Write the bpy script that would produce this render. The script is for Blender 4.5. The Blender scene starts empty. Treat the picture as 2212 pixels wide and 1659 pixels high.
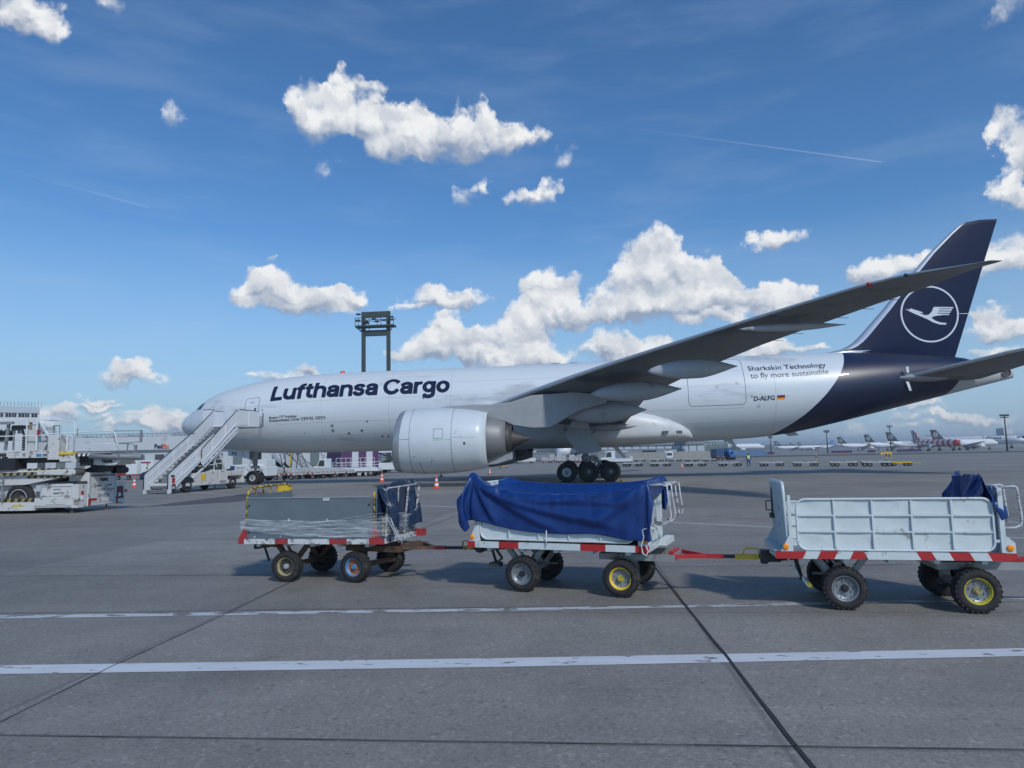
import bpy, bmesh, math, random
import numpy as np
from mathutils import Vector, Matrix
R = math.radians
scene = bpy.context.scene
col = scene.collection
random.seed(7)
rng = np.random.default_rng(7)

# ------------------------------------------------------------ camera
CAM = np.array([31.2, -53.97, 1.911])
YAW, PIT, ROL, FPX = .0917, .099, .0211, 1534.0
cam = bpy.data.cameras.new('camera')
cam.sensor_width = 36.0
cam.lens = FPX / 2212 * 36.0
cam.clip_start = .1
cam.clip_end = 20000
camo = bpy.data.objects.new('camera', cam)
col.objects.link(camo)
_c, _s = math.cos(YAW), math.sin(YAW)
_right = np.array([_c, _s, 0.]); _fw = np.array([-_s, _c, 0.]); _up = np.array([0, 0, 1.])
_f2 = math.cos(PIT) * _fw + math.sin(PIT) * _up
_u2 = -math.sin(PIT) * _fw + math.cos(PIT) * _up
# image content rolled counter-clockwise by ROL
_r3 = math.cos(ROL) * _right - math.sin(ROL) * _u2
_u3 = math.sin(ROL) * _right + math.cos(ROL) * _u2
camo.matrix_world = Matrix(((_r3[0], _u3[0], -_f2[0], CAM[0]), (_r3[1], _u3[1], -_f2[1], CAM[1]),
                            (_r3[2], _u3[2], -_f2[2], CAM[2]), (0, 0, 0, 1)))
scene.camera = camo

def ray(u, v):
    d = _f2 + (u - 1106) / FPX * _r3 + (829.5 - v) / FPX * _u3
    return d

def zg(x, y):
    """apron height: level round the aircraft, then falling very slightly away"""
    d = y - CAM[1]
    if d < 55: return 0.0
    if d < 97:
        t = (d - 55) / 42
        return -.4 * t * t * (3 - 2 * t)
    if d < 400: return -.4 - .6 * (d - 97) / 303
    return -1.0

def gp(u, v):
    """where the line of sight through a photo point meets the apron"""
    d = ray(u, v); z = 0.
    for _ in range(12):
        t = (z - CAM[2]) / d[2]
        p = CAM + t * d
        z = zg(p[0], p[1])
    return Vector((p[0], p[1], z))

def aty(u, v, Y):
    d = ray(u, v); t = (Y - CAM[1]) / d[1]
    return Vector(CAM + t * d)

# ------------------------------------------------------------ render settings
scene.view_settings.view_transform = 'Standard'
scene.view_settings.look = 'None'
scene.view_settings.exposure = 0.0
scene.view_settings.gamma = 1.0
scene.render.engine = 'CYCLES'
scene.cycles.max_bounces = 6
scene.cycles.transparent_max_bounces = 12

# ------------------------------------------------------------ sun
SUN_DIR = Vector((.65, -.98, 1.0)).normalized()
sl = bpy.data.lights.new('sun', 'SUN'); sl.energy = 2.4; sl.angle = R(4.5); sl.color = (1, .965, .91)
so = bpy.data.objects.new('sun', sl); col.objects.link(so)
so.rotation_euler = SUN_DIR.to_track_quat('Z', 'Y').to_euler()
so.location = (30, -20, 60)

# ------------------------------------------------------------ sky
w = bpy.data.worlds.new('World'); scene.world = w; w.use_nodes = True
NT = w.node_tree; NT.nodes.clear(); N = NT.nodes; L = NT.links
def nd(t, **k):
    n = N.new(t)
    for a, b in k.items(): setattr(n, a, b)
    return n
def mth(op, a, b=None, c=None, clamp=False):
    n = nd('ShaderNodeMath', operation=op); n.use_clamp = clamp
    for i, x in enumerate((a, b, c)):
        if x is None: continue
        if isinstance(x, (int, float)): n.inputs[i].default_value = x
        else: L.new(x, n.inputs[i])
    return n.outputs[0]
def vmt(op, a, b=None, c=None):
    n = nd('ShaderNodeVectorMath', operation=op)
    for i, x in enumerate((a, b, c)):
        if x is None: continue
        if isinstance(x, (tuple, list)): n.inputs[i].default_value = x
        else: L.new(x, n.inputs[i])
    return n.outputs['Value'] if op in ('DOT_PRODUCT', 'LENGTH') else n.outputs[0]
sky = nd('ShaderNodeTexSky', sky_type='NISHITA')
sky.sun_disc = False
sky.sun_elevation = math.asin(SUN_DIR.z)
sky.sun_rotation = math.atan2(SUN_DIR.x, SUN_DIR.y)
sky.altitude = 100; sky.air_density = 1.0; sky.dust_density = .4; sky.ozone_density = 3.0
SKY_STR = .116
hsv = nd('ShaderNodeHueSaturation'); hsv.inputs['Saturation'].default_value = 1.10
L.new(sky.outputs[0], hsv.inputs['Color'])
tc = nd('ShaderNodeTexCoord')
dirv = vmt('NORMALIZE', tc.outputs['Generated'])
sep = nd('ShaderNodeSeparateXYZ'); L.new(dirv, sep.inputs[0])
az = mth('ARCTAN2', sep.outputs[0], sep.outputs[1])
el = mth('ARCSINE', sep.outputs[2])
cmb = nd('ShaderNodeCombineXYZ'); L.new(az, cmb.inputs[0]); L.new(el, cmb.inputs[1])
P0 = cmb.outputs[0]
def noise(vec, scale, detail, rough=.55, lac=2.0, dim='3D'):
    n = nd('ShaderNodeTexNoise'); n.noise_dimensions = dim
    n.inputs['Scale'].default_value = scale; n.inputs['Detail'].default_value = detail
    n.inputs['Roughness'].default_value = rough; n.inputs['Lacunarity'].default_value = lac
    L.new(vec, n.inputs['Vector']); return n
# turbulent displacement of the lookup point gives the cauliflower edges
n1 = noise(P0, 16, 5, .6, dim='2D')
off = vmt('MULTIPLY', vmt('SUBTRACT', n1.outputs['Color'], (.5, .5, .5)), (.085, .055, 0))
PW = vmt('ADD', P0, off)
# clouds: (u, v, ru, rv, strength) in photo pixels, turned into azimuth and elevation
CL = [(690,245,62,46,1),(735,205,40,32,.9),(780,255,60,45,1),(835,275,80,45,1),(765,168,34,16,.55),(815,188,38,24,.65),(900,285,75,40,1),
(960,300,80,42,1),(1008,268,22,36,.75),(1045,258,20,26,.75),(1055,300,75,34,.95),(1125,298,48,22,.7),(850,325,55,26,.8),(880,245,40,25,.7),(643,250,22,18,.6),
(380,253,34,26,.48),(1226,338,26,30,.42),(1008,428,42,26,.68),(1038,405,14,20,.55),(1120,424,44,16,.6),(1165,428,40,18,.62),(1192,404,15,20,.6),(708,372,30,16,.25),
(20,12,80,38,.85),(75,55,65,32,.8),(120,85,40,24,.6),(235,5,40,20,.45),(2190,8,60,30,.6),
(2205,290,45,60,1),(2185,350,42,50,.95),(2165,415,45,35,.9),(2210,430,50,30,.9),
(2190,545,60,38,.95),(2150,575,60,30,.85),(2120,560,30,26,.7),(2145,692,62,32,1),(2210,700,60,24,.9),(2110,672,26,20,.8),(2175,752,70,16,.8),
(1432,528,46,36,1.1),(1385,560,52,42,1.1),(1425,580,80,48,1.2),(1362,612,50,42,1.1),(1470,600,80,46,1.15),(1530,600,42,32,1),(1560,632,72,36,1.1),(1630,648,60,28,1),
(1470,655,190,38,1.1),(1722,640,32,22,.95),(1685,660,60,26,.95),(1330,668,70,26,.85),(1560,690,90,16,.7),
(1183,598,42,30,1),(1165,615,38,30,.95),(1228,610,26,22,.7),(1172,672,66,36,1.05),(1188,636,46,30,1),(1150,705,60,34,1),(1120,715,45,28,.9),(1205,655,36,26,.8),(1262,690,34,20,.6),(1230,680,40,22,.8),(1287,635,26,26,.75),(1270,665,40,24,.75),
(1108,735,64,30,1),(1150,762,80,32,1.05),(1190,775,50,22,.9),(1090,775,50,22,.9),(930,645,62,20,.95),(1008,652,50,19,.95),(888,664,38,10,.7),(942,628,20,14,.7),
(968,706,46,32,1.1),(955,690,26,18,.8),(992,722,40,28,1),(985,745,68,34,1.05),(915,752,52,26,.9),(870,770,40,20,.7),(1020,770,36,20,.85),
(600,616,55,30,1),(555,632,58,26,1),(545,600,34,22,.85),(650,636,70,26,1),(700,642,55,24,1),(745,636,32,18,.85),(640,662,110,18,.9),(597,566,20,12,.5),(575,590,30,14,.7),
(1312,740,44,32,1.05),(1290,758,45,22,.9),(1345,760,40,22,.9),(1392,756,52,22,1),(1440,742,20,12,.5),
(1672,748,60,20,.95),(1640,765,60,16,.9),(1745,757,50,12,.8),(652,798,44,14,.9),(600,818,60,14,.8),(690,806,40,10,.7),
(292,795,40,20,.95),(285,815,68,18,1),(312,763,18,5,.25),(212,862,44,12,.85),(205,878,78,9,.8),(235,900,80,9,.6),(108,893,42,18,.9),(345,900,44,16,.9),(320,920,110,14,.85),(390,925,70,16,.6),(60,915,80,14,.5),(410,860,30,7,.2),
(1682,518,60,20,.68),(1665,530,50,15,.55),(1655,512,40,16,.5),
(1888,585,58,26,1),(1850,605,34,18,.85),(1950,592,50,22,.9),(2012,566,40,30,.9),(1900,640,80,22,.7),
(2000,882,60,10,.65),(1975,905,110,11,.6),(2120,898,90,12,.6),(2080,930,140,12,.4),(1880,928,120,10,.4)]
acc = None; PWn = PW
for n_, (u, v, ru, rv, s) in enumerate(CL):
    if n_ % 5 == 4: PWn = vmt('MULTIPLY_ADD', acc, (0, 0, 0), PW)
    d = ray(u, v); d = d / np.linalg.norm(d)
    a, e = math.atan2(d[0], d[1]), math.asin(d[2])
    pxr = 1 / FPX * math.cos(math.atan((u - 1106) / FPX)) ** 1.4
    ru *= 1.13; rv *= 1.13
    ia, ie = 1 / (ru * pxr), 1 / (rv * pxr)
    q = vmt('MULTIPLY_ADD', PWn, (ia, ie, 0), (-a * ia, -e * ie, 1))
    dd = vmt('DOT_PRODUCT', q, q)
    g = mth('MULTIPLY_ADD', dd, -s * .75, s * 1.75)
    g = mth('MAXIMUM', g, 0.)
    acc = vmt('MULTIPLY', q, g) if acc is None else vmt('MULTIPLY_ADD', q, g, acc)
sac = nd('ShaderNodeSeparateXYZ'); L.new(acc, sac.inputs[0])
total = sac.outputs[2]
vy = mth('DIVIDE', sac.outputs[1], mth('ADD', total, .02))
def mrange(x, a, b, c=0., d=1., smooth=True):
    n = nd('ShaderNodeMapRange', interpolation_type='SMOOTHSTEP' if smooth else 'LINEAR')
    L.new(x, n.inputs[0])
    for i, k in enumerate((a, b, c, d)): n.inputs[i + 1].default_value = k
    return n.outputs[0]
# billows: smooth cells on a slightly turbulent lookup, at three sizes
nw = noise(P0, 24, 5, .62, dim='2D')
PB = vmt('ADD', P0, vmt('MULTIPLY', vmt('SUBTRACT', nw.outputs['Color'], (.5, .5, .5)), (.048, .040, 0)))
def billow(scale, vec=None):
    n = nd('ShaderNodeTexVoronoi', feature='SMOOTH_F1', voronoi_dimensions='2D'); n.inputs['Scale'].default_value = scale; n.inputs['Smoothness'].default_value = .35
    L.new(vec or PB, n.inputs['Vector']); return mth('SUBTRACT', .45, n.outputs['Distance'])
b1, b2 = billow(26), billow(62)
n2 = noise(P0, 60, 5, .6, dim='2D')
n3 = noise(P0, 7, 4, .55, dim='2D')
fine = mth('SUBTRACT', n2.outputs['Fac'], .5)
upper = mrange(vy, -.55, .25, .25, 1.)          # the tops boil, the bases stay smooth
tot = mth('MINIMUM', total, 1.7)
edge = mth('MULTIPLY_ADD', b1, .62, mth('MULTIPLY_ADD', b2, .26, mth('MULTIPLY', fine, .85)))
dens = mth('MULTIPLY_ADD', edge, upper, tot)
dens = mth('MULTIPLY_ADD', mth('SUBTRACT', n3.outputs['Fac'], .5), .35, dens)
alpha = mth('MULTIPLY', mrange(dens, .10, .98), mrange(total, .02, .30))
PS = vmt('ADD', PB, (.004, .007, 0)); b1s = billow(26, PS); b2s = billow(62, PS)
rel = mth('ADD', mth('SUBTRACT', b1, b1s), mth('MULTIPLY', mth('SUBTRACT', b2, b2s), .20))
lit = mth('MULTIPLY_ADD', rel, .95, .90)
lit = mth('MULTIPLY_ADD', b1, .22, lit)
lit = mth('MULTIPLY_ADD', fine, .22, lit)
lit = mth('MULTIPLY_ADD', mth('MINIMUM', mth('SUBTRACT', vy, .02), 0.), 1.35, lit)
lit = mth('MULTIPLY_ADD', mth('SUBTRACT', n3.outputs['Fac'], .5), .55, lit)
thick = mrange(total, .5, 1.5, 0, .10)
lit = mth('SUBTRACT', lit, thick)
litc = mth('MINIMUM', mth('MAXIMUM', lit, 0.), 1.)
cmix = nd('ShaderNodeMix', data_type='RGBA'); L.new(litc, cmix.inputs['Factor'])
cmix.inputs['A'].default_value = (.30, .37, .50, 1); cmix.inputs['B'].default_value = (.92, .93, .93, 1)
# thin high veil and the two contrails
veiln = noise(vmt('MULTIPLY', P0, (1.4, 7, 1)), 3.0, 4, .55, dim='2D')
veil = mth('MULTIPLY', mrange(veiln.outputs['Fac'], .42, .8), .10)
low = mrange(el, .02, .24, .55, 0)
def trail(u0, v0, u1, v1, wd, op):
    a = ray(u0, v0); b = ray(u1, v1); a /= np.linalg.norm(a); b /= np.linalg.norm(b)
    n = np.cross(a, b); n /= np.linalg.norm(n)
    dist = mth('ABSOLUTE', vmt('DOT_PRODUCT', dirv, tuple(n)))
    m = mrange(dist, wd * .3, wd, 1, 0)
    aa, ab = math.atan2(a[0], a[1]), math.atan2(b[0], b[1])
    g = mrange(az, aa, ab, 0, 1)
    end = mth('LESS_THAN', az, ab)
    return mth('MULTIPLY', mth('MULTIPLY', m, g), mth('MULTIPLY', end, op))
tr = mth('ADD', trail(-80, 340, 325, 449, .0012, .20), trail(1250, 262, 1905, 350, .0011, .28))
skyb = nd('ShaderNodeVectorMath', operation='SCALE'); L.new(hsv.outputs[0], skyb.inputs[0]); skyb.inputs['Scale'].default_value = SKY_STR
tint = vmt('MULTIPLY', skyb.outputs[0], (.66, .93, 1.10))
skyp = nd('ShaderNodeMix', data_type='RGBA'); L.new(mrange(el, -.02, .30, .92, 0, smooth=False), skyp.inputs['Factor'])
L.new(tint, skyp.inputs['A']); skyp.inputs['B'].default_value = (.40, .56, .74, 1)
horiz = mth('ADD', veil, tr)
hz = nd('ShaderNodeMix', data_type='RGBA'); L.new(mth('MINIMUM', horiz, 1.), hz.inputs['Factor'])
L.new(skyp.outputs['Result'], hz.inputs['A']); hz.inputs['B'].default_value = (.50, .62, .80, 1)
fin = nd('ShaderNodeMix', data_type='RGBA'); L.new(mth('MULTIPLY', alpha, .97), fin.inputs['Factor'])
L.new(hz.outputs['Result'], fin.inputs['A']); L.new(cmix.outputs['Result'], fin.inputs['B'])
bg = nd('ShaderNodeBackground'); L.new(fin.outputs['Result'], bg.inputs[0])
bg0 = nd('ShaderNodeBackground'); L.new(skyp.outputs['Result'], bg0.inputs[0])
near = mth('MULTIPLY', mth('LESS_THAN', mth('ABSOLUTE', mth('SUBTRACT', az, -YAW)), .95), mth('MULTIPLY', mth('GREATER_THAN', el, -.02), mth('LESS_THAN', el, .72)))
mxs = nd('ShaderNodeMixShader'); L.new(near, mxs.inputs[0]); L.new(bg0.outputs[0], mxs.inputs[1]); L.new(bg.outputs[0], mxs.inputs[2])
wo = nd('ShaderNodeOutputWorld'); L.new(mxs.outputs[0], wo.inputs[0])
w.cycles.sampling_method = 'MANUAL'; w.cycles.sample_map_resolution = 512

# ------------------------------------------------------------ materials
def mat(name, c, rough=.5, metal=0., var=.12, scale=3., bump=0., dark=None, darkamt=0., dscale=1.2, stretch=(1, 1, 1), spec=.5, coat=0., alpha=None, emit=0.):
    m = bpy.data.materials.new(name); m.use_nodes = True
    nt = m.node_tree; b = nt.nodes['Principled BSDF']
    b.inputs['Roughness'].default_value = rough; b.inputs['Metallic'].default_value = metal
    b.inputs['Specular IOR Level'].default_value = spec
    b.inputs['Coat Weight'].default_value = coat
    tcn = nt.nodes.new('ShaderNodeTexCoord'); mp = nt.nodes.new('ShaderNodeMapping')
    mp.inputs['Scale'].default_value = stretch
    nt.links.new(tcn.outputs['Object'], mp.inputs[0])
    nz = nt.nodes.new('ShaderNodeTexNoise'); nz.inputs['Scale'].default_value = scale; nz.inputs['Detail'].default_value = 6
    nz.inputs['Roughness'].default_value = .6
    nt.links.new(mp.outputs[0], nz.inputs['Vector'])
    mr = nt.nodes.new('ShaderNodeMapRange'); mr.inputs[1].default_value = .25; mr.inputs[2].default_value = .75
    mr.inputs[3].default_value = 1 - var; mr.inputs[4].default_value = 1 + var
    nt.links.new(nz.outputs['Fac'], mr.inputs[0])
    sc = nt.nodes.new('ShaderNodeVectorMath'); sc.operation = 'SCALE'; sc.inputs[0].default_value = c
    nt.links.new(mr.outputs[0], sc.inputs['Scale'])
    out = sc.outputs[0]
    if dark is not None:
        n2_ = nt.nodes.new('ShaderNodeTexNoise'); n2_.inputs['Scale'].default_value = dscale; n2_.inputs['Detail'].default_value = 8
        n2_.inputs['Roughness'].default_value = .68
        nt.links.new(mp.outputs[0], n2_.inputs['Vector'])
        r2 = nt.nodes.new('ShaderNodeMapRange'); r2.interpolation_type = 'SMOOTHSTEP'
        r2.inputs[1].default_value = .68 - darkamt * .45; r2.inputs[2].default_value = .78 - darkamt * .35
        nt.links.new(n2_.outputs['Fac'], r2.inputs[0])
        mx = nt.nodes.new('ShaderNodeMix'); mx.data_type = 'RGBA'
        nt.links.new(r2.outputs[0], mx.inputs['Factor']); nt.links.new(out, mx.inputs['A'])
        mx.inputs['B'].default_value = (*dark, 1)
        out = mx.outputs['Result']
    nt.links.new(out, b.inputs['Base Color'])
    if bump:
        bn = nt.nodes.new('ShaderNodeBump'); bn.inputs['Strength'].default_value = bump; bn.inputs['Distance'].default_value = .02
        nt.links.new(nz.outputs['Fac'], bn.inputs['Height']); nt.links.new(bn.outputs[0], b.inputs['Normal'])
    if alpha is not None: b.inputs['Alpha'].default_value = alpha
    if emit: b.inputs['Emission Color'].default_value = (*c, 1); b.inputs['Emission Strength'].default_value = emit
    return m

M = {}
def MM(k, *a, **kw): M[k] = mat(k, *a, **kw); return M[k]
MM('white_paint', (.63, .68, .69), .42, var=.05, dark=(.22, .19, .16), darkamt=.12, dscale=3)
MM('white_clean', (.68, .73, .74), .35, var=.04, scale=1)
MM('cart_white', (.58, .64, .645), .4, var=.09, scale=4, dark=(.26, .24, .21), darkamt=.25, dscale=4)
MM('dirty_white', (.58, .58, .56), .5, var=.1, dark=(.16, .13, .10), darkamt=.32, dscale=3)
MM('worn_white', (.55, .57, .58), .55, var=.12, dark=(.1, .09, .09), darkamt=.45, dscale=9, stretch=(1, 1, 2))
MM('navy', (.005, .012, .045), .5, var=.12, scale=1, spec=.2)
MM('lettering_navy', (.010, .014, .045), .3, var=.03)
MM('black', (.02, .02, .022), .5, var=.2)
MM('rubber', (.022, .022, .023), .82, var=.35, scale=14, bump=.3, dark=(.06, .055, .05), darkamt=.25, dscale=6)
MM('dark_steel', (.07, .068, .065), .6, .3, var=.3, scale=8, dark=(.10, .05, .03), darkamt=.35, dscale=5)
MM('rusty_steel', (.085, .06, .045), .75, .1, var=.4, scale=9, dark=(.16, .075, .035), darkamt=.5, dscale=6)
MM('grey_steel', (.30, .31, .31), .5, .2, var=.15, dark=(.12, .10, .08), darkamt=.35, dscale=5)
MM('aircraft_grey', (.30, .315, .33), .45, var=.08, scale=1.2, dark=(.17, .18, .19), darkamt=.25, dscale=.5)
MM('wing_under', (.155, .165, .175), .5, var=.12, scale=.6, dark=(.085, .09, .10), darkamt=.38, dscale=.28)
MM('slat_metal', (.62, .64, .66), .28, .7, var=.06)
MM('lip_metal', (.42, .43, .45), .35, .5, var=.05)
MM('core_metal', (.24, .245, .25), .55, .35, var=.1, scale=2)
MM('hot_metal', (.075, .07, .068), .6, .4, var=.2)
MM('panel_grey', (.12, .155, .18), .5, var=.1, scale=2.5, dark=(.11, .13, .14), darkamt=.25, dscale=3, stretch=(1, 1, 3))
MM('yellow', (.74, .50, .03), .5, var=.12, dark=(.05, .035, .02), darkamt=.3, dscale=10)
MM('worn_yellow', (.58, .40, .05), .6, var=.15, dark=(.045, .03, .022), darkamt=.6, dscale=16)
MM('red', (.42, .02, .022), .45, var=.1, dark=(.12, .03, .03), darkamt=.2, dscale=8)
MM('worn_red', (.36, .03, .035), .55, var=.15, dark=(.14, .05, .045), darkamt=.4, dscale=9)
MM('orange_red', (.75, .09, .035), .5, var=.08)
MM('cone_white', (.72, .73, .74), .4, var=.08)
MM('tarp_blue', (.006, .034, .165), .30, var=.22, scale=7, bump=.55)
MM('tarp_dark', (.010, .024, .062), .32, var=.25, scale=7, bump=.55)
MM('sky_blue', (.07, .22, .42), .5, var=.1, dark=(.05, .08, .1), darkamt=.3, dscale=14)
MM('dull_yellow', (.33, .28, .12), .55, var=.15, dark=(.05, .045, .04), darkamt=.4, dscale=12)
MM('bright_yellow', (.50, .43, .03), .45, var=.1, dark=(.05, .06, .05), darkamt=.42, dscale=14)
MM('rim_grey', (.24, .26, .28), .4, .4, var=.12, dark=(.08, .08, .08), darkamt=.25, dscale=14)
MM('rust_orange', (.33, .11, .045), .7, var=.25)
MM('amber', (.95, .30, .02), .25, var=.03)
MM('galv', (.48, .50, .51), .4, .5, var=.12)
MM('glass_dark', (.02, .03, .032), .06, var=.05, spec=.8)
MM('glass_cab', (.05, .07, .07), .1, var=.1, spec=.7)
MM('pale_grey', (.45, .47, .49), .5, var=.06)
MM('mid_grey', (.22, .235, .25), .6, var=.08)
MM('seam', (.10, .11, .13), .6, var=.05)
MM('skin_seam', (.36, .38, .41), .5, var=.05)
MM('mast_dark', (.045, .06, .055), .6, var=.15)
MM('wood', (.30, .19, .1), .7, var=.2)

# ------------------------------------------------------------ mesh helpers
class MB:
    """collects shapes, then links them as one mesh object"""
    def __init__(s): s.bm = bmesh.new(); s.mi = 0
    def m(s, i): s.mi = i; return s
    def _add(s, verts, faces, smooth=False):
        vs = [s.bm.verts.new(v) for v in verts]
        for f in faces:
            try: fc = s.bm.faces.new([vs[i] for i in f])
            except ValueError: continue
            fc.material_index = s.mi; fc.smooth = smooth
        return vs
    def box(s, x0, x1, y0, y1, z0, z1):
        v = [(x, y, z) for x in (x0, x1) for y in (y0, y1) for z in (z0, z1)]
        s._add(v, [(0, 1, 3, 2), (4, 6, 7, 5), (0, 4, 5, 1), (2, 3, 7, 6), (0, 2, 6, 4), (1, 5, 7, 3)]); return s
    def bar(s, p, q, w, h=None, up=(0, 0, 1)):
        h = h or w; p = Vector(p); q = Vector(q); d = (q - p)
        if d.length < 1e-6: return s
        d.normalize(); up = Vector(up)
        if abs(d.dot(up)) > .98: up = Vector((0, 1, 0))
        a = d.cross(up).normalized() * w / 2; b = a.normalized().cross(d).normalized() * h / 2
        v = [c + sx * a + sz * b for c in (p, q) for sx in (-1, 1) for sz in (-1, 1)]
        s._add(v, [(0, 1, 3, 2), (4, 6, 7, 5), (0, 4, 5, 1), (2, 3, 7, 6), (0, 2, 6, 4), (1, 5, 7, 3)]); return s
    def tube(s, pts, r, n=8, closed=False, r2=None):
        pts = [Vector(p) for p in pts]; k = len(pts); rings = []
        prev = None
        for i, p in enumerate(pts):
            if closed: t = pts[(i + 1) % k] - pts[i - 1]
            else: t = pts[min(i + 1, k - 1)] - pts[max(i - 1, 0)]
            t.normalize()
            if prev is None:
                a = t.cross(Vector((0, 0, 1)))
                if a.length < .05: a = t.cross(Vector((0, 1, 0)))
            else: a = prev - t * prev.dot(t)
            a.normalize(); prev = a; b = t.cross(a)
            rr = r if r2 is None else r + (r2 - r) * i / (k - 1)
            rings.append([p + (a * math.cos(2 * math.pi * j / n) + b * math.sin(2 * math.pi * j / n)) * rr for j in range(n)])
        vs = [v for rg in rings for v in rg]; f = []
        for i in range(k if closed else k - 1):
            for j in range(n):
                i2 = (i + 1) % k
                f.append((i * n + j, i * n + (j + 1) % n, i2 * n + (j + 1) % n, i2 * n + j))
        if not closed: f.append(tuple(range(n))[::-1]); f.append(tuple((k - 1) * n + j for j in range(n)))
        s._add(vs, f, True); return s
    def cyl(s, p, q, r, n=16, r2=None):
        p = Vector(p); q = Vector(q); r2 = r if r2 is None else r2
        d = (q - p).normalized(); a = d.cross(Vector((0, 0, 1)))
        if a.length < .05: a = d.cross(Vector((0, 1, 0)))
        a.normalize(); b = d.cross(a)
        vs = [c + (a * math.cos(2 * math.pi * j / n) + b * math.sin(2 * math.pi * j / n)) * rr for c, rr in ((p, r), (q, r2)) for j in range(n)]
        v = s._add(vs, [(j, (j + 1) % n, n + (j + 1) % n, n + j) for j in range(n)], True)
        for rng_ in (range(n - 1, -1, -1), range(n, 2 * n)):
            try: f = s.bm.faces.new([v[i] for i in rng_]); f.material_index = s.mi
            except ValueError: pass
        return s
    def lathe(s, prof, axis='x', c=(0, 0, 0), n=32, mats=None, smooth=True):
        c = Vector(c); vs = []
        for (t, r) in prof:
            for j in range(n):
                a = 2 * math.pi * j / n; e, f = r * math.cos(a), r * math.sin(a)
                vs.append(c + Vector({'x': (t, e, f), 'y': (e, t, f), 'z': (e, f, t)}[axis]))
        v = [s.bm.verts.new(q) for q in vs]
        for i in range(len(prof) - 1):
            for j in range(n):
                ids = (i * n + j, i * n + (j + 1) % n, (i + 1) * n + (j + 1) % n, (i + 1) * n + j)
                fc = s.bm.faces.new([v[q] for q in ids]); fc.smooth = smooth
                fc.material_index = mats[i] if mats else s.mi
        return s
    def prism(s, poly, axis, a0, a1):
        """poly in the two other axes (x,z for 'y'; y,z for 'x'; x,y for 'z'), between a0 and a1"""
        def P(p, a): return {'y': (p[0], a, p[1]), 'x': (a, p[0], p[1]), 'z': (p[0], p[1], a)}[axis]
        n = len(poly)
        s._add([P(p, a0) for p in poly] + [P(p, a1) for p in poly],
               [tuple(range(n)), tuple(range(2 * n - 1, n - 1, -1))] + [(i, (i + 1) % n, n + (i + 1) % n, n + i)[::-1] for i in range(n)])
        return s
    def hull(s, pts):
        """convex body of 8 corners given as two quads of 4"""
        s._add(pts, [(0, 1, 2, 3), (7, 6, 5, 4), (0, 4, 5, 1), (1, 5, 6, 2), (2, 6, 7, 3), (3, 7, 4, 0)]); return s
    def quad(s, a, b, c, d): s._add([a, b, c, d], [(0, 1, 2, 3)]); return s
    def grid(s, fn, nu, nv, smooth=True, closeu=False, mfn=None):
        vs = [[s.bm.verts.new(fn(i, j)) for j in range(nv)] for i in range(nu)]
        for i in range(nu if closeu else nu - 1):
            for j in range(nv - 1):
                i2 = (i + 1) % nu
                try: f = s.bm.faces.new((vs[i][j], vs[i2][j], vs[i2][j + 1], vs[i][j + 1]))
                except ValueError: continue
                f.smooth = smooth; f.material_index = mfn(i, j) if mfn else s.mi
        return vs
    def build(s, name, mats, parent=None, bevel=0., weld=False, normals=True, segs=2):
        if weld: bmesh.ops.remove_doubles(s.bm, verts=s.bm.verts, dist=1e-4)
        if normals: bmesh.ops.recalc_face_normals(s.bm, faces=s.bm.faces)
        me = bpy.data.meshes.new(name); s.bm.to_mesh(me); s.bm.free()
        for k in (mats if isinstance(mats, (list, tuple)) else [mats]): me.materials.append(M[k] if isinstance(k, str) else k)
        o = bpy.data.objects.new(name, me); col.objects.link(o)
        if parent: o.parent = parent
        if bevel:
            b = o.modifiers.new('bevel', 'BEVEL'); b.width = bevel; b.segments = segs; b.limit_method = 'ANGLE'; b.angle_limit = R(40)
        return o

def tag(o, label=None, cat=None, group=None, kind=None):
    if label: o['label'] = label
    if cat: o['category'] = cat
    if group: o['group'] = group
    if kind: o['kind'] = kind
    return o
def thing(name, label, cat, loc=(0, 0, 0), rz=0., group=None):
    o = bpy.data.objects.new(name, None); col.objects.link(o); o.empty_display_size = .3
    o.location = loc; o.rotation_euler = (0, 0, rz)
    return tag(o, label, cat, group)
def dup(root, loc, rz=None, label=None, group=None, scale=None):
    def cp(o, par):
        c = o.copy(); col.objects.link(c)
        if par is not None: c.parent = par; c.matrix_parent_inverse = o.matrix_parent_inverse.copy()
        for ch in [q for q in list(bpy.data.objects) if q.parent == o]: cp(ch, c)
        return c
    r = cp(root, None); r.location = loc
    if rz is not None: r.rotation_euler = (0, 0, rz)
    if scale: r.scale = (scale, scale, scale)
    if label: r['label'] = label
    if group: r['group'] = group
    return r

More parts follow.
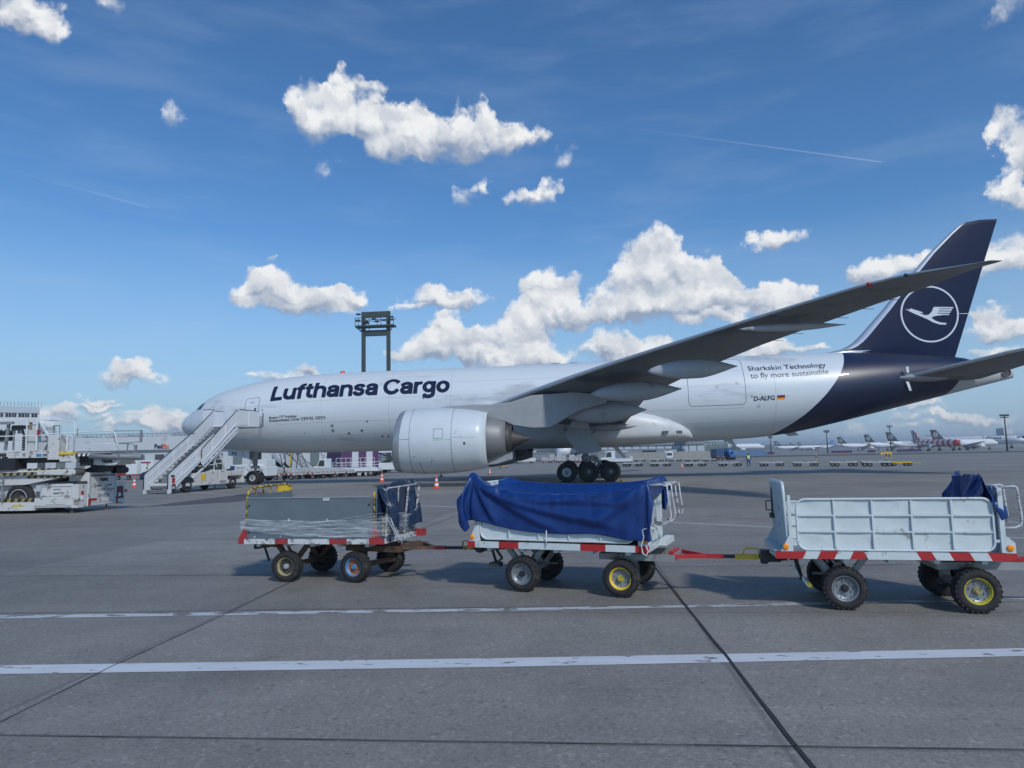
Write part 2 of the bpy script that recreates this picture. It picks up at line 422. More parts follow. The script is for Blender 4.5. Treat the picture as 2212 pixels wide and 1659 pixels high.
def text_tris(body, size=1., bold=0., spacing=1., align='LEFT', sx=1.):
    """lettering as triangles in x,z; returns verts and faces"""
    c = bpy.data.curves.new('t', 'FONT'); c.body = body; c.size = size; c.offset = bold; c.space_character = spacing; c.align_x = align
    c.resolution_u = 4
    o = bpy.data.objects.new('t', c); col.objects.link(o)
    me = bpy.data.meshes.new_from_object(o.evaluated_get(bpy.context.evaluated_depsgraph_get()))
    v = [(p.co.x * sx, p.co.y) for p in me.vertices]; f = [tuple(q.vertices) for q in me.polygons]
    bpy.data.objects.remove(o); bpy.data.curves.remove(c); bpy.data.meshes.remove(me)
    return v, f
def text_obj(body, size, mkey, parent, origin, xdir=(1, 0, 0), zdir=(0, 0, 1), bold=0., sx=1., name='lettering', align='LEFT', eps=0.004, spacing=1.):
    """flat lettering as a thin sheet; origin = left end of the base line"""
    v, f = text_tris(body, size, bold, align=align, sx=sx, spacing=spacing)
    xd = Vector(xdir).normalized(); zd = Vector(zdir).normalized(); nn = xd.cross(zd).normalized()
    b = MB(); o = Vector(origin)
    b._add([o + xd * p[0] + zd * p[1] + nn * eps for p in v], f)
    return b.build(name, mkey, parent, normals=False)

def pchip(xs, ys):
    xs = np.array(xs, float); ys = np.array(ys, float); h = np.diff(xs); dl = np.diff(ys) / h
    d = np.zeros_like(ys); d[0] = dl[0]; d[-1] = dl[-1]
    for i in range(1, len(xs) - 1):
        if dl[i - 1] * dl[i] > 0:
            w1, w2 = 2 * h[i] + h[i - 1], h[i] + 2 * h[i - 1]
            d[i] = (w1 + w2) / (w1 / dl[i - 1] + w2 / dl[i])
    def f(x):
        x = min(max(x, xs[0]), xs[-1]); i = min(max(int(np.searchsorted(xs, x) - 1), 0), len(xs) - 2)
        t = (x - xs[i]) / h[i]
        return float((1 + 2 * t) * (1 - t) ** 2 * ys[i] + t * (1 - t) ** 2 * h[i] * d[i] + t * t * (3 - 2 * t) * ys[i + 1] + t * t * (t - 1) * h[i] * d[i + 1])
    return f
# ============================================================ ground
def ground_mat():
    m = bpy.data.materials.new('apron_concrete'); m.use_nodes = True; nt = m.node_tree; b = nt.nodes['Principled BSDF']
    b.inputs['Roughness'].default_value = .66; b.inputs['Specular IOR Level'].default_value = .5
    g = nt.nodes.new('ShaderNodeNewGeometry')
    def nz(scale, det, ro=.6, stretch=None):
        n = nt.nodes.new('ShaderNodeTexNoise'); n.inputs['Scale'].default_value = scale; n.inputs['Detail'].default_value = det; n.inputs['Roughness'].default_value = ro
        if stretch:
            mp = nt.nodes.new('ShaderNodeMapping'); mp.inputs['Scale'].default_value = stretch; mp.inputs['Rotation'].default_value = (0, 0, .09)
            nt.links.new(g.outputs['Position'], mp.inputs[0]); nt.links.new(mp.outputs[0], n.inputs['Vector'])
        else: nt.links.new(g.outputs['Position'], n.inputs['Vector'])
        return n.outputs['Fac']
    def mr(x, a, b_, c, d):
        n = nt.nodes.new('ShaderNodeMapRange'); nt.links.new(x, n.inputs[0])
        for i, k in enumerate((a, b_, c, d)): n.inputs[i + 1].default_value = k
        return n.outputs[0]
    def mul(a, b_):
        n = nt.nodes.new('ShaderNodeMath'); n.operation = 'MULTIPLY'; nt.links.new(a, n.inputs[0]); nt.links.new(b_, n.inputs[1]); return n.outputs[0]
    f = mul(mr(nz(.11, 5), .3, .7, .84, 1.14), mr(nz(1.1, 6, .65), .3, .7, .86, 1.12))
    f = mul(f, mr(nz(.5, 5, .6, (.12, 1.6, 1)), .35, .75, 1.06, .86))
    f = mul(f, mr(nz(.9, 4, .6, (.05, 1.2, 1)), .58, .74, 1.0, .80))      # tyre streaks along the lane
    vo = nt.nodes.new('ShaderNodeTexVoronoi'); vo.inputs['Scale'].default_value = 75; nt.links.new(g.outputs['Position'], vo.inputs['Vector'])
    sp = nt.nodes.new('ShaderNodeSeparateColor'); nt.links.new(vo.outputs['Color'], sp.inputs[0])
    f = mul(f, mr(sp.outputs[0], 0, 1, .83, 1.16))
    vo2 = nt.nodes.new('ShaderNodeTexVoronoi'); vo2.inputs['Scale'].default_value = 31; nt.links.new(g.outputs['Position'], vo2.inputs['Vector'])
    sp2 = nt.nodes.new('ShaderNodeSeparateColor'); nt.links.new(vo2.outputs['Color'], sp2.inputs[0])
    f = mul(f, mr(sp2.outputs[1], .88, 1.0, 1.0, 1.3))
    f = mul(f, mr(sp2.outputs[0], .93, 1.0, 1.0, .7))
    # slabs: every bay has a tone of its own, with a fine joint round it
    sxy = nt.nodes.new('ShaderNodeSeparateXYZ'); nt.links.new(g.outputs['Position'], sxy.inputs[0])
    def m2(op, a, b_=None, c=None):
        n = nt.nodes.new('ShaderNodeMath'); n.operation = op
        for i, k in enumerate((a, b_, c)):
            if k is None: continue
            if isinstance(k, (int, float)): n.inputs[i].default_value = k
            else: nt.links.new(k, n.inputs[i])
        return n.outputs[0]
    qx = m2('MULTIPLY_ADD', sxy.outputs[0], 1 / 5.78, -26.68 / 5.78); qy = m2('MULTIPLY_ADD', sxy.outputs[1], 1 / 3.9, 49.05 / 3.9)
    cb = nt.nodes.new('ShaderNodeCombineXYZ'); nt.links.new(m2('FLOOR', qx), cb.inputs[0]); nt.links.new(m2('FLOOR', qy), cb.inputs[1])
    wn = nt.nodes.new('ShaderNodeTexWhiteNoise'); wn.noise_dimensions = '2D'; nt.links.new(cb.outputs[0], wn.inputs['Vector'])
    f = mul(f, mr(wn.outputs['Value'], 0, 1, .90, 1.08))
    for q_, sz in ((qx, 5.78), (qy, 3.9)):
        e_ = m2('MULTIPLY', m2('ABSOLUTE', m2('SUBTRACT', m2('FRACT', m2('ADD', q_, .5)), .5)), sz)
        f = mul(f, mr(e_, .008, .035, .72, 1.0))
    f = mul(f, mr(nz(28, 4, .7), .3, .7, .82, 1.16))
    f = mul(f, mr(nz(.35, 7, .7), .56, .72, 1.0, .78))
    f = mul(f, mr(nz(2.2, 5, .7), .64, .72, 1.0, .80))
    sc = nt.nodes.new('ShaderNodeVectorMath'); sc.operation = 'SCALE'; sc.inputs[0].default_value = (.228, .215, .192)
    nt.links.new(f, sc.inputs['Scale']); nt.links.new(sc.outputs[0], b.inputs['Base Color'])
    bn = nt.nodes.new('ShaderNodeBump'); bn.inputs['Strength'].default_value = .35; bn.inputs['Distance'].default_value = .01
    nt.links.new(nz(60, 4, .7), bn.inputs['Height']); nt.links.new(bn.outputs[0], b.inputs['Normal'])
    return m
M['apron'] = ground_mat()
gy = [-70, -60, -56, -54, -52, -50, -48, -46, -44, -40, -35, -25, -15, -5, 1, 6, 11, 16, 21, 26, 31, 36, 43, 60, 90, 130, 200, 346, 500, 900, 1800, 4000, 9000]
gx = [-6000, -2500, -1000, -400, -150, -60, -20, 0, 15, 30, 45, 60, 100, 200, 400, 900, 2500, 6000]
b = MB(); b.grid(lambda i, j: (gx[i], gy[j], zg(gx[i], gy[j])), len(gx), len(gy), smooth=False)
tag(b.build('ground', 'apron'), kind='structure')

def worn_line_mat(name, c, cut, sc=9.):
    m = bpy.data.materials.new(name); m.use_nodes = True; nt = m.node_tree; b = nt.nodes['Principled BSDF']
    b.inputs['Roughness'].default_value = .6; b.inputs['Base Color'].default_value = (*c, 1)
    g = nt.nodes.new('ShaderNodeNewGeometry'); n = nt.nodes.new('ShaderNodeTexNoise'); n.inputs['Scale'].default_value = sc; n.inputs['Detail'].default_value = 9; n.inputs['Roughness'].default_value = .62
    mp = nt.nodes.new('ShaderNodeMapping'); mp.inputs['Scale'].default_value = (.35, 1, 1); mp.inputs['Rotation'].default_value = (0, 0, -.08)
    nt.links.new(g.outputs['Position'], mp.inputs[0]); nt.links.new(mp.outputs[0], n.inputs['Vector'])
    r = nt.nodes.new('ShaderNodeMapRange'); r.inputs[1].default_value = cut; r.inputs[2].default_value = cut + .02; r.inputs[3].default_value = 1; r.inputs[4].default_value = 0
    nt.links.new(n.outputs['Fac'], r.inputs[0]); nt.links.new(r.outputs[0], b.inputs['Alpha'])
    n2_ = nt.nodes.new('ShaderNodeTexNoise'); n2_.inputs['Scale'].default_value = 5; n2_.inputs['Detail'].default_value = 8; nt.links.new(mp.outputs[0], n2_.inputs['Vector'])
    r2 = nt.nodes.new('ShaderNodeMapRange'); r2.inputs[3].default_value = .75; r2.inputs[4].default_value = 1.12; nt.links.new(n2_.outputs['Fac'], r2.inputs[0])
    s = nt.nodes.new('ShaderNodeVectorMath'); s.operation = 'SCALE'; s.inputs[0].default_value = c; nt.links.new(r2.outputs[0], s.inputs['Scale']); nt.links.new(s.outputs[0], b.inputs['Base Color'])
    return m
M['line_white'] = worn_line_mat('line_white', (.60, .63, .66), .615)
M['line_worn'] = worn_line_mat('line_worn', (.50, .53, .55), .53, 7.)
M['joint_black'] = mat('joint_black', (.028, .028, .03), .9, var=.3, scale=6)
M['hair_joint'] = mat('hair_joint', (.06, .058, .06), .9, var=.3, scale=6)

def strip(name, pts, wd, mk, z=.004, jit=0., ext=0.):
    """ground strip following photo points given on the apron"""
    P = [gp(*p) for p in pts]
    if ext:
        P.insert(0, P[0] + (P[0] - P[1]).normalized() * ext); P.append(P[-1] + (P[-1] - P[-2]).normalized() * ext)
    Q = []
    for a, c in zip(P[:-1], P[1:]):
        n = max(1, int((c - a).length / .35)) if jit else max(1, int((c - a).length / 4))
        Q += [a.lerp(c, i / n) for i in range(n)]
    Q.append(P[-1]); b = MB()
    offs = [(random.uniform(-jit, jit), 1 + random.uniform(-.35, .35) * (jit > 0)) for _ in Q]
    def fn(i, j):
        t = (Q[min(i + 1, len(Q) - 1)] - Q[max(i - 1, 0)]); t.z = 0; t.normalize(); n = Vector((-t.y, t.x, 0))
        p = Q[i] + n * (offs[i][0] + (j - .5) * wd * offs[i][1]); p.z = zg(p.x, p.y) + z; return p
    b.grid(fn, len(Q), 2, smooth=False)
    return tag(b.build(name, mk), kind='structure')
# the wide and the narrow lane line in front and beyond the carts
def lane(name, top, bot, mk, z=.004):
    A = [gp(*p) for p in top]; B_ = [gp(*p) for p in bot]
    A = [A[0] + (A[0] - A[1]) * 1.5] + A + [A[-1] + (A[-1] - A[-2]) * 1.5]; B_ = [B_[0] + (B_[0] - B_[1]) * 1.5] + B_ + [B_[-1] + (B_[-1] - B_[-2]) * 1.5]
    b = MB(); b.grid(lambda i, j: ((B_, A)[j][i]) + Vector((0, 0, z)), len(A), 2, smooth=False)
    return tag(b.build(name, mk), kind='structure')
lane('lane_marking', [(0, 1438), (1106, 1422), (2212, 1401)], [(0, 1457), (1106, 1441), (2212, 1418)], 'line_white')
lane('lane_marking', [(0, 1330), (1106, 1314), (2212, 1293)], [(0, 1337), (1106, 1320), (2212, 1298)], 'line_worn')
strip('lane_marking', [(395, 1062.5), (560, 1073), (985, 1096), (1430, 1127), (1640, 1138), (2212, 1163)], .10, 'line_white', .004, ext=6)
strip('ground_joint', [(1412, 1222), (1480, 1308), (1565, 1413), (1640, 1512), (1700, 1590), (1762, 1664)], .028, 'joint_black', .008, .004, ext=1)
strip('ground_joint', [(0, 1561), (240, 1441), (500, 1321), (655, 1243), (700, 1219)], .012, 'hair_joint', .008, .002, ext=.5)
strip('ground_joint', [(0, 1590), (550, 1597), (1106, 1605), (2212, 1621)], .011, 'hair_joint', .008, .002, ext=2)
strip('ground_joint', [(0, 1245), (500, 1243), (1106, 1228), (1700, 1222)], .015, 'hair_joint', .008, .002, ext=4)
strip('ground_joint', [(0, 1326), (700, 1317), (1400, 1309), (2212, 1301)], .012, 'hair_joint', .010, .002, ext=2)
strip('ground_joint', [(655, 1210), (860, 1160), (1000, 1110)], .02, 'hair_joint', .008, .002)
# darker resurfaced bands far out and the grass strip beyond the apron
def patch(name, pts, mk, z=.004):
    b = MB(); P = [gp(*p) for p in pts]
    b._add([p + Vector((0, 0, z)) for p in P], [tuple(range(len(P)))]); return tag(b.build(name, mk), kind='structure')
M['dark_tar'] = mat('dark_tar', (.085, .084, .09), .85, var=.15, scale=.8, dark=(.14, .14, .145), darkamt=.3, dscale=1.5, stretch=(.3, 1, 1))
patch('tarmac_patch', [(300, 1096), (560, 1063), (640, 1070), (500, 1085), (380, 1092)], 'dark_tar')
M['grass'] = mat('grass', (.055, .062, .035), .9, var=.3, scale=.05, dark=(.09, .08, .05), darkamt=.5, dscale=.03)
M['far_tar'] = mat('far_tar', (.10, .10, .105), .9, var=.1, scale=.05)
b = MB(); b.grid(lambda i, j: ((-100, 80, 160, 300, 600)[i], (205, 262)[j] - (-100, 80, 160, 300, 600)[i] * .12, zg(0, (205, 262)[j]) + .05), 5, 2, smooth=False)
tag(b.build('grass_strip', 'grass'), kind='structure')

# ============================================================ cargo aircraft
AC = thing('cargo_aircraft', 'large white cargo aircraft with navy tail and crane emblem, parked behind the carts', 'aircraft')
f_top = pchip([-.18, -.05, .33, .82, 1.2, 1.7, 2.25, 3.05, 4.0, 6.1, 9.1, 11.4, 15.6, 22, 30, 38, 45, 50, 54, 57, 59.3, 60.2, 62.35], [4.70, 5.08, 5.50, 5.80, 5.98, 6.45, 6.86, 7.22, 7.52, 8.02, 8.36, 8.50, 8.58, 8.64, 8.72, 8.80, 8.86, 8.88, 8.72, 8.45, 8.15, 7.8, 7.4])
f_bot = pchip([-.18, -.05, .2, .6, 1.2, 2.1, 3.2, 4.0, 5.7, 8, 12, 20, 30, 38, 42, 45, 47, 49.3, 53.5, 58, 62.35], [4.70, 4.36, 4.08, 3.80, 3.50, 3.18, 2.90, 2.74, 2.50, 2.40, 2.37, 2.42, 2.50, 2.58, 2.66, 2.85, 3.12, 3.58, 4.55, 5.60, 6.62])
f_wid = pchip([-.18, -.05, .3, .8, 1.7, 3, 4.5, 6, 8, 10.5, 44, 47, 50, 53, 56, 58.5, 60.5, 62.35], [0.02, .42, .80, 1.18, 1.72, 2.33, 2.74, 2.95, 3.06, 3.10, 3.10, 3.04, 2.85, 2.42, 1.78, 1.20, .72, .26])
f_mid = pchip([-.18, 1.7, 4, 8, 12, 30, 45, 50, 54, 58, 62.35], [4.70, 4.75, 5.0, 5.3, 5.46, 5.61, 5.74, 6.1, 6.55, 6.95, 7.0])
def fus_y(x, z, off=0.):
    zc = f_mid(x); h = (f_top(x) - zc) if z > zc else (zc - f_bot(x)); k = 1 - ((z - zc) / h) ** 2
    return -(f_wid(x) * math.sqrt(max(k, 0)) + off)
def fus_pt(x, z, off=.006):
    e = 1e-3; y = fus_y(x, z); yx = (fus_y(x + e, z) - y) / e; yz = (fus_y(x, z + e) - y) / e
    n = Vector((yx, -1, yz)); n.normalize()
    return Vector((x, y, z)) + n * off
def arc_z(x, h):
    """height of the point h metres of skin above the widest line"""
    zc = f_mid(x); r = f_top(x) - zc if h > 0 else zc - f_bot(x); return zc + r * math.sin(h / 3.1)

def fus_mat():
    m = mat('aircraft_paint', (.60, .65, .68), .38, var=.03, scale=.5, dark=(.44, .47, .49), darkamt=.3, dscale=.35, stretch=(.35, 1, 1.6), coat=.10)
    nt = m.node_tree; b = nt.nodes['Principled BSDF']; src = b.inputs['Base Color'].links[0].from_socket
    tcn = nt.nodes.new('ShaderNodeTexCoord'); s = nt.nodes.new('ShaderNodeSeparateXYZ'); nt.links.new(tcn.outputs['Object'], s.inputs[0])
    def curve(pts):
        mr = nt.nodes.new('ShaderNodeMapRange'); mr.inputs[1].default_value = 2; mr.inputs[2].default_value = 10; nt.links.new(s.outputs[2], mr.inputs[0])
        c = nt.nodes.new('ShaderNodeFloatCurve'); nt.links.new(mr.outputs[0], c.inputs['Value']); cv = c.mapping.curves[0]
        for i, (z, x) in enumerate(pts):
            q = ((z - 2) / 8, (x - 40) / 25)
            if i < 2: cv.points[i].location = q
            else: cv.points.new(*q)
        c.mapping.update()
        k = nt.nodes.new('ShaderNodeMath'); k.operation = 'MULTIPLY_ADD'; nt.links.new(c.outputs[0], k.inputs[0]); k.inputs[1].default_value = 25; k.inputs[2].default_value = 40
        d = nt.nodes.new('ShaderNodeMath'); d.operation = 'SUBTRACT'; nt.links.new(s.outputs[0], d.inputs[0]); nt.links.new(k.outputs[0], d.inputs[1])
        r = nt.nodes.new('ShaderNodeMapRange'); r.inputs[1].default_value = -.01; r.inputs[2].default_value = .01; nt.links.new(d.outputs[0], r.inputs[0])
        return r.outputs[0]
    navy = curve([(2, 43.6), (2.85, 45.0), (4.0, 46.7), (4.93, 47.75), (6.2, 48.9), (7.4, 49.75), (8.6, 50.35), (10, 51.2)])
    grey = curve([(2, 55.0), (5.5, 57.5), (6.05, 57.9), (6.85, 58.4), (7.6, 58.9), (7.8, 59.35), (10, 59.4)])
    def mix(f, a, bcol):
        x = nt.nodes.new('ShaderNodeMix'); x.data_type = 'RGBA'; nt.links.new(f, x.inputs['Factor']); nt.links.new(a, x.inputs['A']); x.inputs['B'].default_value = (*bcol, 1); return x.outputs['Result']
    o = mix(navy, src, (.0055, .012, .042)); o = mix(grey, o, (.46, .475, .48))
    nt.links.new(o, b.inputs['Base Color'])
    return m
M['fuselage'] = fus_mat()
xs = [-.18, -.165, -.13, -.08, 0, .12, .3, .5, .75, 1, 1.3, 1.6, 1.9, 2.3, 2.7, 3.2, 3.8, 4.5, 5.2, 6, 7, 8, 9, 10, 11.5] + list(np.arange(13, 43, 1.5)) + list(np.arange(43.5, 62.2, .6)) + [62.35]
def fus_ring(i, j):
    x = float(xs[i]); a = 2 * math.pi * j / 72; zc = f_mid(x); h = (f_top(x) - zc) if math.sin(a) > 0 else (zc - f_bot(x))
    return (x, f_wid(x) * math.cos(a), zc + h * math.sin(a))
b = MB(); b.grid(fus_ring, len(xs), 73)
b.box(62.30, 62.36, -.24, .24, 6.64, 7.38)
b.build('fuselage', 'fuselage', AC, weld=True)

def skin_line(pts, wd=.03, off=.005, b=None, close=False):
    """thin line on the skin through (x, arc height) points"""
    b = b or MB(); pts = list(pts)
    if close: pts.append(pts[0])
    Q = []
    for (x0, h0), (x1, h1) in zip(pts[:-1], pts[1:]):
        n = max(1, int(max(abs(x1 - x0) / .6, abs(h1 - h0) / .3)))
        Q += [(x0 + (x1 - x0) * i / n, h0 + (h1 - h0) * i / n) for i in range(n)]
    Q.append(pts[-1])
    def fn(i, j):
        a = Q[max(i - 1, 0)]; c = Q[min(i + 1, len(Q) - 1)]; t = Vector((c[0] - a[0], c[1] - a[1])); t.normalize()
        x, h = Q[i][0] - t.y * (j - .5) * wd, Q[i][1] + t.x * (j - .5) * wd
        return fus_pt(x, arc_z(x, h), off)
    b.grid(fn, len(Q), 2, smooth=False); return b
def rrect(x0, x1, h0, h1, r=.15, n=4):
    P = []
    for cx, cy, a0 in ((x1 - r, h1 - r, 0), (x0 + r, h1 - r, 90), (x0 + r, h0 + r, 180), (x1 - r, h0 + r, 270)):
        P += [(cx + r * math.cos(R(a0 + 90 * i / n)), cy + r * math.sin(R(a0 + 90 * i / n))) for i in range(n + 1)]
    return P
def skin_patch(x0, x1, h0, h1, mk, name, off=.007, parent=AC, n=4, shear=0.):
    b = MB(); 
    def fn(i, j):
        h = h0 + (h1 - h0) * j / n; x = x0 + (x1 - x0) * i / n + shear * j / n; return fus_pt(x, arc_z(x, h), off)
    b.grid(fn, n + 1, n + 1); return b.build(name, mk, parent)
# doors drawn as their seams
b = skin_line(rrect(6.36, 7.47, -.35, 1.45, .18), .035, close=True)
cd = b.build('cabin_door', 'seam', AC)
skin_patch(7.12, 7.26, .22, .55, 'glass_dark', 'door_window', parent=cd)
bb = skin_line([(6.72, 1.05), (7.1, 1.05)], .04, .007); skin_line([(6.7, .30), (6.98, .30)], .05, .007, bb); skin_line([(6.8, .22), (7.0, .22)], .06, .007, bb)
bb.build('door_handle', 'seam', cd)
skin_line(rrect(39.0, 42.95, -.66, 3.3, .3), .035, close=True).build('cargo_door', 'seam', AC)
b = MB()
for x in (1.32, 6.0, 12.3, 17.4, 22.0, 45.0): skin_line([(x, -4.2), (x, 4.2)] if x > 2 else [(x, -2.2), (x, 2.4)], .018, .004, b)
for h in (1.9, .75, -.9, -2.0): skin_line([(9, h), (42.8, h)], .014, .004, b)
b.build('skin_seam', 'skin_seam', AC)
# small ports and vents on the lower side
for (x, h, r, mk) in [(13.08, -1.2, .13, 'mid_grey'), (13.09, -1.58, .13, 'mid_grey'), (14.26, -1.87, .10, 'seam'), (15.27, -1.66, .10, 'seam'), (15.76, -.97, .07, 'seam'), (16.73, -2.23, .09, 'seam'), (17.18, -2.24, .09, 'seam'), (10.9, -1.72, .04, 'seam'), (20.0, .64, .09, 'seam'), (7.78, .33, .06, 'seam'), (43.35, -.1, .06, 'seam')]:
    b = MB(); b.grid(lambda i, j: fus_pt(x + r * j * math.cos(i * math.pi / 6) + .0001, arc_z(x, h + r * j * math.sin(i * math.pi / 6)), .008), 12, 2, closeu=True)
    b.build('skin_port', mk, AC, weld=True)
for x, h in ((43.7, -.95), (40.9, .55), (42.3, .75)): skin_patch(x, x + .22, h, h + .22, 'pale_grey', 'access_panel')
# cockpit glazing
def wpatch(c, mk, name, off=.012, par=AC):
    b = MB()
    def fn(i, j):
        s_, t_ = i / 5, j / 5
        x = (1 - s_) * ((1 - t_) * c[0][0] + t_ * c[3][0]) + s_ * ((1 - t_) * c[1][0] + t_ * c[2][0])
        z = (1 - s_) * ((1 - t_) * c[0][1] + t_ * c[3][1]) + s_ * ((1 - t_) * c[1][1] + t_ * c[2][1])
        return fus_pt(x, z, off)
    b.grid(fn, 6, 6); return b.build(name, mk, par)
wpatch([(1.10, 5.86), (1.62, 5.88), (1.90, 6.34), (1.64, 6.33)], 'glass_dark', 'cockpit_window')
wpatch([(1.70, 5.88), (2.22, 5.90), (2.42, 6.38), (1.98, 6.35)], 'glass_dark', 'cockpit_window')
wpatch([(.86, 5.72), (1.04, 5.70), (1.58, 6.30), (1.56, 6.345)], 'glass_dark', 'cockpit_window')

# ---------------------------------------------------------------- lettering on the skin
def wrap_text(v, f, x0, h0, mk, name, off=.013, maxe=.25, par=AC):
    bm = bmesh.new(); vs = [bm.verts.new((p[0], p[1], 0)) for p in v]
    for q in f:
        try: bm.faces.new([vs[i] for i in q])
        except ValueError: pass
    for _ in range(6):
        es = [e for e in bm.edges if e.calc_length() > maxe]
        if not es: break
        bmesh.ops.subdivide_edges(bm, edges=es, cuts=1); bmesh.ops.triangulate(bm, faces=bm.faces)
    for q in bm.verts:
        x = x0 + q.co.x; q.co = fus_pt(x, arc_z(x, h0 + q.co.y), off)
    me = bpy.data.meshes.new(name); bm.to_mesh(me); bm.free(); me.materials.append(M[mk])
    o = bpy.data.objects.new(name, me); col.objects.link(o); o.parent = par; return o
W_ = .235
def arcp(cx, cy, rx, ry, a0, a1, n=14): return [(cx + rx * math.cos(R(a0 + (a1 - a0) * i / n)), cy + ry * math.sin(R(a0 + (a1 - a0) * i / n))) for i in range(n + 1)]
GL = {
 'L': (.66, [[(.11, 0), (.11, 1)], [(.0, .1), (.66, .1)]]),
 'u': (.74, [[(.11, .74), (.11, .36)] + arcp(.37, .34, .26, .245, 180, 350), [(.63, .74), (.63, 0)]]),
 'f': (.46, [[(.20, 0), (.20, .76)] + arcp(.38, .74, .18, .165, 180, 90)[1:] + [(.46, .905)], [(.0, .65), (.44, .65)]]),
 't': (.46, [[(.20, .95), (.20, .30)] + arcp(.38, .27, .18, .17, 180, 270)[1:] + [(.46, .1)], [(.0, .65), (.44, .65)]]),
 'h': (.74, [[(.11, 0), (.11, 1)], [(.11, .30)] + arcp(.37, .41, .26, .245, 170, 0) + [(.63, 0)]]),
 'n': (.74, [[(.11, 0), (.11, .74)], [(.11, .30)] + arcp(.37, .41, .26, .245, 170, 0) + [(.63, 0)]]),
 'a': (.72, [arcp(.35, .48, .25, .175, 165, 0) + [(.60, .0)], [(.60, .42), (.34, .38)] + arcp(.30, .235, .19, .145, 90, 270) + [(.42, .10), (.60, .24)]]),
 's': (.66, [[(.56, .50), (.52, .60), (.43, .65), (.32, .66), (.20, .64), (.12, .56), (.15, .46), (.30, .40), (.45, .36), (.54, .28), (.54, .17), (.45, .10), (.32, .085), (.19, .11), (.10, .18), (.08, .25)]]),
 'C': (.94, [arcp(.50, .5, .40, .41, 32, 328, 26)]),
 'r': (.46, [[(.11, 0), (.11, .74)], [(.11, .28)] + arcp(.40, .38, .29, .265, 175, 92) + [(.47, .645)]]),
 'g': (.74, [arcp(.36, .395, .25, .26, 0, 360, 24) + [(.62, .41)], [(.63, .74), (.63, -.02)] + arcp(.36, -.02, .27, .165, 0, -160, 10)]),
 'o': (.76, [arcp(.38, .37, .27, .275, 0, 360, 24) + [(.66, .38)]]), ' ': (.22, [])}
def sdf_text(s, cap, res=46, gap=.045):
    """heavy grotesque lettering: strokes joined in a distance field, cut into small cells"""
    V, F, x = [], [], 0.
    for ch in s:
        wdt, strokes = GL[ch]
        if strokes:
            gx_ = np.arange(-.04, wdt + .04, 1 / res); gy_ = np.arange(-.32, 1.06, 1 / res)
            X, Y = np.meshgrid(gx_, gy_, indexing='ij'); D = np.full(X.shape, 9.)
            for st in strokes:
                for k in range(len(st) - 1):
                    (x0, y0), (x1, y1) = st[k], st[k + 1]; dx, dy = x1 - x0, y1 - y0; l2 = dx * dx + dy * dy
                    if l2 < 1e-9: continue
                    t = ((X - x0) * dx + (Y - y0) * dy) / l2; tc_ = np.clip(t, 0, 1)
                    d = np.hypot(X - x0 - tc_ * dx, Y - y0 - tc_ * dy)
                    if k == 0: d = np.where(t < 0, 9., d)
                    if k == len(st) - 2: d = np.where(t > 1, 9., d)
                    hw = W_ / 2 * (1.0 if abs(dy) > abs(dx) else .90)
                    D = np.minimum(D, d - hw)
            # butt ends leave a jump in the field: soften it so that the cut stays straight
            D = np.clip(D, -.05, .012)
            idx = {}
            def vid(key, p):
                if key not in idx: idx[key] = len(V); V.append(((x + p[0]) * cap, p[1] * cap))
                return idx[key]
            nx, ny = X.shape
            for i in range(nx - 1):
                for j in range(ny - 1):
                    cs = [(i, j), (i + 1, j), (i + 1, j + 1), (i, j + 1)]; ds = [D[c] for c in cs]
                    if min(ds) >= 0: continue
                    poly = []
                    for k in range(4):
                        a, c = cs[k], cs[(k + 1) % 4]; da, dc = ds[k], ds[(k + 1) % 4]
                        if da < 0: poly.append(vid(a, (X[a], Y[a])))
                        if (da < 0) != (dc < 0):
                            t = da / (da - dc); key = ('e',) + tuple(sorted((a, c)))
                            poly.append(vid(key, (X[a] + (X[c] - X[a]) * t, Y[a] + (Y[c] - Y[a]) * t)))
                    if len(poly) >= 3: F.append(tuple(poly))
        x += wdt + gap
    return V, F, x * cap
v_, f_, wdt = sdf_text('Lufthansa Cargo', 1.42)
k_ = 13.62 / wdt
v_ = [(p[0] * k_, p[1]) for p in v_]
wrap_text(v_, f_, 8.33, 1.00, 'lettering_navy', 'lettering', maxe=9)
def wrap_line(s, size, bold, x0, x1, h0, mk='lettering_navy'):
    v, f = text_tris(s, size, bold); mx = max(p[0] for p in v)
    wrap_text([(p[0] * (x1 - x0) / mx, p[1]) for p in v], f, x0, h0, mk, 'lettering')
wrap_line('Boeing 777 Freighter', .30, .004, 8.31, 10.48, -.43)
wrap_line('Annyeonghaseyo, Korea', .30, .004, 8.29, 10.62, -.66)
wrap_line('안녕하세요, 대한민국', .28, .003, 10.72, 12.64, -.66)
wrap_line('Sharkskin Technology', .62, .004, 43.30, 48.72, 1.84)
wrap_line('to fly more sustainable', .62, 0., 43.40, 48.76, 1.20)
wrap_line('D-ALFG', .46, .010, 43.45, 44.90, -.44)
fl = skin_patch(45.07, 45.60, -.23, -.12, 'black', 'flag', off=.009)
MM('flag_red', (.55, .01, .01), .4, var=.02); MM('flag_gold', (.85, .45, .01), .4, var=.02)
skin_patch(45.07, 45.60, -.34, -.23, 'flag_red', 'flag_stripe', off=.009, parent=fl)
skin_patch(45.07, 45.60, -.45, -.34, 'flag_gold', 'flag_stripe', off=.009, parent=fl)
b = MB(); b.prism([(47.9 - 4.6, 8.80), (48.1 - 4.6, 8.80), (48.32 - 4.6, 9.28), (48.22 - 4.6, 9.28)], 'y', -.03, .03); b.build('antenna', 'white_clean', AC)
b = MB(); b.lathe([(8.52, .22), (8.66, .2), (8.72, .1), (8.74, 0.01)], 'z', (12.9, 0, 0), 16); b.build('beacon_lamp', 'orange_red', AC, weld=True)
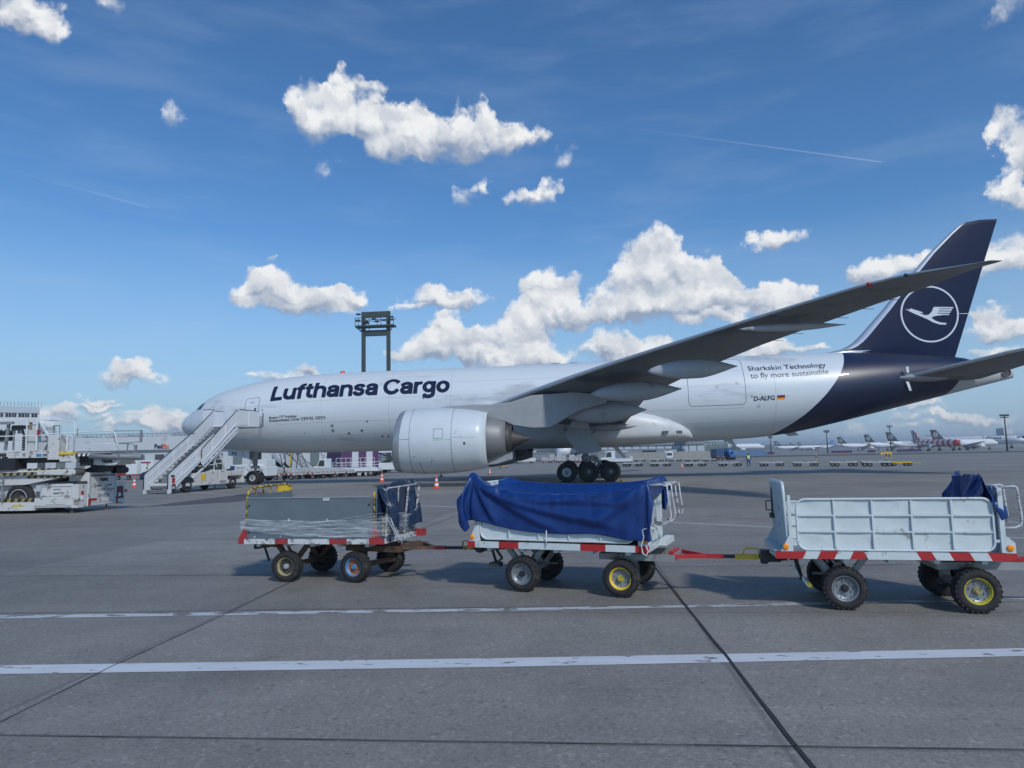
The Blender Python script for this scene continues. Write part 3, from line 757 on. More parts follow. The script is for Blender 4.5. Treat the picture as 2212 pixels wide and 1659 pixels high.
for x in (26.6, 28.0): b = MB(); b.lathe([(8.66, .42), (8.76, .36), (8.80, .1)], 'z', (x + 3, 0, 0), 20); b.build('antenna', 'mid_grey', AC)
b = MB(); b.prism([(41.9, 2.72), (42.5, 2.72), (42.75, 2.2), (42.6, 2.15)], 'y', -.03, .03); b.prism([(46.2, 3.05), (47.0, 3.15), (47.3, 2.88), (46.6, 2.82)], 'y', -.05, .05); b.build('antenna', 'pale_grey', AC)
b = MB(); b.prism([(33.4, 2.55), (33.9, 2.5), (34.6, 1.55), (34.45, 1.5)], 'y', -1.2, -1.12); b.build('antenna', 'pale_grey', AC)

# belly fairing
bx = [18.2, 19, 20.5, 22.5, 25, 28, 31, 33, 35, 36.5, 37.6, 38.5, 39.1, 39.45]
b_w = pchip([18.2, 20.5, 24, 34, 36.5, 38.2, 39.1, 39.45], [1.6, 2.9, 3.42, 3.42, 3.24, 2.75, 2.2, 1.5])
b_t = pchip([18.2, 20, 23, 34, 35.3, 37.5, 38.8, 39.45], [2.9, 3.9, 5.0, 5.8, 5.5, 4.75, 3.9, 3.1])
b_b = pchip([18.2, 20.5, 24, 33, 36, 39.45], [2.55, 2.36, 2.30, 2.30, 2.42, 2.66])
def bel(i, j):
    x = bx[i]; a = 2 * math.pi * j / 48; c_, s_ = math.cos(a), math.sin(a); e = .72
    zc = 3.35 if x < 38 else min(3.35, (b_t(x) + b_b(x)) / 2 + .1)
    h = (b_t(x) - zc) if s_ > 0 else (zc - b_b(x))
    return (x, b_w(x) * math.copysign(abs(c_) ** e, c_), zc + h * math.copysign(abs(s_) ** e, s_))
b = MB(); b.grid(bel, len(bx), 49); b.build('belly_fairing', 'fairing_paint' if 'fairing_paint' in M else MM('fairing_paint', (.56, .58, .60), .4, var=.06, scale=.8, dark=(.42, .42, .42), darkamt=.3, dscale=.5), AC, weld=True)
b = MB()
for x in (37.1, 38.05): b.box(x, x + .38, -3.26, -3.1, 3.12, 3.34)
b.build('air_slot', 'seam', AC)

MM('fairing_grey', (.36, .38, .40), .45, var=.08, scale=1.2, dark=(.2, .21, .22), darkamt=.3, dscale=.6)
# ---------------------------------------------------------------- wings
yl = [2.2, 3.1, 5, 8, 9.7, 12, 15.3, 18.6, 22, 25.5, 28, 29.3, 30.2, 31.0, 31.8, 32.4]
lex = pchip([2.2, 28.8, 30.0, 31.2, 32.4], [23.7, 41.55, 42.25, 42.85, 43.32])
lez = pchip([2.2, 3.1, 8, 12, 18, 24, 29, 32.4], [5.1, 5.2, 5.78, 6.28, 6.86, 7.32, 7.58, 7.27])
tex = pchip([2.2, 4.5, 7, 9.4, 11.7, 15.3, 18.6, 21.5, 25.5, 28.3, 29.8, 31, 32.4], [34.2, 34.5, 35.1, 36.3, 37.35, 38.85, 40.2, 41.4, 43.0, 44.0, 44.15, 43.98, 43.72])
tez = pchip([2.2, 4.5, 7, 9.4, 11.7, 15.3, 18.6, 21.5, 25.5, 29.3, 32.4], [3.5, 3.95, 5.0, 5.75, 6.15, 6.62, 6.98, 7.2, 7.48, 7.62, 7.25])
tt = pchip([2.2, 9, 18, 29.3, 32.4], [.125, .105, .095, .085, .07])
def wing_section(s):
    N_ = 22
    prof = []
    for k in range(N_ + 1):
        t = (1 - math.cos(math.pi * k / N_)) / 2
        th = 5 * (.2969 * math.sqrt(t) - .126 * t - .3516 * t * t + .2843 * t ** 3 - .1015 * t ** 4)
        prof.append((t, th))
    loop = [(t, .60 * th) for t, th in prof[::-1]] + [(t, -.48 * th) for t, th in prof[1:]]
    return loop
loop = wing_section(1)
def build_wing(s, parent):
    def fn(i, j):
        y = yl[j]; t, h = loop[i]; c_ = tex(y) - lex(y)
        return (lex(y) + c_ * t, s * y, lez(y) + (tez(y) - lez(y)) * t + h * tt(y) * c_ * 1.7)
    b = MB(); nl = len(loop)
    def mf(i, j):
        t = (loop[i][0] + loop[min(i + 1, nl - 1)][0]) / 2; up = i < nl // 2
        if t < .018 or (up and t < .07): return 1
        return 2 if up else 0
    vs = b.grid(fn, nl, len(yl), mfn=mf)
    try: b.bm.faces.new([vs[i][-1] for i in range(nl)])
    except ValueError: pass
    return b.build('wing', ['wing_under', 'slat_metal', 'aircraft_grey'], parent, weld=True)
def canoe(x0, x1, y, z, rz, ry, name, parent, tail=.55, mk='fairing_grey', rise=.0):
    b = MB(); n = 18
    def fn(i, j):
        t = i / n; a = 2 * math.pi * j / 20
        if t < .45: k = math.sin(t / .45 * math.pi / 2) ** .75
        elif t < .6: k = 1
        else: k = max(1 - ((t - .6) / .4) ** 1.35, .04)
        return (x0 + (x1 - x0) * t, y + ry * k * math.cos(a), z + rise * t + rz * k * math.sin(a) + .25 * rz * (t - .5))
    b.grid(fn, n + 1, 21); return b.build(name, mk, parent, weld=True)
for s in (-1, 1):
    wg = build_wing(s, AC)
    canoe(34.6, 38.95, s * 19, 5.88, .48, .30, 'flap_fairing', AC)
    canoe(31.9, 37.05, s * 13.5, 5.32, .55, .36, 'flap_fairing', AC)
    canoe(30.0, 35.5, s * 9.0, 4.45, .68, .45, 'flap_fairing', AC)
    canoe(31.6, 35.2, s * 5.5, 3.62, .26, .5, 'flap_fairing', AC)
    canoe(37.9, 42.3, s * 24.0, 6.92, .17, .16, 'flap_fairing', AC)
    # inboard flap and root shoulder under the wing
    b = MB(); b.hull([(30.5, s * 3.0, 4.3), (33.9, s * 3.0, 3.45), (34.8, s * 8.6, 4.35), (32.2, s * 9.4, 4.9), (30.5, s * 3.0, 5.2), (34.7, s * 3.0, 4.2), (35.3, s * 8.6, 5.3), (32.2, s * 9.4, 5.6)])
    b.build('inboard_flap', 'aircraft_grey', AC, bevel=.08)
    # lights in the leading edge near the tip
    for (yy, mk) in ((28.55, 'red' if s < 0 else 'black'), (29.75, 'glass_dark')):
        b = MB(); b.lathe([(-.30, .01), (-.25, .05), (-.1, .075), (.1, .075), (.25, .05), (.30, .01)], 'y', (0, 0, 0), 12)
        bmesh.ops.rotate(b.bm, verts=b.bm.verts, cent=(0, 0, 0), matrix=Matrix.Rotation(R(35) * s * -1 * -1, 3, 'Z'))
        bmesh.ops.translate(b.bm, verts=b.bm.verts, vec=(lex(yy) + .08, s * yy, lez(yy) - .03)); b.build('wing_light', mk, AC)
    b = MB()
    for k in range(8):
        yy = 19.5 + k * 1.3; p = Vector((tex(yy), s * yy, tez(yy))); b.cyl(p, p + Vector((.45, 0, -.03)), .012, 5)
    b.build('static_wick', 'black', AC)

# ---------------------------------------------------------------- engines
EZ = 2.88
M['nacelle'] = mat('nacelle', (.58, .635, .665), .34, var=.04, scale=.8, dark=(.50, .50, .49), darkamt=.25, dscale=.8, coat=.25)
def engine(s):
    y = s * 9.7
    prof = [(22.3, 0.01), (22.3, 1.52), (21.2, 1.56), (20.5, 1.60), (20.12, 1.66), (19.95, 1.74), (19.91, 1.81), (19.96, 1.87), (20.1, 1.935), (20.36, 1.975), (20.7, 2.01), (21.4, 2.055), (22.3, 2.075), (23.2, 2.05), (24.2, 1.955), (25.0, 1.83), (25.62, 1.70), (25.62, 1.62), (25.0, 1.58), (24.5, 1.55)]
    mi = [2, 3, 3, 3, 1, 1, 1, 1, 1, 0, 0, 0, 0, 0, 0, 0, 2, 2, 2]
    b = MB(); b.lathe(prof, 'x', (0, y, EZ), 64, mi)
    for v in b.bm.verts:      # intake leans forward at the top edge of the lip
        if v.co.x < 21.2: v.co.x -= (v.co.z - EZ) * -.10 * (21.2 - v.co.x) / 1.3
    en = b.build('engine', ['nacelle', 'lip_metal', 'black', 'mid_grey'], AC)
    b = MB()
    for xx in (20.98, 23.55):
        rr = pchip([20.36, 20.7, 21.4, 22.3, 23.2, 24.2, 25.0, 25.62], [1.975, 2.01, 2.055, 2.075, 2.05, 1.955, 1.83, 1.70])
        b.lathe([(xx, rr(xx) + .004), (xx + .022, rr(xx + .022) + .004)], 'x', (0, y, EZ), 64)
    def nl_(a0, a1, x0, x1, wd=.02):
        n = 16
        def fn(i, j):
            t = i / n; a = R(a0 + (a1 - a0) * t); xx = x0 + (x1 - x0) * t; r_ = rr(xx) + .005
            if abs(x1 - x0) > .3 and a0 == a1: a += (j - .5) * wd / 2
            else: xx += (j - .5) * wd
            return (xx, y + s * r_ * math.cos(a), EZ + r_ * math.sin(a))
        b.grid(fn, n + 1, 2)
    nl_(2, 2, 20.36, 20.98); nl_(0, 0, 22.4, 23.55, .012); nl_(-40, -88, 21.55, 21.7, .03); nl_(4, 4, 23.55, 25.0, .01)
    for (a0, a1, x0, x1) in ((3, 3, 22.5, 23.05), (19, 19, 22.5, 23.05), (3, 19, 22.5, 22.5), (3, 19, 23.05, 23.05)): nl_(a0, a1, x0, x1, .02)
    b.build('cowl_seam', 'seam', en)
    b = MB()
    for (a, xx, rr_) in ((-7, 24.35, .085), (-38, 22.3, .05), (-28, 21.25, .035)):
        r_ = rr(xx) + .007; ct = Vector((xx, y + s * r_ * math.cos(R(a)), EZ + r_ * math.sin(R(a)))); nrm = Vector((0, s * math.cos(R(a)), math.sin(R(a)))); tn = nrm.cross(Vector((1, 0, 0)))
        b._add([ct + Vector((rr_ * math.cos(k * math.pi / 6), 0, 0)) + tn * rr_ * math.sin(k * math.pi / 6) for k in range(12)], [tuple(range(12))])
    b.build('cowl_vent', 'seam', en)
    b = MB(); b.lathe([(24.4, 1.36), (25.3, 1.38), (25.8, 1.30), (26.3, 1.15), (26.72, .99), (26.72, .93), (26.3, .90)], 'x', (0, y, EZ + .1), 48, [0] * 4 + [1] * 2)
    b.build('core_cowl', ['core_metal', 'black'], en)
    b = MB(); b.lathe([(26.4, .90), (26.7, .90), (27.1, .84), (27.1, .78), (26.6, .76)], 'x', (0, y, EZ + .06), 40); b.build('exhaust_nozzle', 'hot_metal', en)
    b = MB(); b.lathe([(26.6, .72), (26.9, .62), (27.3, .47), (27.8, .22), (28.24, .03), (28.3, .01)], 'x', (0, y, EZ + .0), 32); b.build('exhaust_plug', 'hot_metal', en)
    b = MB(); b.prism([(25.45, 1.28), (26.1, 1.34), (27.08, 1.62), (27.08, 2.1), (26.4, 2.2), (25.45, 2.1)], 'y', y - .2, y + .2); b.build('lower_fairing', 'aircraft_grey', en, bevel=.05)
    # fan and spinner
    b = MB()
    for k in range(22):
        a = 2 * math.pi * k / 22
        def bl(i, j):
            r_ = .35 + 1.15 * i / 5; aa = a + (j - .5) * .17 + .25 * (i / 5) ** 2; return (22.15 - (j - .5) * .3, y + r_ * math.cos(aa), EZ + r_ * math.sin(aa))
        b.grid(bl, 6, 3)
    b.lathe([(21.55, .01), (21.7, .14), (22.0, .3), (22.2, .38)], 'x', (0, y, EZ), 20); b.build('fan', 'dark_steel', en)
    # pylon
    top = [(22.4, 4.90), (23.2, 5.02), (24.6, 5.08), (25.9, 5.06), (27.0, 5.16), (28.3, 5.55), (31, 5.7), (33.0, 5.45)]
    bot = [(33.0, 4.95), (31.4, 4.55), (30.4, 4.05), (29.5, 3.52), (28.4, 3.50), (27.2, 3.70), (26.75, 3.92), (25.6, 4.25), (24.5, 4.5), (22.9, 4.6)]
    b = MB(); poly = top + bot; n = len(poly); vv = []
    for yy, kk in ((-.34, 0), (.34, 0)): vv += [(p[0], y + yy, p[1]) for p in poly]
    b._add(vv, [tuple(range(n)), tuple(range(2 * n - 1, n - 1, -1))] + [(i, (i + 1) % n, n + (i + 1) % n, n + i) for i in range(n)])
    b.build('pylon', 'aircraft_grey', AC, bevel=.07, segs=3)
for s in (-1, 1): engine(s)

# ---------------------------------------------------------------- wheels and gear
def tyre(b, c, r, w, n=36, mr=.55, m0=0, m1=1, cap=True, m2=2):
    """wheel on the y axis: tyre, rim and hub"""
    h = w / 2
    prof = [(-h * .55, r * mr), (-h * .86, r * (mr + .06)), (-h, r * .78), (-h * .94, r * .90), (-h * .74, r * .975), (-h * .3, r), (h * .3, r), (h * .74, r * .975), (h * .94, r * .90), (h, r * .78), (h * .86, r * (mr + .06)), (h * .55, r * mr)]
    b.lathe(prof, 'y', c, n, [m0] * 11)
    for sg in (-1, 1):
        b.lathe([(sg * h * .6, r * (mr + .01)), (sg * h * .78, r * mr), (sg * h * .74, r * (mr - .06)), (sg * h * .35, r * (mr - .12)), (sg * h * .3, r * .25), (sg * h * .62, r * .2), (sg * h * .66, .004)], 'y', c, n, [m1, m1, m1, m1, m1, m2])
def aircraft_wheel(parent, x, y, r, w, rim, spokes=False):
    b = MB(); tyre(b, (0, 0, 0), r, w, 40, .46)
    if spokes:
        for k in range(18):
            a = 2 * math.pi * k / 18
            b.m(1).bar((r * .2 * math.cos(a), -w * .24, r * .2 * math.sin(a)), (r * .40 * math.cos(a), -w * .24, r * .40 * math.sin(a)), .03, .05)
    bmesh.ops.translate(b.bm, verts=b.bm.verts, vec=(x, y, r * .985)); 
    return b.build('wheel', ['rubber', rim, 'mid_grey'], parent)
b = MB(); b.cyl((5.8, 0, 2.9), (5.88, 0, 1.25), .16, 16).cyl((5.88, 0, 1.3), (5.88, 0, .55), .10, 16).cyl((5.88, -.45, .545), (5.88, .45, .545), .09, 12)
b.bar((5.85, 0, 1.9), (4.6, 0, 2.7), .12).bar((5.85, -.12, 1.5), (6.45, -.05, 1.1), .06).bar((6.45, 0, 1.1), (5.95, 0, .65), .07).box(5.6, 6.15, -.18, .18, 1.25, 1.45)
b.tube([(5.7, -.15, 1.9), (5.5, -.3, 1.5), (5.7, -.2, 1.1), (5.85, -.1, .8)], .025, 6).bar((6.1, -.3, 1.3), (6.5, -.35, 1.0), .05).bar((5.3, -.3, 1.25), (5.6, -.2, .95), .05)
ng = b.build('nose_gear', 'grey_steel', AC)
for yy in (-.36, .36): aircraft_wheel(ng, 5.88, yy, .545, .42, 'pale_grey')
for yy in (-.72, .66):
    b = MB(); b.prism([(3.95, 2.78), (5.15, 2.66), (5.15, 2.10), (4.0, 2.28)], 'y', yy, yy + .05); b.prism([(5.19, 2.66), (5.72, 2.60), (5.72, 1.98), (5.19, 2.10)], 'y', yy, yy + .05)
    gd = b.build('gear_door', 'pale_white' if 'pale_white' in M else MM('pale_white', (.60, .62, .65), .4, var=.05), AC)
    if yy < 0: text_obj('FG', .36, 'black', gd, (4.28, yy, 2.32), bold=.01, eps=.006)
for yy in (-.3, .25):
    b = MB(); b.prism([(5.45, 2.62), (6.25, 2.6), (6.2, 1.95), (5.55, 1.9)], 'y', yy, yy + .04); b.build('gear_door', 'grey_steel', AC)
for s in (-1, 1):
    y = s * 5.49
    b = MB(); b.cyl((31.3, y, 5.0), (31.62, y, 1.9), .24, 20).cyl((31.62, y, 2.0), (31.75, y, .75), .17, 18).cyl((31.6, y, 1.75), (31.66, y, 1.35), .27, 20)
    b.bar((30.35, y, .62), (33.25, y, .62), .28, .34)
    for xx in (30.35, 31.8, 33.25): b.cyl((xx, y - .75, .65), (xx, y + .75, .65), .10, 12)
    b.bar((31.7, y, 1.6), (32.6, y, 1.25), .12).bar((32.6, y, 1.25), (32.2, y, .75), .12).bar((31.5, y, 2.6), (30.2, y, 3.6), .16).bar((31.4, y, 2.8), (33.2, y, 3.9), .13).bar((31.3, y, 3.2), (31.5, y * .35, 3.3), .2)
    for k in range(5): b.tube([(31.75, y - .2 + k * .08, 1.7 - k * .1), (32.3, y - .25 + k * .09, 1.5 + .08 * k), (32.7, y - .3 + k * .1, 1.15), (33.0, y - .3 + .12 * k, .8)], .025, 6)
    mg = b.build('main_gear', 'grey_steel', AC)
    for xx in (30.35, 31.8, 33.25):
        for d in (-.70, .70): aircraft_wheel(mg, xx, y + d, .665, .50, 'pale_grey' if xx < 31 else 'dark_steel', xx < 31 and s < 0)
    b = MB(); yy = s * 6.3
    b.prism([(30.87, 4.05), (31.82, 3.92), (32.16, 2.95), (32.74, 2.10), (32.55, 1.98), (31.14, 1.80), (30.29, 3.2)], 'y', yy - .04, yy + .04); b.build('gear_door', 'aircraft_grey', AC)
    b = MB(); b.prism([(30.75, 4.05), (31.85, 3.92), (31.95, 3.55), (30.62, 3.62)], 'y', yy - s * -.05, yy - s * -.08); b.build('gear_door_hinge', 'pale_grey', AC)
for xx in (29.62, 33.98):
    b = MB(); b.prism([(xx - .13, 0.0), (xx + .13, 0.0), (xx + .1, .10), (xx - .1, .16)], 'y', -6.6, -5.9)
    tag(b.build('wheel_chock', 'worn_yellow'), 'worn yellow wheel chock %s the main landing gear wheels' % ('in front of' if xx < 31 else 'behind'), 'wheel chock', 'chocks at the main wheels')

# ---------------------------------------------------------------- fin, tailplane
fz = [8.2, 8.85, 8.95, 9.1, 9.3, 9.6, 10, 12, 14, 16, 17.4, 18.0, 18.25, 18.40]
f_le = pchip([8.2, 8.85, 8.95, 9.1, 9.3, 9.6, 10, 17.9, 18.25, 18.40], [47.5, 49.0, 49.9, 50.6, 51.1, 51.55, 51.98, 59.42, 59.95, 61.0])
f_te = pchip([8.2, 18.42], [58.58, 62.35])
def finf(i, j):
    z = fz[j]; N_ = 16; k = i if i <= N_ else 2 * N_ - i; t = (1 - math.cos(math.pi * k / N_)) / 2; c_ = f_te(z) - f_le(z)
    th = 5 * (.2969 * math.sqrt(t) - .126 * t - .3516 * t * t + .2843 * t ** 3 - .1036 * t ** 4) * .085
    hw = th * min(c_, 7.5); return (f_le(z) + c_ * t, (-hw if i <= N_ else hw), z)
b = MB(); vs = b.grid(finf, 33, len(fz), mfn=lambda i, j: 1 if (i in (0, 1, 2, 29, 30, 31) or j < 2 and i < 6) else 0)
try: b.bm.faces.new([vs[i][-1] for i in range(32)])
except ValueError: pass
fin_o = b.build('tail_fin', ['navy', 'slat_metal'], AC, weld=True)
def fin_y(x, z):
    c_ = f_te(z) - f_le(z); t = min(max((x - f_le(z)) / c_, 0.001), 1)
    return -5 * (.2969 * math.sqrt(t) - .126 * t - .3516 * t * t + .2843 * t ** 3 - .1036 * t ** 4) * .085 * min(c_, 7.5)
def fin_poly(polys, mk, name, off):
    bm = bmesh.new()
    for P in polys:
        vs = [bm.verts.new((p[0], 0, p[1])) for p in P]
        try: bm.faces.new(vs)
        except ValueError: pass
    bmesh.ops.triangulate(bm, faces=bm.faces)
    for _ in range(4):
        es = [e for e in bm.edges if e.calc_length() > .4]
        if not es: break
        bmesh.ops.subdivide_edges(bm, edges=es, cuts=1); bmesh.ops.triangulate(bm, faces=bm.faces)
    for v in bm.verts: v.co.y = fin_y(v.co.x, v.co.z) - off
    me = bpy.data.meshes.new(name); bm.to_mesh(me); bm.free(); me.materials.append(M[mk]); o = bpy.data.objects.new(name, me); col.objects.link(o); o.parent = fin_o; return o
MM('emblem_white', (.62, .66, .72), .35, var=.03)
cx_, cz_, k_ = 57.0, 11.48, 2.05 / 194
ring = []
for i in range(72):
    a0, a1 = 2 * math.pi * i / 72, 2 * math.pi * (i + 1) / 72
    ring.append([(cx_ + 2.07 * math.cos(a0), cz_ + 2.09 * math.sin(a0)), (cx_ + 2.07 * math.cos(a1), cz_ + 2.09 * math.sin(a1)), (cx_ + 1.95 * math.cos(a1), cz_ + 1.97 * math.sin(a1)), (cx_ + 1.95 * math.cos(a0), cz_ + 1.97 * math.sin(a0))])
fin_poly(ring, 'emblem_white', 'emblem_ring', .012)
T = lambda P: [(cx_ + (x - 1199) * k_ + (755 - y) * k_ * .03, cz_ - (y - 755) * k_ + (x - 1199) * k_ * -.02) for x, y in P]
crane = [T([(1035, 717), (1064, 724), (1110, 741), (1165, 763), (1185, 766), (1215, 812), (1180, 791), (1130, 768), (1080, 744)]),
 T([(1064, 724), (1070, 714), (1150, 742), (1152, 749), (1128, 748), (1095, 736)]),
 T([(1165, 763), (1190, 761), (1212, 738), (1227, 706), (1270, 706), (1246, 752), (1240, 768), (1218, 774), (1208, 783), (1215, 812)]),
 T([(1208, 783), (1235, 802), (1270, 815), (1309, 818), (1305, 831), (1262, 828), (1215, 812)]),
 T([(1268, 706), (1361, 708), (1355, 718), (1263, 716)]), T([(1262, 721), (1352, 723), (1346, 733), (1257, 731)]),
 T([(1255, 737), (1342, 739), (1335, 748), (1250, 747)]), T([(1248, 752), (1333, 755), (1326, 763), (1290, 762), (1240, 768)])]
fin_poly(crane, 'emblem_white', 'crane_emblem', .012)
fin_poly([[(59.0, 11.44), (59.9, 11.42), (59.9, 11.47), (59.0, 11.47)]], 'emblem_white', 'fin_marking', .016)
MM('navy_seam', (.004, .005, .012), .5, var=.02)
fin_poly([[(f_te(z) - 2.1 + .02, z), (f_te(z) - 2.06, z), (f_te(z + 1) - 2.0, z + 1), (f_te(z + 1) - 2.04 + .02, z + 1)] for z in (8.6, 9.6, 10.6, 11.6, 12.6, 13.6, 14.6, 15.6, 16.6)], 'navy_seam', 'rudder_seam', .010)
MM('white_edge', (.6, .63, .68), .4, var=.02)
for s in (-1, 1):
    ys = [1.0, 2.6, 5, 7.5, 9.5, 10.3, 10.76]
    l_ = pchip([1.0, 2.6, 10.3, 10.76], [53.3, 54.55, 60.5, 61.4]); t_ = pchip([1.0, 2.6, 10.76], [59.7, 60.1, 62.6])
    zl = pchip([1, 10.76], [6.62, 8.05])
    def stf(i, j):
        y = ys[j]; t, h = loop[i]; c_ = t_(y) - l_(y); return (l_(y) + c_ * t, s * y, zl(y) + .06 * t + h * c_ * .17 - t * .12)
    b = MB(); b.grid(stf, len(loop), len(ys), mfn=lambda i, j: 1 if 18 < i < 25 else 0); b.build('tailplane', ['wing_under', 'slat_metal'], AC, weld=True)
canoe(53.2, 58.0, -1.95, 6.72, .34, .75, 'tailplane_root', AC, mk='aircraft_grey')
b = MB(); b.prism([(54.05, 7.0), (54.2, 7.0), (54.2, 7.42), (54.02, 7.42)], 'y', -2.55, -2.5); b.prism([(54.05, 6.4), (54.25, 6.4), (54.42, 5.75), (54.25, 5.75)], 'y', -2.3, -2.24); b.build('trim_marking', 'white_clean', AC)
b = MB(); b.lathe([(-.05, .33), (.0, .36), (.02, .3), (.0, .01)], 'y', (61.7, -.50, 7.02), 20); b.build('exhaust_outlet', 'hot_metal', AC)
# ============================================================ cloth by relaxation
def cloth(P0_, rest_u, rest_v, boxes, steps=220, it=6, pin=None, g=-.0011, damp=.985, thick=.018, fr=.5, floor=None):
    P = P0_.copy(); V = P.copy(); nu, nv, _ = P.shape
    W = np.ones((nu, nv, 1))
    if pin is not None: W[pin] = 0
    def con(a, b, wa, wb, L_, k):
        d = b - a; l = np.linalg.norm(d, axis=-1, keepdims=True) + 1e-9
        c = d * ((l - L_) / l) * k / np.maximum(wa + wb, 1e-9); return c * wa, c * wb
    def sweep(ax, s, L_, k, par):
        sl = lambda o: tuple([slice(o + par, None, 2 * s) if i == ax else slice(None) for i in range(2)])
        a_, b_ = sl(0), sl(s); A_, B_ = P[a_], P[b_]; n = min(A_.shape[ax], B_.shape[ax])
        cut = tuple([slice(0, n) if i == ax else slice(None) for i in range(2)])
        ca, cb = con(A_[cut], B_[cut], W[a_][cut], W[b_][cut], L_, k)
        A_[cut] += ca; B_[cut] -= cb
    for st in range(steps):
        vel = (P - V) * damp; V = P.copy(); P = P + (vel + np.array([0, 0, g])) * W
        for _ in range(it):
            sweep(0, 1, rest_u, 1., 0); sweep(0, 1, rest_u, 1., 1); sweep(1, 1, rest_v, 1., 0); sweep(1, 1, rest_v, 1., 1)
            for p_ in range(2): sweep(0, 2, rest_u * 2, .25, p_); sweep(1, 2, rest_v * 2, .25, p_)
            dg = math.hypot(rest_u, rest_v)
            for (sa, sb) in (((slice(0, -1), slice(0, -1)), (slice(1, None), slice(1, None))), ((slice(1, None), slice(0, -1)), (slice(0, -1), slice(1, None)))):
                ca, cb = con(P[sa], P[sb], W[sa], W[sb], dg, .22); P[sa] += ca; P[sb] -= cb
        for (lo, hi) in boxes:
            lo_ = np.array(lo) - thick; hi_ = np.array(hi) + thick
            ins = np.all((P > lo_) & (P < hi_), axis=-1)
            if ins.any():
                q = P[ins]; dl = q - lo_; dh = hi_ - q; dd = np.concatenate([dl, dh], 1); dd[:, 2] = 9
                k = dd.argmin(1); ar = np.arange(len(q)); nq = q.copy()
                lowm = k < 3; nq[ar[lowm], k[lowm]] = lo_[k[lowm]]; nq[ar[~lowm], k[~lowm] - 3] = hi_[k[~lowm] - 3]
                P[ins] = nq; V[ins] = V[ins] * (1 - fr) + nq * fr
        if floor is not None: P[..., 2] = np.maximum(P[..., 2], floor)
    return P
def cloth_mesh(P, name, mk, loc, rz, label, cat, th=.006):
    nu, nv, _ = P.shape; b = MB(); b.grid(lambda i, j: tuple(P[i, j]), nu, nv)
    o = b.build(name, mk, None, normals=False); o.location = loc; o.rotation_euler = (0, 0, rz)
    s = o.modifiers.new('sub', 'SUBSURF'); s.levels = 1; s.render_levels = 1
    so_ = o.modifiers.new('solid', 'SOLIDIFY'); so_.thickness = th; so_.offset = 0
    return tag(o, label, cat)

# ============================================================ baggage carts
def cart_wheel(parent, x, y, r, w, tyre_m, rim_m, hub_m, disc_m=None, loc_name='wheel', chain=False, nut=6, rot=0., piv=None):
    """one cart wheel: tyre with lugs, rim, bolts"""
    h = w / 2; b = MB(); n = 44
    prof = [(-h * .5, r * .56), (-h * .92, r * .62), (-h, r * .78), (-h * .9, r * .93), (-h * .6, r * .985), (h * .6, r * .985), (h * .9, r * .93), (h, r * .78), (h * .92, r * .62), (h * .5, r * .56)]
    b.lathe(prof, 'y', (0, 0, 0), n)
    for k in range(26):
        a = 2 * math.pi * k / 26
        for sg in (-1, 1):
            aa = a + (.12 if sg > 0 else 0)
            c = Vector((math.cos(aa), 0, math.sin(aa))); t = Vector((-math.sin(aa), 0, math.cos(aa)))
            b.bar(c * r * .985 + Vector((0, sg * h * .15, 0)), c * r * .95 + Vector((0, sg * h * .96, 0)), r * .13, .016, up=c)
    wh = b.build('wheel', tyre_m, parent)
    b = MB()
    for sg in (-1, 1):
        b.lathe([(sg * h * .80, r * .62), (sg * h * .86, r * .585), (sg * h * .78, r * .55), (sg * h * .30, r * .51), (sg * h * .24, r * .40), (sg * h * .24, r * .20), (sg * h * .20, .01)], 'y', (0, 0, 0), 32, [0, 0, 0, 1, 1, 1])
    b.m(1)
    for k in range(nut * 2):
        a = 2 * math.pi * (k + .3) / (nut * 2); rr = r * (.33 if k % 2 else .46)
        b.cyl((rr * math.cos(a), -h * .22, rr * math.sin(a)), (rr * math.cos(a), -h * .42, rr * math.sin(a)), r * (.045 if k % 2 else .028), 8)
    rm = b.build('rim', [rim_m, disc_m or rim_m], wh)
    b = MB(); b.cyl((0, 0, 0), (0, -h * .62, 0), r * .17, 18).cyl((0, -h * .6, 0), (0, -h * .82, 0), r * .12, 6); b.build('hub', hub_m, wh)
    if hub_m in ('rust_orange', 'mid_grey_blue'):
        pass
    wh.location = (x, y, r); wh.rotation_euler = (0, R(random.uniform(0, 60)), 0)
    return wh
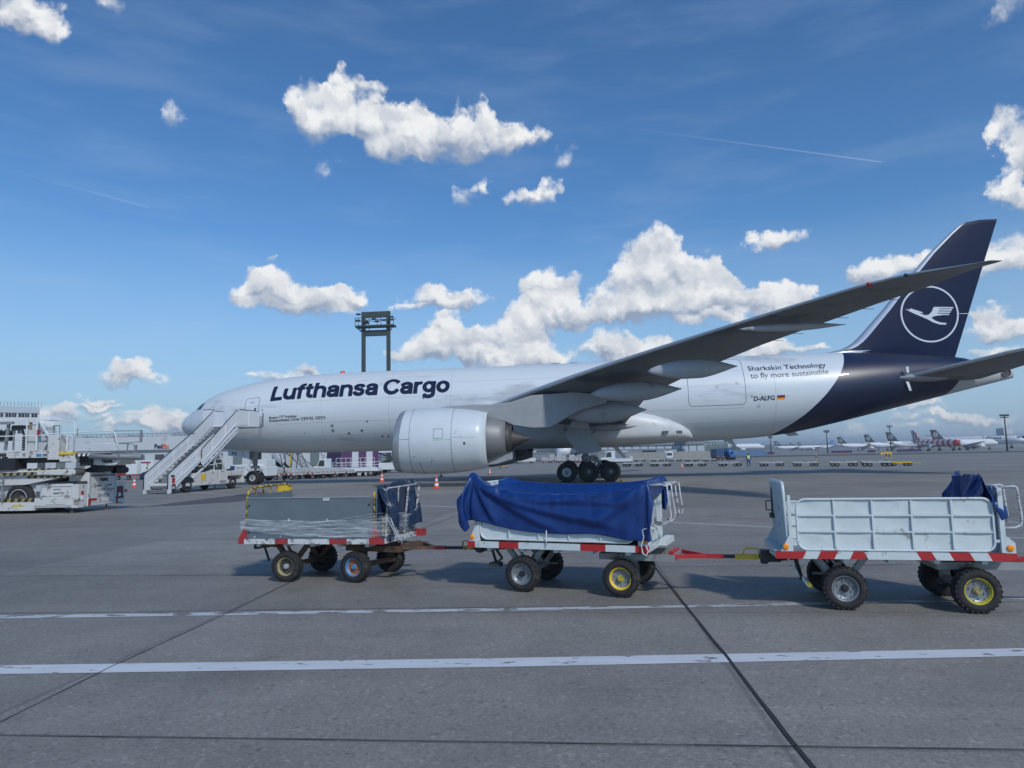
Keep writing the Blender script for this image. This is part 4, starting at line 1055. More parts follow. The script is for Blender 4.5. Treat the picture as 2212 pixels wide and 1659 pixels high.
def cart_base(name, label, loc, rz, L_, W_c, fasc, frame_m, under_m, wr, xs_w, wheels, steer, hitch_to, bar_cols, zb=.60, zt=.685, ww=.18, slant=0.):
    """platform on two axles with stays, turntable and drawbar"""
    t = thing(name, label, 'baggage cart', loc, rz, 'baggage carts in a row')
    b = MB(); b.box(.03, L_ - .03, .03, W_c - .03, zb + .01, zt - .004); b.box(.0, L_, W_c - .03, W_c, zb, zt); b.box(0, .03, 0, W_c, zb, zt).box(L_ - .03, L_, 0, W_c, zb, zt)
    for k in range(5): x = .3 + k * (L_ - .6) / 4; b.box(x - .03, x + .03, .05, W_c - .05, zb - .05, zb + .01)
    b.build('platform', frame_m, t)
    b = MB(); e = .028
    for (x0, x1, c) in fasc:
        s0 = slant if x0 > .001 else 0; s1 = slant if x1 < L_ - .001 else 0
        sg = 1 if (x0 + x1) / 2 < L_ / 2 else -1
        b.m(c).prism([(x0 - s0 * sg, zb), (x1 - s1 * sg, zb), (x1 + s1 * sg, zt), (x0 + s0 * sg, zt)], 'y', -e, .0299)
    b.build('edge_beam', [frame_m, 'worn_red' if 'worn' in frame_m else 'red'], t)
    # rear axle and stays
    xr, xf = xs_w; b = MB()
    b.bar((xr, .12, wr), (xr, W_c - .12, wr), .07)
    for y in (.22, W_c - .22):
        b.bar((xr - .28, y, zb), (xr - .02, y, wr + .02), .055, .07).bar((xr + .28, y, zb), (xr + .02, y, wr + .02), .055, .07)
        b.bar((xr - .12, y, zb), (xr, y, wr + .16), .03).bar((xr - .2, y, wr + .02), (xr + .2, y, wr + .02), .06, .03)
    b.bar((xr - .28, .22, zb - .02), (xr + .1, W_c - .22, zb - .04), .03)
    b.build('rear_axle', under_m, t)
    # steered frame
    st = bpy.data.objects.new('steering_frame', None); col.objects.link(st); st.parent = t; st.location = (xf, W_c / 2, 0); st.rotation_euler = (0, 0, steer)
    bpy.data.objects.remove(st)
    cs, sn = math.cos(steer), math.sin(steer)
    def S(x, y, z): return (xf + cs * x - sn * y, W_c / 2 + sn * x + cs * y, z)
    b = MB(); b.cyl(S(0, 0, zb - .055), S(0, 0, zb), .34, 28)
    for y in (-.33, .33):
        b.bar(S(-.34, y, zb - .10), S(.68, y, zb - .10), .05, .085)
        b.bar(S(-.02, y, zb - .12), S(-.02, y, wr), .12, .05)
    b.bar(S(-.32, -.34, zb - .10), S(-.32, .34, zb - .10), .05, .08).bar(S(.66, -.34, zb - .10), S(.66, .34, zb - .10), .05, .08).bar(S(.2, -.34, zb - .10), S(.2, .34, zb - .10), .05, .08)
    b.bar(S(0, -W_c / 2 + .14, wr), S(0, W_c / 2 - .14, wr), .07)
    b.build('steering_frame', under_m, t)
    if hitch_to is not None:
        hx, hy, hz_ = hitch_to; apex = Vector(S(1.05, 0, zb - .10)); end = Vector((hx, hy, hz_)); d = end - apex
        b = MB(); b.m(3 if under_m == 'rusty_steel' else 0).bar(S(.64, -.30, zb - .08), tuple(apex), .05, .05).bar(S(.64, .30, zb - .08), tuple(apex), .05, .05).bar(S(.62, .22, zb - .05), S(.62, -.22, zb - .05), .06, .05)
        prev = 0.
        for (f, c, wd) in bar_cols: b.m(c).bar(apex + d * prev, apex + d * f, wd, wd); prev = f
        b.m(2).cyl(end + Vector((-.03, 0, -.07)), end + Vector((-.03, 0, .09)), .035, 10); b.m(2).box(end.x - .09, end.x + .03, end.y - .05, end.y + .05, end.z - .045, end.z + .045)
        db = b.build('drawbar', ['red' if 'worn' not in frame_m else 'worn_red', 'yellow' if under_m != 'rusty_steel' else 'worn_yellow', 'black', 'grey_steel' if under_m != 'rusty_steel' else 'rusty_steel'], t)
        q = apex + d * .72; dn = d.normalized(); b = MB(); h0 = q - dn * .10; h1 = q + dn * .10; up = Vector((0, 0, 1))
        b.tube([h0 + up * .02, h0 + up * .09 + dn * .01, h0 + up * .105 + dn * .03, h1 + up * .105 - dn * .03, h1 + up * .09 - dn * .01, h1 + up * .02], .010, 6)
        b.build('handle', 'yellow' if under_m != 'rusty_steel' else 'worn_yellow', db)
    # rear coupling
    b = MB(); b.box(-.09, .12, W_c / 2 - .05, W_c / 2 + .05, zb - .13, zb - .05).box(-.12, -.04, W_c / 2 - .08, W_c / 2 + .08, zb - .15, zb + .02).bar((.1, W_c / 2, zb - .09), (.7, W_c / 2, zb - .03), .06)
    b.bar((.25, .25, zb - .02), (.02 + .3, .3, wr + .05), .035); b.build('coupling', 'black', t)
    out = []
    for k, (ax, sy, rim, hub, disc) in enumerate(wheels):
        if ax == 'r': out.append(cart_wheel(t, xr, .10 if sy < 0 else W_c - .10, wr, ww, 'rubber', rim, hub, disc))
        else:
            p = S(0, (-W_c / 2 + .10) if sy < 0 else (W_c / 2 - .10), 0); wv = cart_wheel(t, p[0], p[1], wr, ww, 'rubber', rim, hub, disc); wv.rotation_euler = (0, 0, steer); out.append(wv)
    return t
def amber(par, x, y, z):
    b = MB(); b.lathe([(.0, .036), (-.012, .036), (-.016, .026), (-.018, .004)], 'y', (x, y, z), 18); b.build('reflector', 'amber', par)
def wedge(b, x0, x1, z0, h, sg, y0=-.026, y1=.03):
    """corner bracket: steep triangle, upright side at x1"""
    b.prism([(x0, z0), (x1, z0), (x1, z0 + h), (x1 - (x1 - x0) * .25, z0 + h)], 'y', y0, y1)

# --- cart C: white ribbed sides (nearest)
LC, WC = 2.56, 1.22
fas = [(0, .32, 1), (.32, .48, 0), (.48, .67, 1), (.67, .84, 0), (.84, 1.0, 1), (1.0, 1.56, 0), (1.56, 1.72, 1), (1.72, 1.90, 0), (1.90, 2.11, 1), (2.11, 2.29, 0), (2.29, LC, 1)]
CC = cart_base('baggage_cart', 'white ribbed baggage cart with diagonal red stripes, blue cover bundled at its right end', (33.53, -44.97, 0), -.14, LC, WC, fas, 'cart_white', 'grey_steel', .25, (.76, 2.14),
    [('r', -1, 'rim_grey', 'black', 'rim_grey'), ('r', 1, 'black', 'black', None), ('f', -1, 'bright_yellow', 'dull_yellow', 'rim_grey'), ('f', 1, 'black', 'black', None)], .04, (3.75, .62, .48), [(.45, 0, .05), (1, 1, .05)], slant=.022)
def rounded(x0, x1, z0, z1, r, n=5):
    P = []
    for cx, cz, a0 in ((x1 - r, z1 - r, 0), (x0 + r, z1 - r, 90), (x0 + r, z0 + r, 180), (x1 - r, z0 + r, 270)):
        P += [(cx + r * math.cos(R(a0 + 90 * i / n)), cz + r * math.sin(R(a0 + 90 * i / n))) for i in range(n + 1)]
    return P
def dented_sheet(b, x0, x1, z0, z1, y, axis='y', amp=.004, n=40, m=14, cells=(5, 3)):
    ph = [random.uniform(0, 6) for _ in range(6)]
    def fn(i, j):
        s_, t_ = i / (n - 1), j / (m - 1)
        d = amp * (math.sin(s_ * 17 + ph[0]) * math.sin(t_ * 7 + ph[1]) + .6 * math.sin(s_ * 41 + ph[2] + 3 * t_) * math.sin(t_ * 15 + ph[3])) + amp * 1.2 * abs(math.sin(s_ * math.pi * cells[0])) ** .5 * abs(math.sin(t_ * math.pi * cells[1])) ** .5
        return (x0 + (x1 - x0) * s_, y + d, z0 + (z1 - z0) * t_) if axis == 'y' else (y + d, x0 + (x1 - x0) * s_, z0 + (z1 - z0) * t_)
    b.grid(fn, n, m)
    b.grid(lambda i, j: tuple(Vector(fn(i, j)) + (Vector((0, .012, 0)) if axis == 'y' else Vector((.012, 0, 0)))), n, m)
def ribbed_panel(par, name, x0, x1, z0, z1, y, nv=4, hz_=(.36, .68), r=.10, mk='cart_white', tr=.0145, amp=.0045):
    b = MB(); P = rounded(x0, x1, z0, z1, r); b.tube([(p[0], y, p[1]) for p in P], tr, 8, closed=True)
    for k in range(nv): x = x0 + (x1 - x0) * (k + 1) / (nv + 1); b.bar((x, y - .003, z0 + .015), (x, y - .003, z1 - .015), .020, .024, up=(0, 1, 0))
    for f in hz_: z = z0 + (z1 - z0) * f; b.bar((x0 + .015, y - .004, z), (x1 - .015, y - .004, z), .018, .020)
    fr = b.build('panel_frame', mk, par)
    b = MB(); dented_sheet(b, x0 + .015, x1 - .015, z0 + .015, z1 - .015, y + .008, amp=amp, cells=(nv + 1, len(hz_) + 1))
    return b.build(name, mk, par)
ribbed_panel(CC, 'side_panel', .26, 2.36, .705, 1.30, .0)
ribbed_panel(CC, 'side_panel', .26, 2.36, .705, 1.19, WC)
def end_gate(par, x, y0, y1, z0, z1, lean, ribs, mk, tr=.02, sheet=True, r=.12, name='end_gate', zs=None):
    """upright gate across the cart; lean shifts its top along x"""
    zz = lambda z: x + lean * (z - z0) / (z1 - z0)
    b = MB(); P = rounded(y0, y1, z0, z1, r); P = [p for p in P]
    b.tube([(zz(p[1]), p[0], p[1]) for p in P], tr, 8, closed=True)
    for k in range(ribs): y = y0 + (y1 - y0) * (k + 1) / (ribs + 1); b.bar((zz(z0), y, z0), (zz(z1), y, z1), .035, .07, up=(1, 0, 0))
    g_ = b.build(name, mk, par)
    if sheet:
        b = MB(); zt_ = zs or z1 - .01
        b._add([(zz(z0 + .01) + o, y, z) if z < 1 else (zz(zt_) + o, y, z) for o in (-.002, .010) for (y, z) in ((y0 + .02, z0 + .01), (y1 - .02, z0 + .01), (y1 - .02, zt_), (y0 + .02, zt_))], [(0, 1, 2, 3), (7, 6, 5, 4), (0, 4, 5, 1), (1, 5, 6, 2), (2, 6, 7, 3), (3, 7, 4, 0)])
        b.build('gate_sheet', mk, g_)
    return g_
gt = end_gate(CC, .15, .02, WC - .02, .69, 1.50, -.03, 7, 'cart_white')
b = MB(); b.tube([(.10, .95, 1.10), (.02, .97, 1.10), (.02, .97, 1.22), (.10, .95, 1.22)], .01, 6).box(.06, .13, .88, 1.02, 1.0, 1.06).bar((.09, .9, 1.0), (.09, .9, 1.4), .025); b.build('latch', 'dark_steel', gt)
b = MB(); wedge(b, .06, .20, .687, .20, 1, -.026, .0); b.prism([(.03, .687), (.2, .687), (.17, .9), (.15, .9)], 'y', WC - .01, WC + .02); b.bar((.18, .0, .69), (.18, .0, 1.35), .035); b.bar((.20, .02, 1.24), (.28, .0, 1.24), .03).bar((.20, .02, .80), (.28, .0, .80), .03); b.build('corner_bracket', 'cart_white', CC)
b = MB(); b.bar((2.44, .0, .69), (2.44, .0, 1.42), .05).bar((2.44, WC, .69), (2.44, WC, 1.42), .05).bar((2.36, 0, 1.24), (2.44, 0, 1.24), .03).bar((2.36, 0, .82), (2.44, 0, .82), .03)
b.prism([(2.46, .687), (2.555, .687), (2.555, .80), (2.48, .87), (2.46, .87)], 'y', -.026, .0); b.build('corner_post', 'cart_white', CC)
g2 = end_gate(CC, 2.46, .02, WC - .02, .69, 1.42, .0, 7, 'cart_white')
b = MB()
for y in (.05, .42): b.tube([(2.46, y, 1.42), (2.62, y, 1.43), (2.645, y, 1.42), (2.65, y, 1.35), (2.67, y, 1.08), (2.66, y, 1.0), (2.60, y, .965), (2.46, y, .96)], .014, 7)
b.bar((2.655, .05, 1.0), (2.655, .42, 1.0), .022).bar((2.645, .05, 1.41), (2.645, .42, 1.41), .022); b.build('folding_rail', 'worn_white', CC)
amber(CC, .115, -.027, .74); amber(CC, 2.50, -.027, .745)
b = MB()   # safety chain and brake lever
for k in range(34):
    t_ = k / 33; x = .62 + 1.0 * t_; z = .585 - .10 * math.sin(t_ * math.pi) * .8 + .0
    b.tube([(x - .012, .16, z), (x, .16 + .008 * (k % 2), z + .009), (x + .012, .16, z), (x, .16 - .008 * (k % 2), z - .009)], .0035, 4, closed=True)
b.build('chain', 'black', CC)
b = MB(); b.bar((.16, .3, .57), (.30, .3, .40), .022).bar((.30, .3, .40), (.34, .3, .47), .02); b.prism([(.19, .46), (.215, .475), (.43, .225), (.39, .215)], 'y', .28, .34)
bl = b.build('brake_lever', 'cart_white', CC); b = MB(); b.prism([(.375, .265), (.405, .285), (.452, .215), (.41, .198)], 'y', .275, .345); b.build('pedal', 'bright_yellow', bl)

# --- cart B: white with the blue cover spread over it
LB, WB = 2.62, 1.20
fas = [(0, .12, 1), (.12, .49, 0), (.49, .79, 1), (.79, 1.69, 0), (1.69, 2.04, 1), (2.04, 2.44, 0), (2.44, LB, 1)]
CB = cart_base('baggage_cart', 'white baggage cart under a spread blue cover, between the grey and the ribbed cart', (29.57, -43.65, 0), -.30, LB, WB, fas, 'cart_white', 'grey_steel', .245, (.80, 2.21),
    [('r', -1, 'rim_grey', 'black', 'rim_grey'), ('r', 1, 'black', 'black', None), ('f', -1, 'yellow', 'bright_yellow', 'mid_grey'), ('f', 1, 'black', 'black', None)], .0, (4.05, .72, .50), [(.28, 0, .055), (.46, 2, .045), (.84, 1, .065), (1, 2, .045)])
ribbed_panel(CB, 'side_panel', .20, 2.42, .72, 1.30, .0, nv=4, hz_=(.5,))
ribbed_panel(CB, 'side_panel', .20, 2.42, .72, 1.40, WB, nv=4, hz_=(.5,))
end_gate(CB, .12, .02, WB - .02, .69, 1.50, -.02, 5, 'cart_white')
end_gate(CB, 2.56, .02, WB - .02, .69, 1.47, .0, 9, 'cart_white', r=.05)
b = MB()
for y, dx in ((.12, 0), (.38, .01), (.62, .02), (1.06, .0)):
    b.tube([(2.57, y, 1.46), (2.80 + dx, y, 1.47), (2.86 + dx, y, 1.45), (2.87 + dx, y, 1.30), (2.90 + dx, y, 1.08), (2.88 + dx, y, 1.0), (2.80, y, .95), (2.57, y, .93)], .012, 7)
b.tube([(2.85, .12, 1.462), (2.86, .6, 1.47), (2.85, 1.06, 1.462)], .012, 7).tube([(2.86, .12, .985), (2.87, .6, .985), (2.86, 1.06, .985)], .012, 7)
b.build('folding_rail', 'worn_white', CB)
b = MB(); b.box(2.83, 2.835, .30, .50, 1.15, 1.38); b.box(2.60, 2.66, .25, .38, 1.03, 1.13); b.build('notice_plate', 'pale_grey', CB)
b = MB(); wedge(b, .02, .16, .687, .22, 1, -.026, .0); b.prism([(2.49, .687), (2.61, .687), (2.60, .80), (2.52, .90), (2.49, .90)], 'y', -.026, .0); b.bar((.17, 0, .69), (.17, 0, 1.3), .035).bar((2.50, 0, .69), (2.50, 0, 1.45), .04); b.build('corner_bracket', 'cart_white', CB)
b = MB(); b.box(2.62, 2.74, .6, 1.18, .62, .70); b.build('front_step', 'white_clean', CB)
amber(CB, .075, -.027, .745); amber(CB, 2.575, -.027, .75)
b = MB()
for k in range(30):
    t_ = k / 29; x = .85 + .95 * t_; z = .575 - .05 * math.sin(t_ * math.pi)
    b.tube([(x - .012, .16, z), (x, .16 + .008 * (k % 2), z + .009), (x + .012, .16, z), (x, .16 - .008 * (k % 2), z - .009)], .0035, 4, closed=True)
b.build('chain', 'black', CB)
b = MB(); b.bar((.30, .25, .58), (.42, .25, .42), .03).bar((.42, .25, .42), (.30, .25, .33), .03).box(.24, .40, .17, .32, .30, .36); b.build('brake_lever', 'dark_steel', CB)
b = MB(); b.tube([(2.62, -.03, .98), (2.70, -.06, .90), (2.64, -.08, .93), (2.55, -.06, .90), (2.57, -.07, .80), (2.53, -.06, .70), (2.55, -.08, .60), (2.60, -.08, .57), (2.62, -.07, .63), (2.58, -.06, .72)], .008, 6)
b.tube([(1.21, -.03, .92), (1.215, -.045, .75), (1.205, -.045, .64)], .007, 6); b.tube([(2.60, 0, 1.0), (2.75, .0, .93), (2.78, .02, .80), (2.72, .02, .71)], .006, 6)
tag(b.build('white_rope', 'cone_white'), 'white rope dangling from the blue covered baggage cart', 'rope'); ro = bpy.data.objects['white_rope']; ro.location = CB.location; ro.rotation_euler = CB.rotation_euler
# the spread cover (creased, its rear corner flaring outwards)
nu, nv = 92, 64
us = np.linspace(-.24, 2.76, nu); vs_ = np.linspace(-.52, 1.66, nv)       # along the cart; across, measured over the rails
P = np.zeros((nu, nv, 3)); W0 = np.zeros((nu, nv), bool)
zn = pchip([-.24, .10, .35, .9, 1.4, 2.0, 2.4, 2.62, 2.76], [1.50, 1.60, 1.50, 1.385, 1.36, 1.39, 1.44, 1.52, 1.42])
zf = pchip([-.24, .10, .4, 1.4, 2.3, 2.62, 2.76], [1.46, 1.56, 1.50, 1.455, 1.50, 1.56, 1.46])
for i in range(nu):
    for j in range(nv):
        x, v_ = us[i], vs_[j]
        if v_ < 0: q = (x - .12 * max(0, .25 - x) * 2 * -v_ / .5, -.035 + .03 * v_, zn(x) + v_ * .97)
        elif v_ < WB: f = v_ / WB; q = (x, -.035 + f * (WB + .07), zn(x) * (1 - f) + zf(x) * f - .10 * math.sin(f * math.pi))
        else: q = (x, WB + .035, zf(x) - (v_ - WB))
        P[i, j] = q
        if abs(v_) < .018 and .05 < x < 2.64: W0[i, j] = True
        if abs(v_ - WB) < .018 and .05 < x < 2.64: W0[i, j] = True
        if 0 < v_ < WB and (abs(x - .10) < .018 or abs(x - 2.58) < .018): W0[i, j] = True
r_ = np.random.default_rng(5)
for k in range(10):
    f, p, sl_ = r_.uniform(4, 13), r_.uniform(0, 6.28), r_.uniform(.3, 1.6); w_ = np.sin((us[:, None] + sl_ * vs_[None, :]) * f + p) * .020
    P[..., 1] -= np.abs(w_) * (~W0) * (vs_[None, :] < 0) * np.minimum(1, -vs_[None, :] / .2); P[..., 2] += w_ * .5 * (~W0) * ((vs_[None, :] > 0) & (vs_[None, :] < WB))
P[..., 2] += .012 * np.sin(us * 31)[:, None] * W0 * (np.abs(vs_) < .05)[None, :]
bxs = [((-.1, -.012, .5), (2.70, .06, 1.335)), ((.0, 0, .5), (2.6, WB, .72)), ((.08, .02, .6), (.14, WB - .02, 1.5)), ((2.50, .02, .6), (2.60, WB - .02, 1.46))]
Pc = cloth(P, 3.0 / (nu - 1) * 1.035, 2.18 / (nv - 1) * 1.02, bxs, steps=170, it=6, pin=W0)
lowr = (lambda q: q * q * (3 - 2 * q))(np.clip((us - 1.75) / .95, 0, 1))[:, None] * np.clip(-vs_ / .5, 0, 1)[None, :]
Pc[..., 2] -= lowr * .20; Pc[..., 1] -= lowr * .03
UU, VV = np.meshgrid(us, vs_, indexing='ij'); hang = np.clip(-VV / .5, 0, 1)
fl_ = np.clip((.55 - UU) / .7, 0, 1) ** 1.5
Pc[..., 0] -= fl_ * np.sin(hang * 2.2) * .08; Pc[..., 2] -= fl_ * hang * .10; Pc[..., 1] -= fl_ * np.sin(hang * 3.0) * .10
def crease(x0, v0, x1, v1, amp, wd, side):
    """ridge with one steep flank along a line on the cloth"""
    dx, dv = x1 - x0, v1 - v0; l_ = math.hypot(dx, dv); t_ = ((UU - x0) * dx + (VV - v0) * dv) / l_ / l_; d_ = ((UU - x0) * -dv + (VV - v0) * dx) / l_ * side
    prof_ = np.where(d_ > 0, np.exp(-(d_ / wd) ** 2), np.exp(-(d_ / (wd * .28)) ** 2)) * np.clip(t_ * 5, 0, 1) * np.clip((1 - t_) * 4, 0, 1)
    q_ = amp * prof_ * (VV < .05); Pc[..., 1] -= q_; Pc[..., 2] -= q_ * .15
crease(.12, -.02, 2.35, -.44, .055, .14, 1); crease(.10, .0, 1.5, -.52, .045, .11, 1); crease(.14, -.01, .55, -.55, .05, .08, 1); crease(.12, .0, -.10, -.5, .05, .07, -1)
crease(.6, -.06, 2.62, -.16, .03, .09, 1); crease(2.60, .0, 1.8, -.42, .04, .10, -1); crease(2.62, .0, 2.25, -.55, .045, .07, -1); crease(2.60, .02, 1.0, -.12, .025, .07, -1)
Pc[..., 2] += .09 * np.exp(-((UU - .10) / .09) ** 2 - ((VV - .10) / .16) ** 2) + .05 * np.exp(-((UU - 2.6) / .12) ** 2 - ((VV - .6) / .3) ** 2)
cloth_mesh(Pc, 'spread_cover', 'tarp_blue', CB.location, -.30, 'bright blue tarpaulin spread over the middle baggage cart', 'tarpaulin')

# --- cart A: grey boards, yellow rear frame
LA, WA = 2.42, 1.22
fas = [(0, .10, 1), (.10, .63, 0), (.63, .85, 1), (.85, 1.54, 0), (1.54, 1.83, 1), (1.83, 2.19, 0), (2.19, LA, 1)]
CA = cart_base('baggage_cart', 'grey boarded baggage cart with rusty yellow rear frame and film wrapped round it', (25.78, -42.95, 0), -.09, LA, WA, fas, 'worn_white', 'rusty_steel', .235, (.78, 2.02),
    [('r', -1, 'dull_yellow', 'galv', 'dark_steel'), ('r', 1, 'black', 'black', None), ('f', -1, 'sky_blue', 'sky_blue', 'rust_orange'), ('f', 1, 'black', 'dark_steel', None)], -.20, (3.85, .30, .50), [(.24, 0, .055), (.62, 2, .045), (.84, 1, .05), (1, 2, .045)], zb=.59, zt=.67)
b = MB(); dented_sheet(b, .14, 2.22, .675, 1.305, -.012, amp=.003, cells=(3, 1)); b.build('side_board', 'panel_grey', CA)
b = MB(); b.box(.13, 2.22, -.022, .01, 1.303, 1.312); b.build('board_edge', 'galv', CA)
b = MB(); dented_sheet(b, .14, 2.22, .675, 1.2, WA, amp=.003, cells=(3, 1)); b.build('side_board', 'panel_grey', CA)
b = MB()
for (x, z) in ((.18, 1.19), (.18, .78), (2.19, 1.19), (2.19, .78)): b.cyl((x, -.016, z), (x, -.032, z), .013, 8)
b.build('bolt', 'black', CA)
b = MB()
for (x, z, r_) in ((.86, .96, .026), (1.5, .96, .02), (.28, .70, .018), (.72, .71, .015), (1.38, .71, .016), (1.73, .71, .016), (2.08, .71, .016)):
    b._add([(x + r_ * math.cos(k * .785) * .8, -.0235, z + r_ * math.sin(k * .785) * (1.2 if k % 3 else .8)) for k in range(8)], [tuple(range(8))])
b._add([(1.43, -.0235, 1.255), (1.54, -.0235, 1.257), (1.54, -.0235, 1.30), (1.43, -.0235, 1.298)], [(0, 1, 2, 3)])
b.build('sticker', 'pale_grey', CA)
yf = MB(); Pf = [(.02, .66), (.02, 1.30), (.05, 1.40), (.14, 1.455), (.3, 1.47), (1.05, 1.49), (1.15, 1.46), (1.19, 1.38), (1.20, .66)]
yf.tube([(.115, y, z) for y, z in Pf], .018, 8)
for y in (.22, .42, .62, .80): yf.bar((.115, y, 1.2), (.115, y, 1.475), .02)
yg = yf.build('end_gate', 'worn_yellow', CA)
b = MB(); b.box(.11, .12, .82, 1.15, 1.34, 1.46); b.build('gate_plate', 'yellow', yg)
b = MB(); b._add([(.125 + o, y, z) for o in (0, .01) for y, z in ((.03, .68), (1.19, .68), (1.19, 1.37), (.03, 1.34))], [(0, 1, 2, 3), (7, 6, 5, 4), (0, 4, 5, 1), (1, 5, 6, 2), (2, 6, 7, 3), (3, 7, 4, 0)]); b.build('gate_sheet', 'panel_grey', yg)
b = MB(); b.prism([(.0, .672), (.14, .672), (.12, .84), (.10, .84)], 'y', -.03, .0); b.prism([(2.22, .672), (2.38, .672), (2.30, .86), (2.26, .86)], 'y', -.03, .0); b.build('corner_bracket', 'worn_red', CA)
b = MB(); b.tube([(2.27, 0.0, .67), (2.27, 0.0, 1.38)], .02, 8); b.build('corner_post', 'worn_yellow', CA)
b = MB(); b.tube([(2.46, .03, 1.43), (2.48, .4, 1.44), (2.50, 1.14, 1.46)], .013, 8)
for y in (.03, .38, .72, 1.12): b.bar((2.47 + y * .025, y, 1.435 + y * .02), (2.42, y * .9 + .05, .69), .022)
b.bar((2.44, .05, .95), (2.44, 1.1, .97), .018); b.build('front_rail', 'worn_white', CA)
b = MB()
for k in range(4): b.box(2.36, 2.385, .06, 1.16, .70 + k * .07, .755 + k * .07)
b.box(2.36, 2.40, .5, .62, .7, 1.1); b.build('front_plank', 'wood', CA)
b = MB(); b.box(LA, LA + .012, .02, WA - .02, .592, .668); b.build('front_fascia', 'worn_white', CA)
text_obj('9 85', .09, 'black', CA, (LA + .014, .06, .605), xdir=(0, 1, 0), eps=.003, bold=.002)
b = MB(); b.box(2.36, LA + .13, 1.12, 1.26, .59, .70); b.build('corner_block', 'worn_red', CA)
b = MB(); b.bar((.35, .1, .585), (.85 - .25, .1, .55), .05, .05).bar((.25, .1, .53), (.40, .1, .575), .04, .03).bar((.78 - .34, .3, .235), (.78 - .2, .3, .25), .06, .05); b.build('brake_lever', 'rusty_steel', CA)
# dark cover thrown over the front end
nu, nv = 56, 56
uu, vv = np.meshgrid(np.linspace(0, 1, nu), np.linspace(0, 1, nv), indexing='ij')
def bundle(xm, zm, y0, y1, ln, su, boxes, loc, rz, mk, label, seed, hump=.05, near=.12, steps=150):
    """cover thrown over a gate: held along its crest, crumpling below"""
    r_ = np.random.default_rng(seed); P = np.zeros((nu, nv, 3)); mid = .42
    crest = zm + sum(hump * r_.uniform(.3, 1) / k * np.sin(vv * 2.2 * k * r_.uniform(.8, 1.3) + r_.uniform(0, 6)) for k in (1, 2, 3))
    a = uu - mid; P[..., 0] = xm + a * ln * .45; P[..., 1] = y0 + vv * (y1 - y0); P[..., 2] = crest - np.abs(a) * ln * .85 + .05 * np.exp(-(a / .08) ** 2)
    for k in range(16):
        t_, f, p = r_.uniform(-1.5, 1.5), r_.uniform(4, 15), r_.uniform(0, 6.28)
        w_ = np.abs(np.sin((vv * math.cos(t_) + uu * math.sin(t_)) * f + p)) * .11 / (1 + .16 * f); w_ = w_ - w_.mean(); P[..., 0] += w_; P[..., 1] += .6 * np.roll(w_, 7, 0); P[..., 2] += .35 * w_
    pin = np.zeros((nu, nv), bool); pin[int(nu * mid), ::4] = True
    for k in range(16): pin[int(nu * r_.uniform(.12, .85)), int(nv * r_.uniform(.03, .97))] = True
    Q = cloth(P, ln / (nu - 1), (y1 - y0) * su / (nv - 1), boxes, steps=steps, it=6, pin=pin)
    return cloth_mesh(Q, 'folded_cover', mk, loc, rz, label, 'tarpaulin')
bundle(2.44, 1.49, -.10, 1.26, 1.20, 1.16, [((2.22, .0, .6), (2.28, WA, 1.30)), ((2.40, .02, .6), (2.48, WA, 1.42))], CA.location, -.09, 'tarp_dark', 'dark navy tarpaulin bunched over the front rail of the grey cart', 3)
bundle(2.30, 1.53, -.02, 1.20, .80, 1.18, [((2.42, .0, .6), (2.50, WC, 1.42)), ((.26, -.02, .6), (2.36, .02, 1.32))], CC.location, -.14, 'tarp_blue', 'blue tarpaulin bundled at the right end of the ribbed white cart', 11)
# the grey cart stands slightly skewed on its frame
for ch in [o for o in bpy.data.objects if o.parent == CA or (o.parent and o.parent.parent == CA)]:
    if ch.name.startswith(('wheel', 'rim', 'hub')):
        if ch.name.startswith('wheel') and ch.location.y > .6 and ch.location.x < 1.5: ch.location.x += .12
        continue
    for v in ch.data.vertices: v.co.x += .12 * max(v.co.y, 0)
# stretch film round cart A
fm = bpy.data.materials.new('stretch_film'); fm.use_nodes = True; nt = fm.node_tree; bs = nt.nodes['Principled BSDF']
bs.inputs['Base Color'].default_value = (.75, .80, .84, 1); bs.inputs['Roughness'].default_value = .28
tcn = nt.nodes.new('ShaderNodeTexCoord'); mp = nt.nodes.new('ShaderNodeMapping'); mp.inputs['Scale'].default_value = (.9, 1, 14); mp.inputs['Rotation'].default_value = (0, .06, 0)
nz = nt.nodes.new('ShaderNodeTexNoise'); nz.inputs['Scale'].default_value = 3; nz.inputs['Detail'].default_value = 7; nz.inputs['Roughness'].default_value = .62
rr_ = nt.nodes.new('ShaderNodeMapRange'); rr_.inputs[1].default_value = .40; rr_.inputs[2].default_value = .72; rr_.inputs[3].default_value = .05; rr_.inputs[4].default_value = .62
nt.links.new(tcn.outputs['Object'], mp.inputs[0]); nt.links.new(mp.outputs[0], nz.inputs['Vector']); nt.links.new(nz.outputs['Fac'], rr_.inputs[0]); nt.links.new(rr_.outputs[0], bs.inputs['Alpha'])
bn = nt.nodes.new('ShaderNodeBump'); bn.inputs['Strength'].default_value = .6; bn.inputs['Distance'].default_value = .02; nt.links.new(nz.outputs['Fac'], bn.inputs['Height']); nt.links.new(bn.outputs[0], bs.inputs['Normal'])
M['stretch_film'] = fm
path = [(-.02, .3), (.04, -.05), (.14, -.05), (.7, -.046), (1.3, -.044), (1.8, -.046), (2.25, -.06), (2.46, -.06), (2.52, .02), (2.54, .4), (2.54, .8), (2.5, 1.28)]
top_ = pchip([0, 2, 4, 6, 8, 11], [.86, .98, .95, .98, 1.06, .95]); bt_ = pchip([0, 2, 4, 6, 8, 11], [.83, .80, .70, .70, .73, .66])
b = MB()
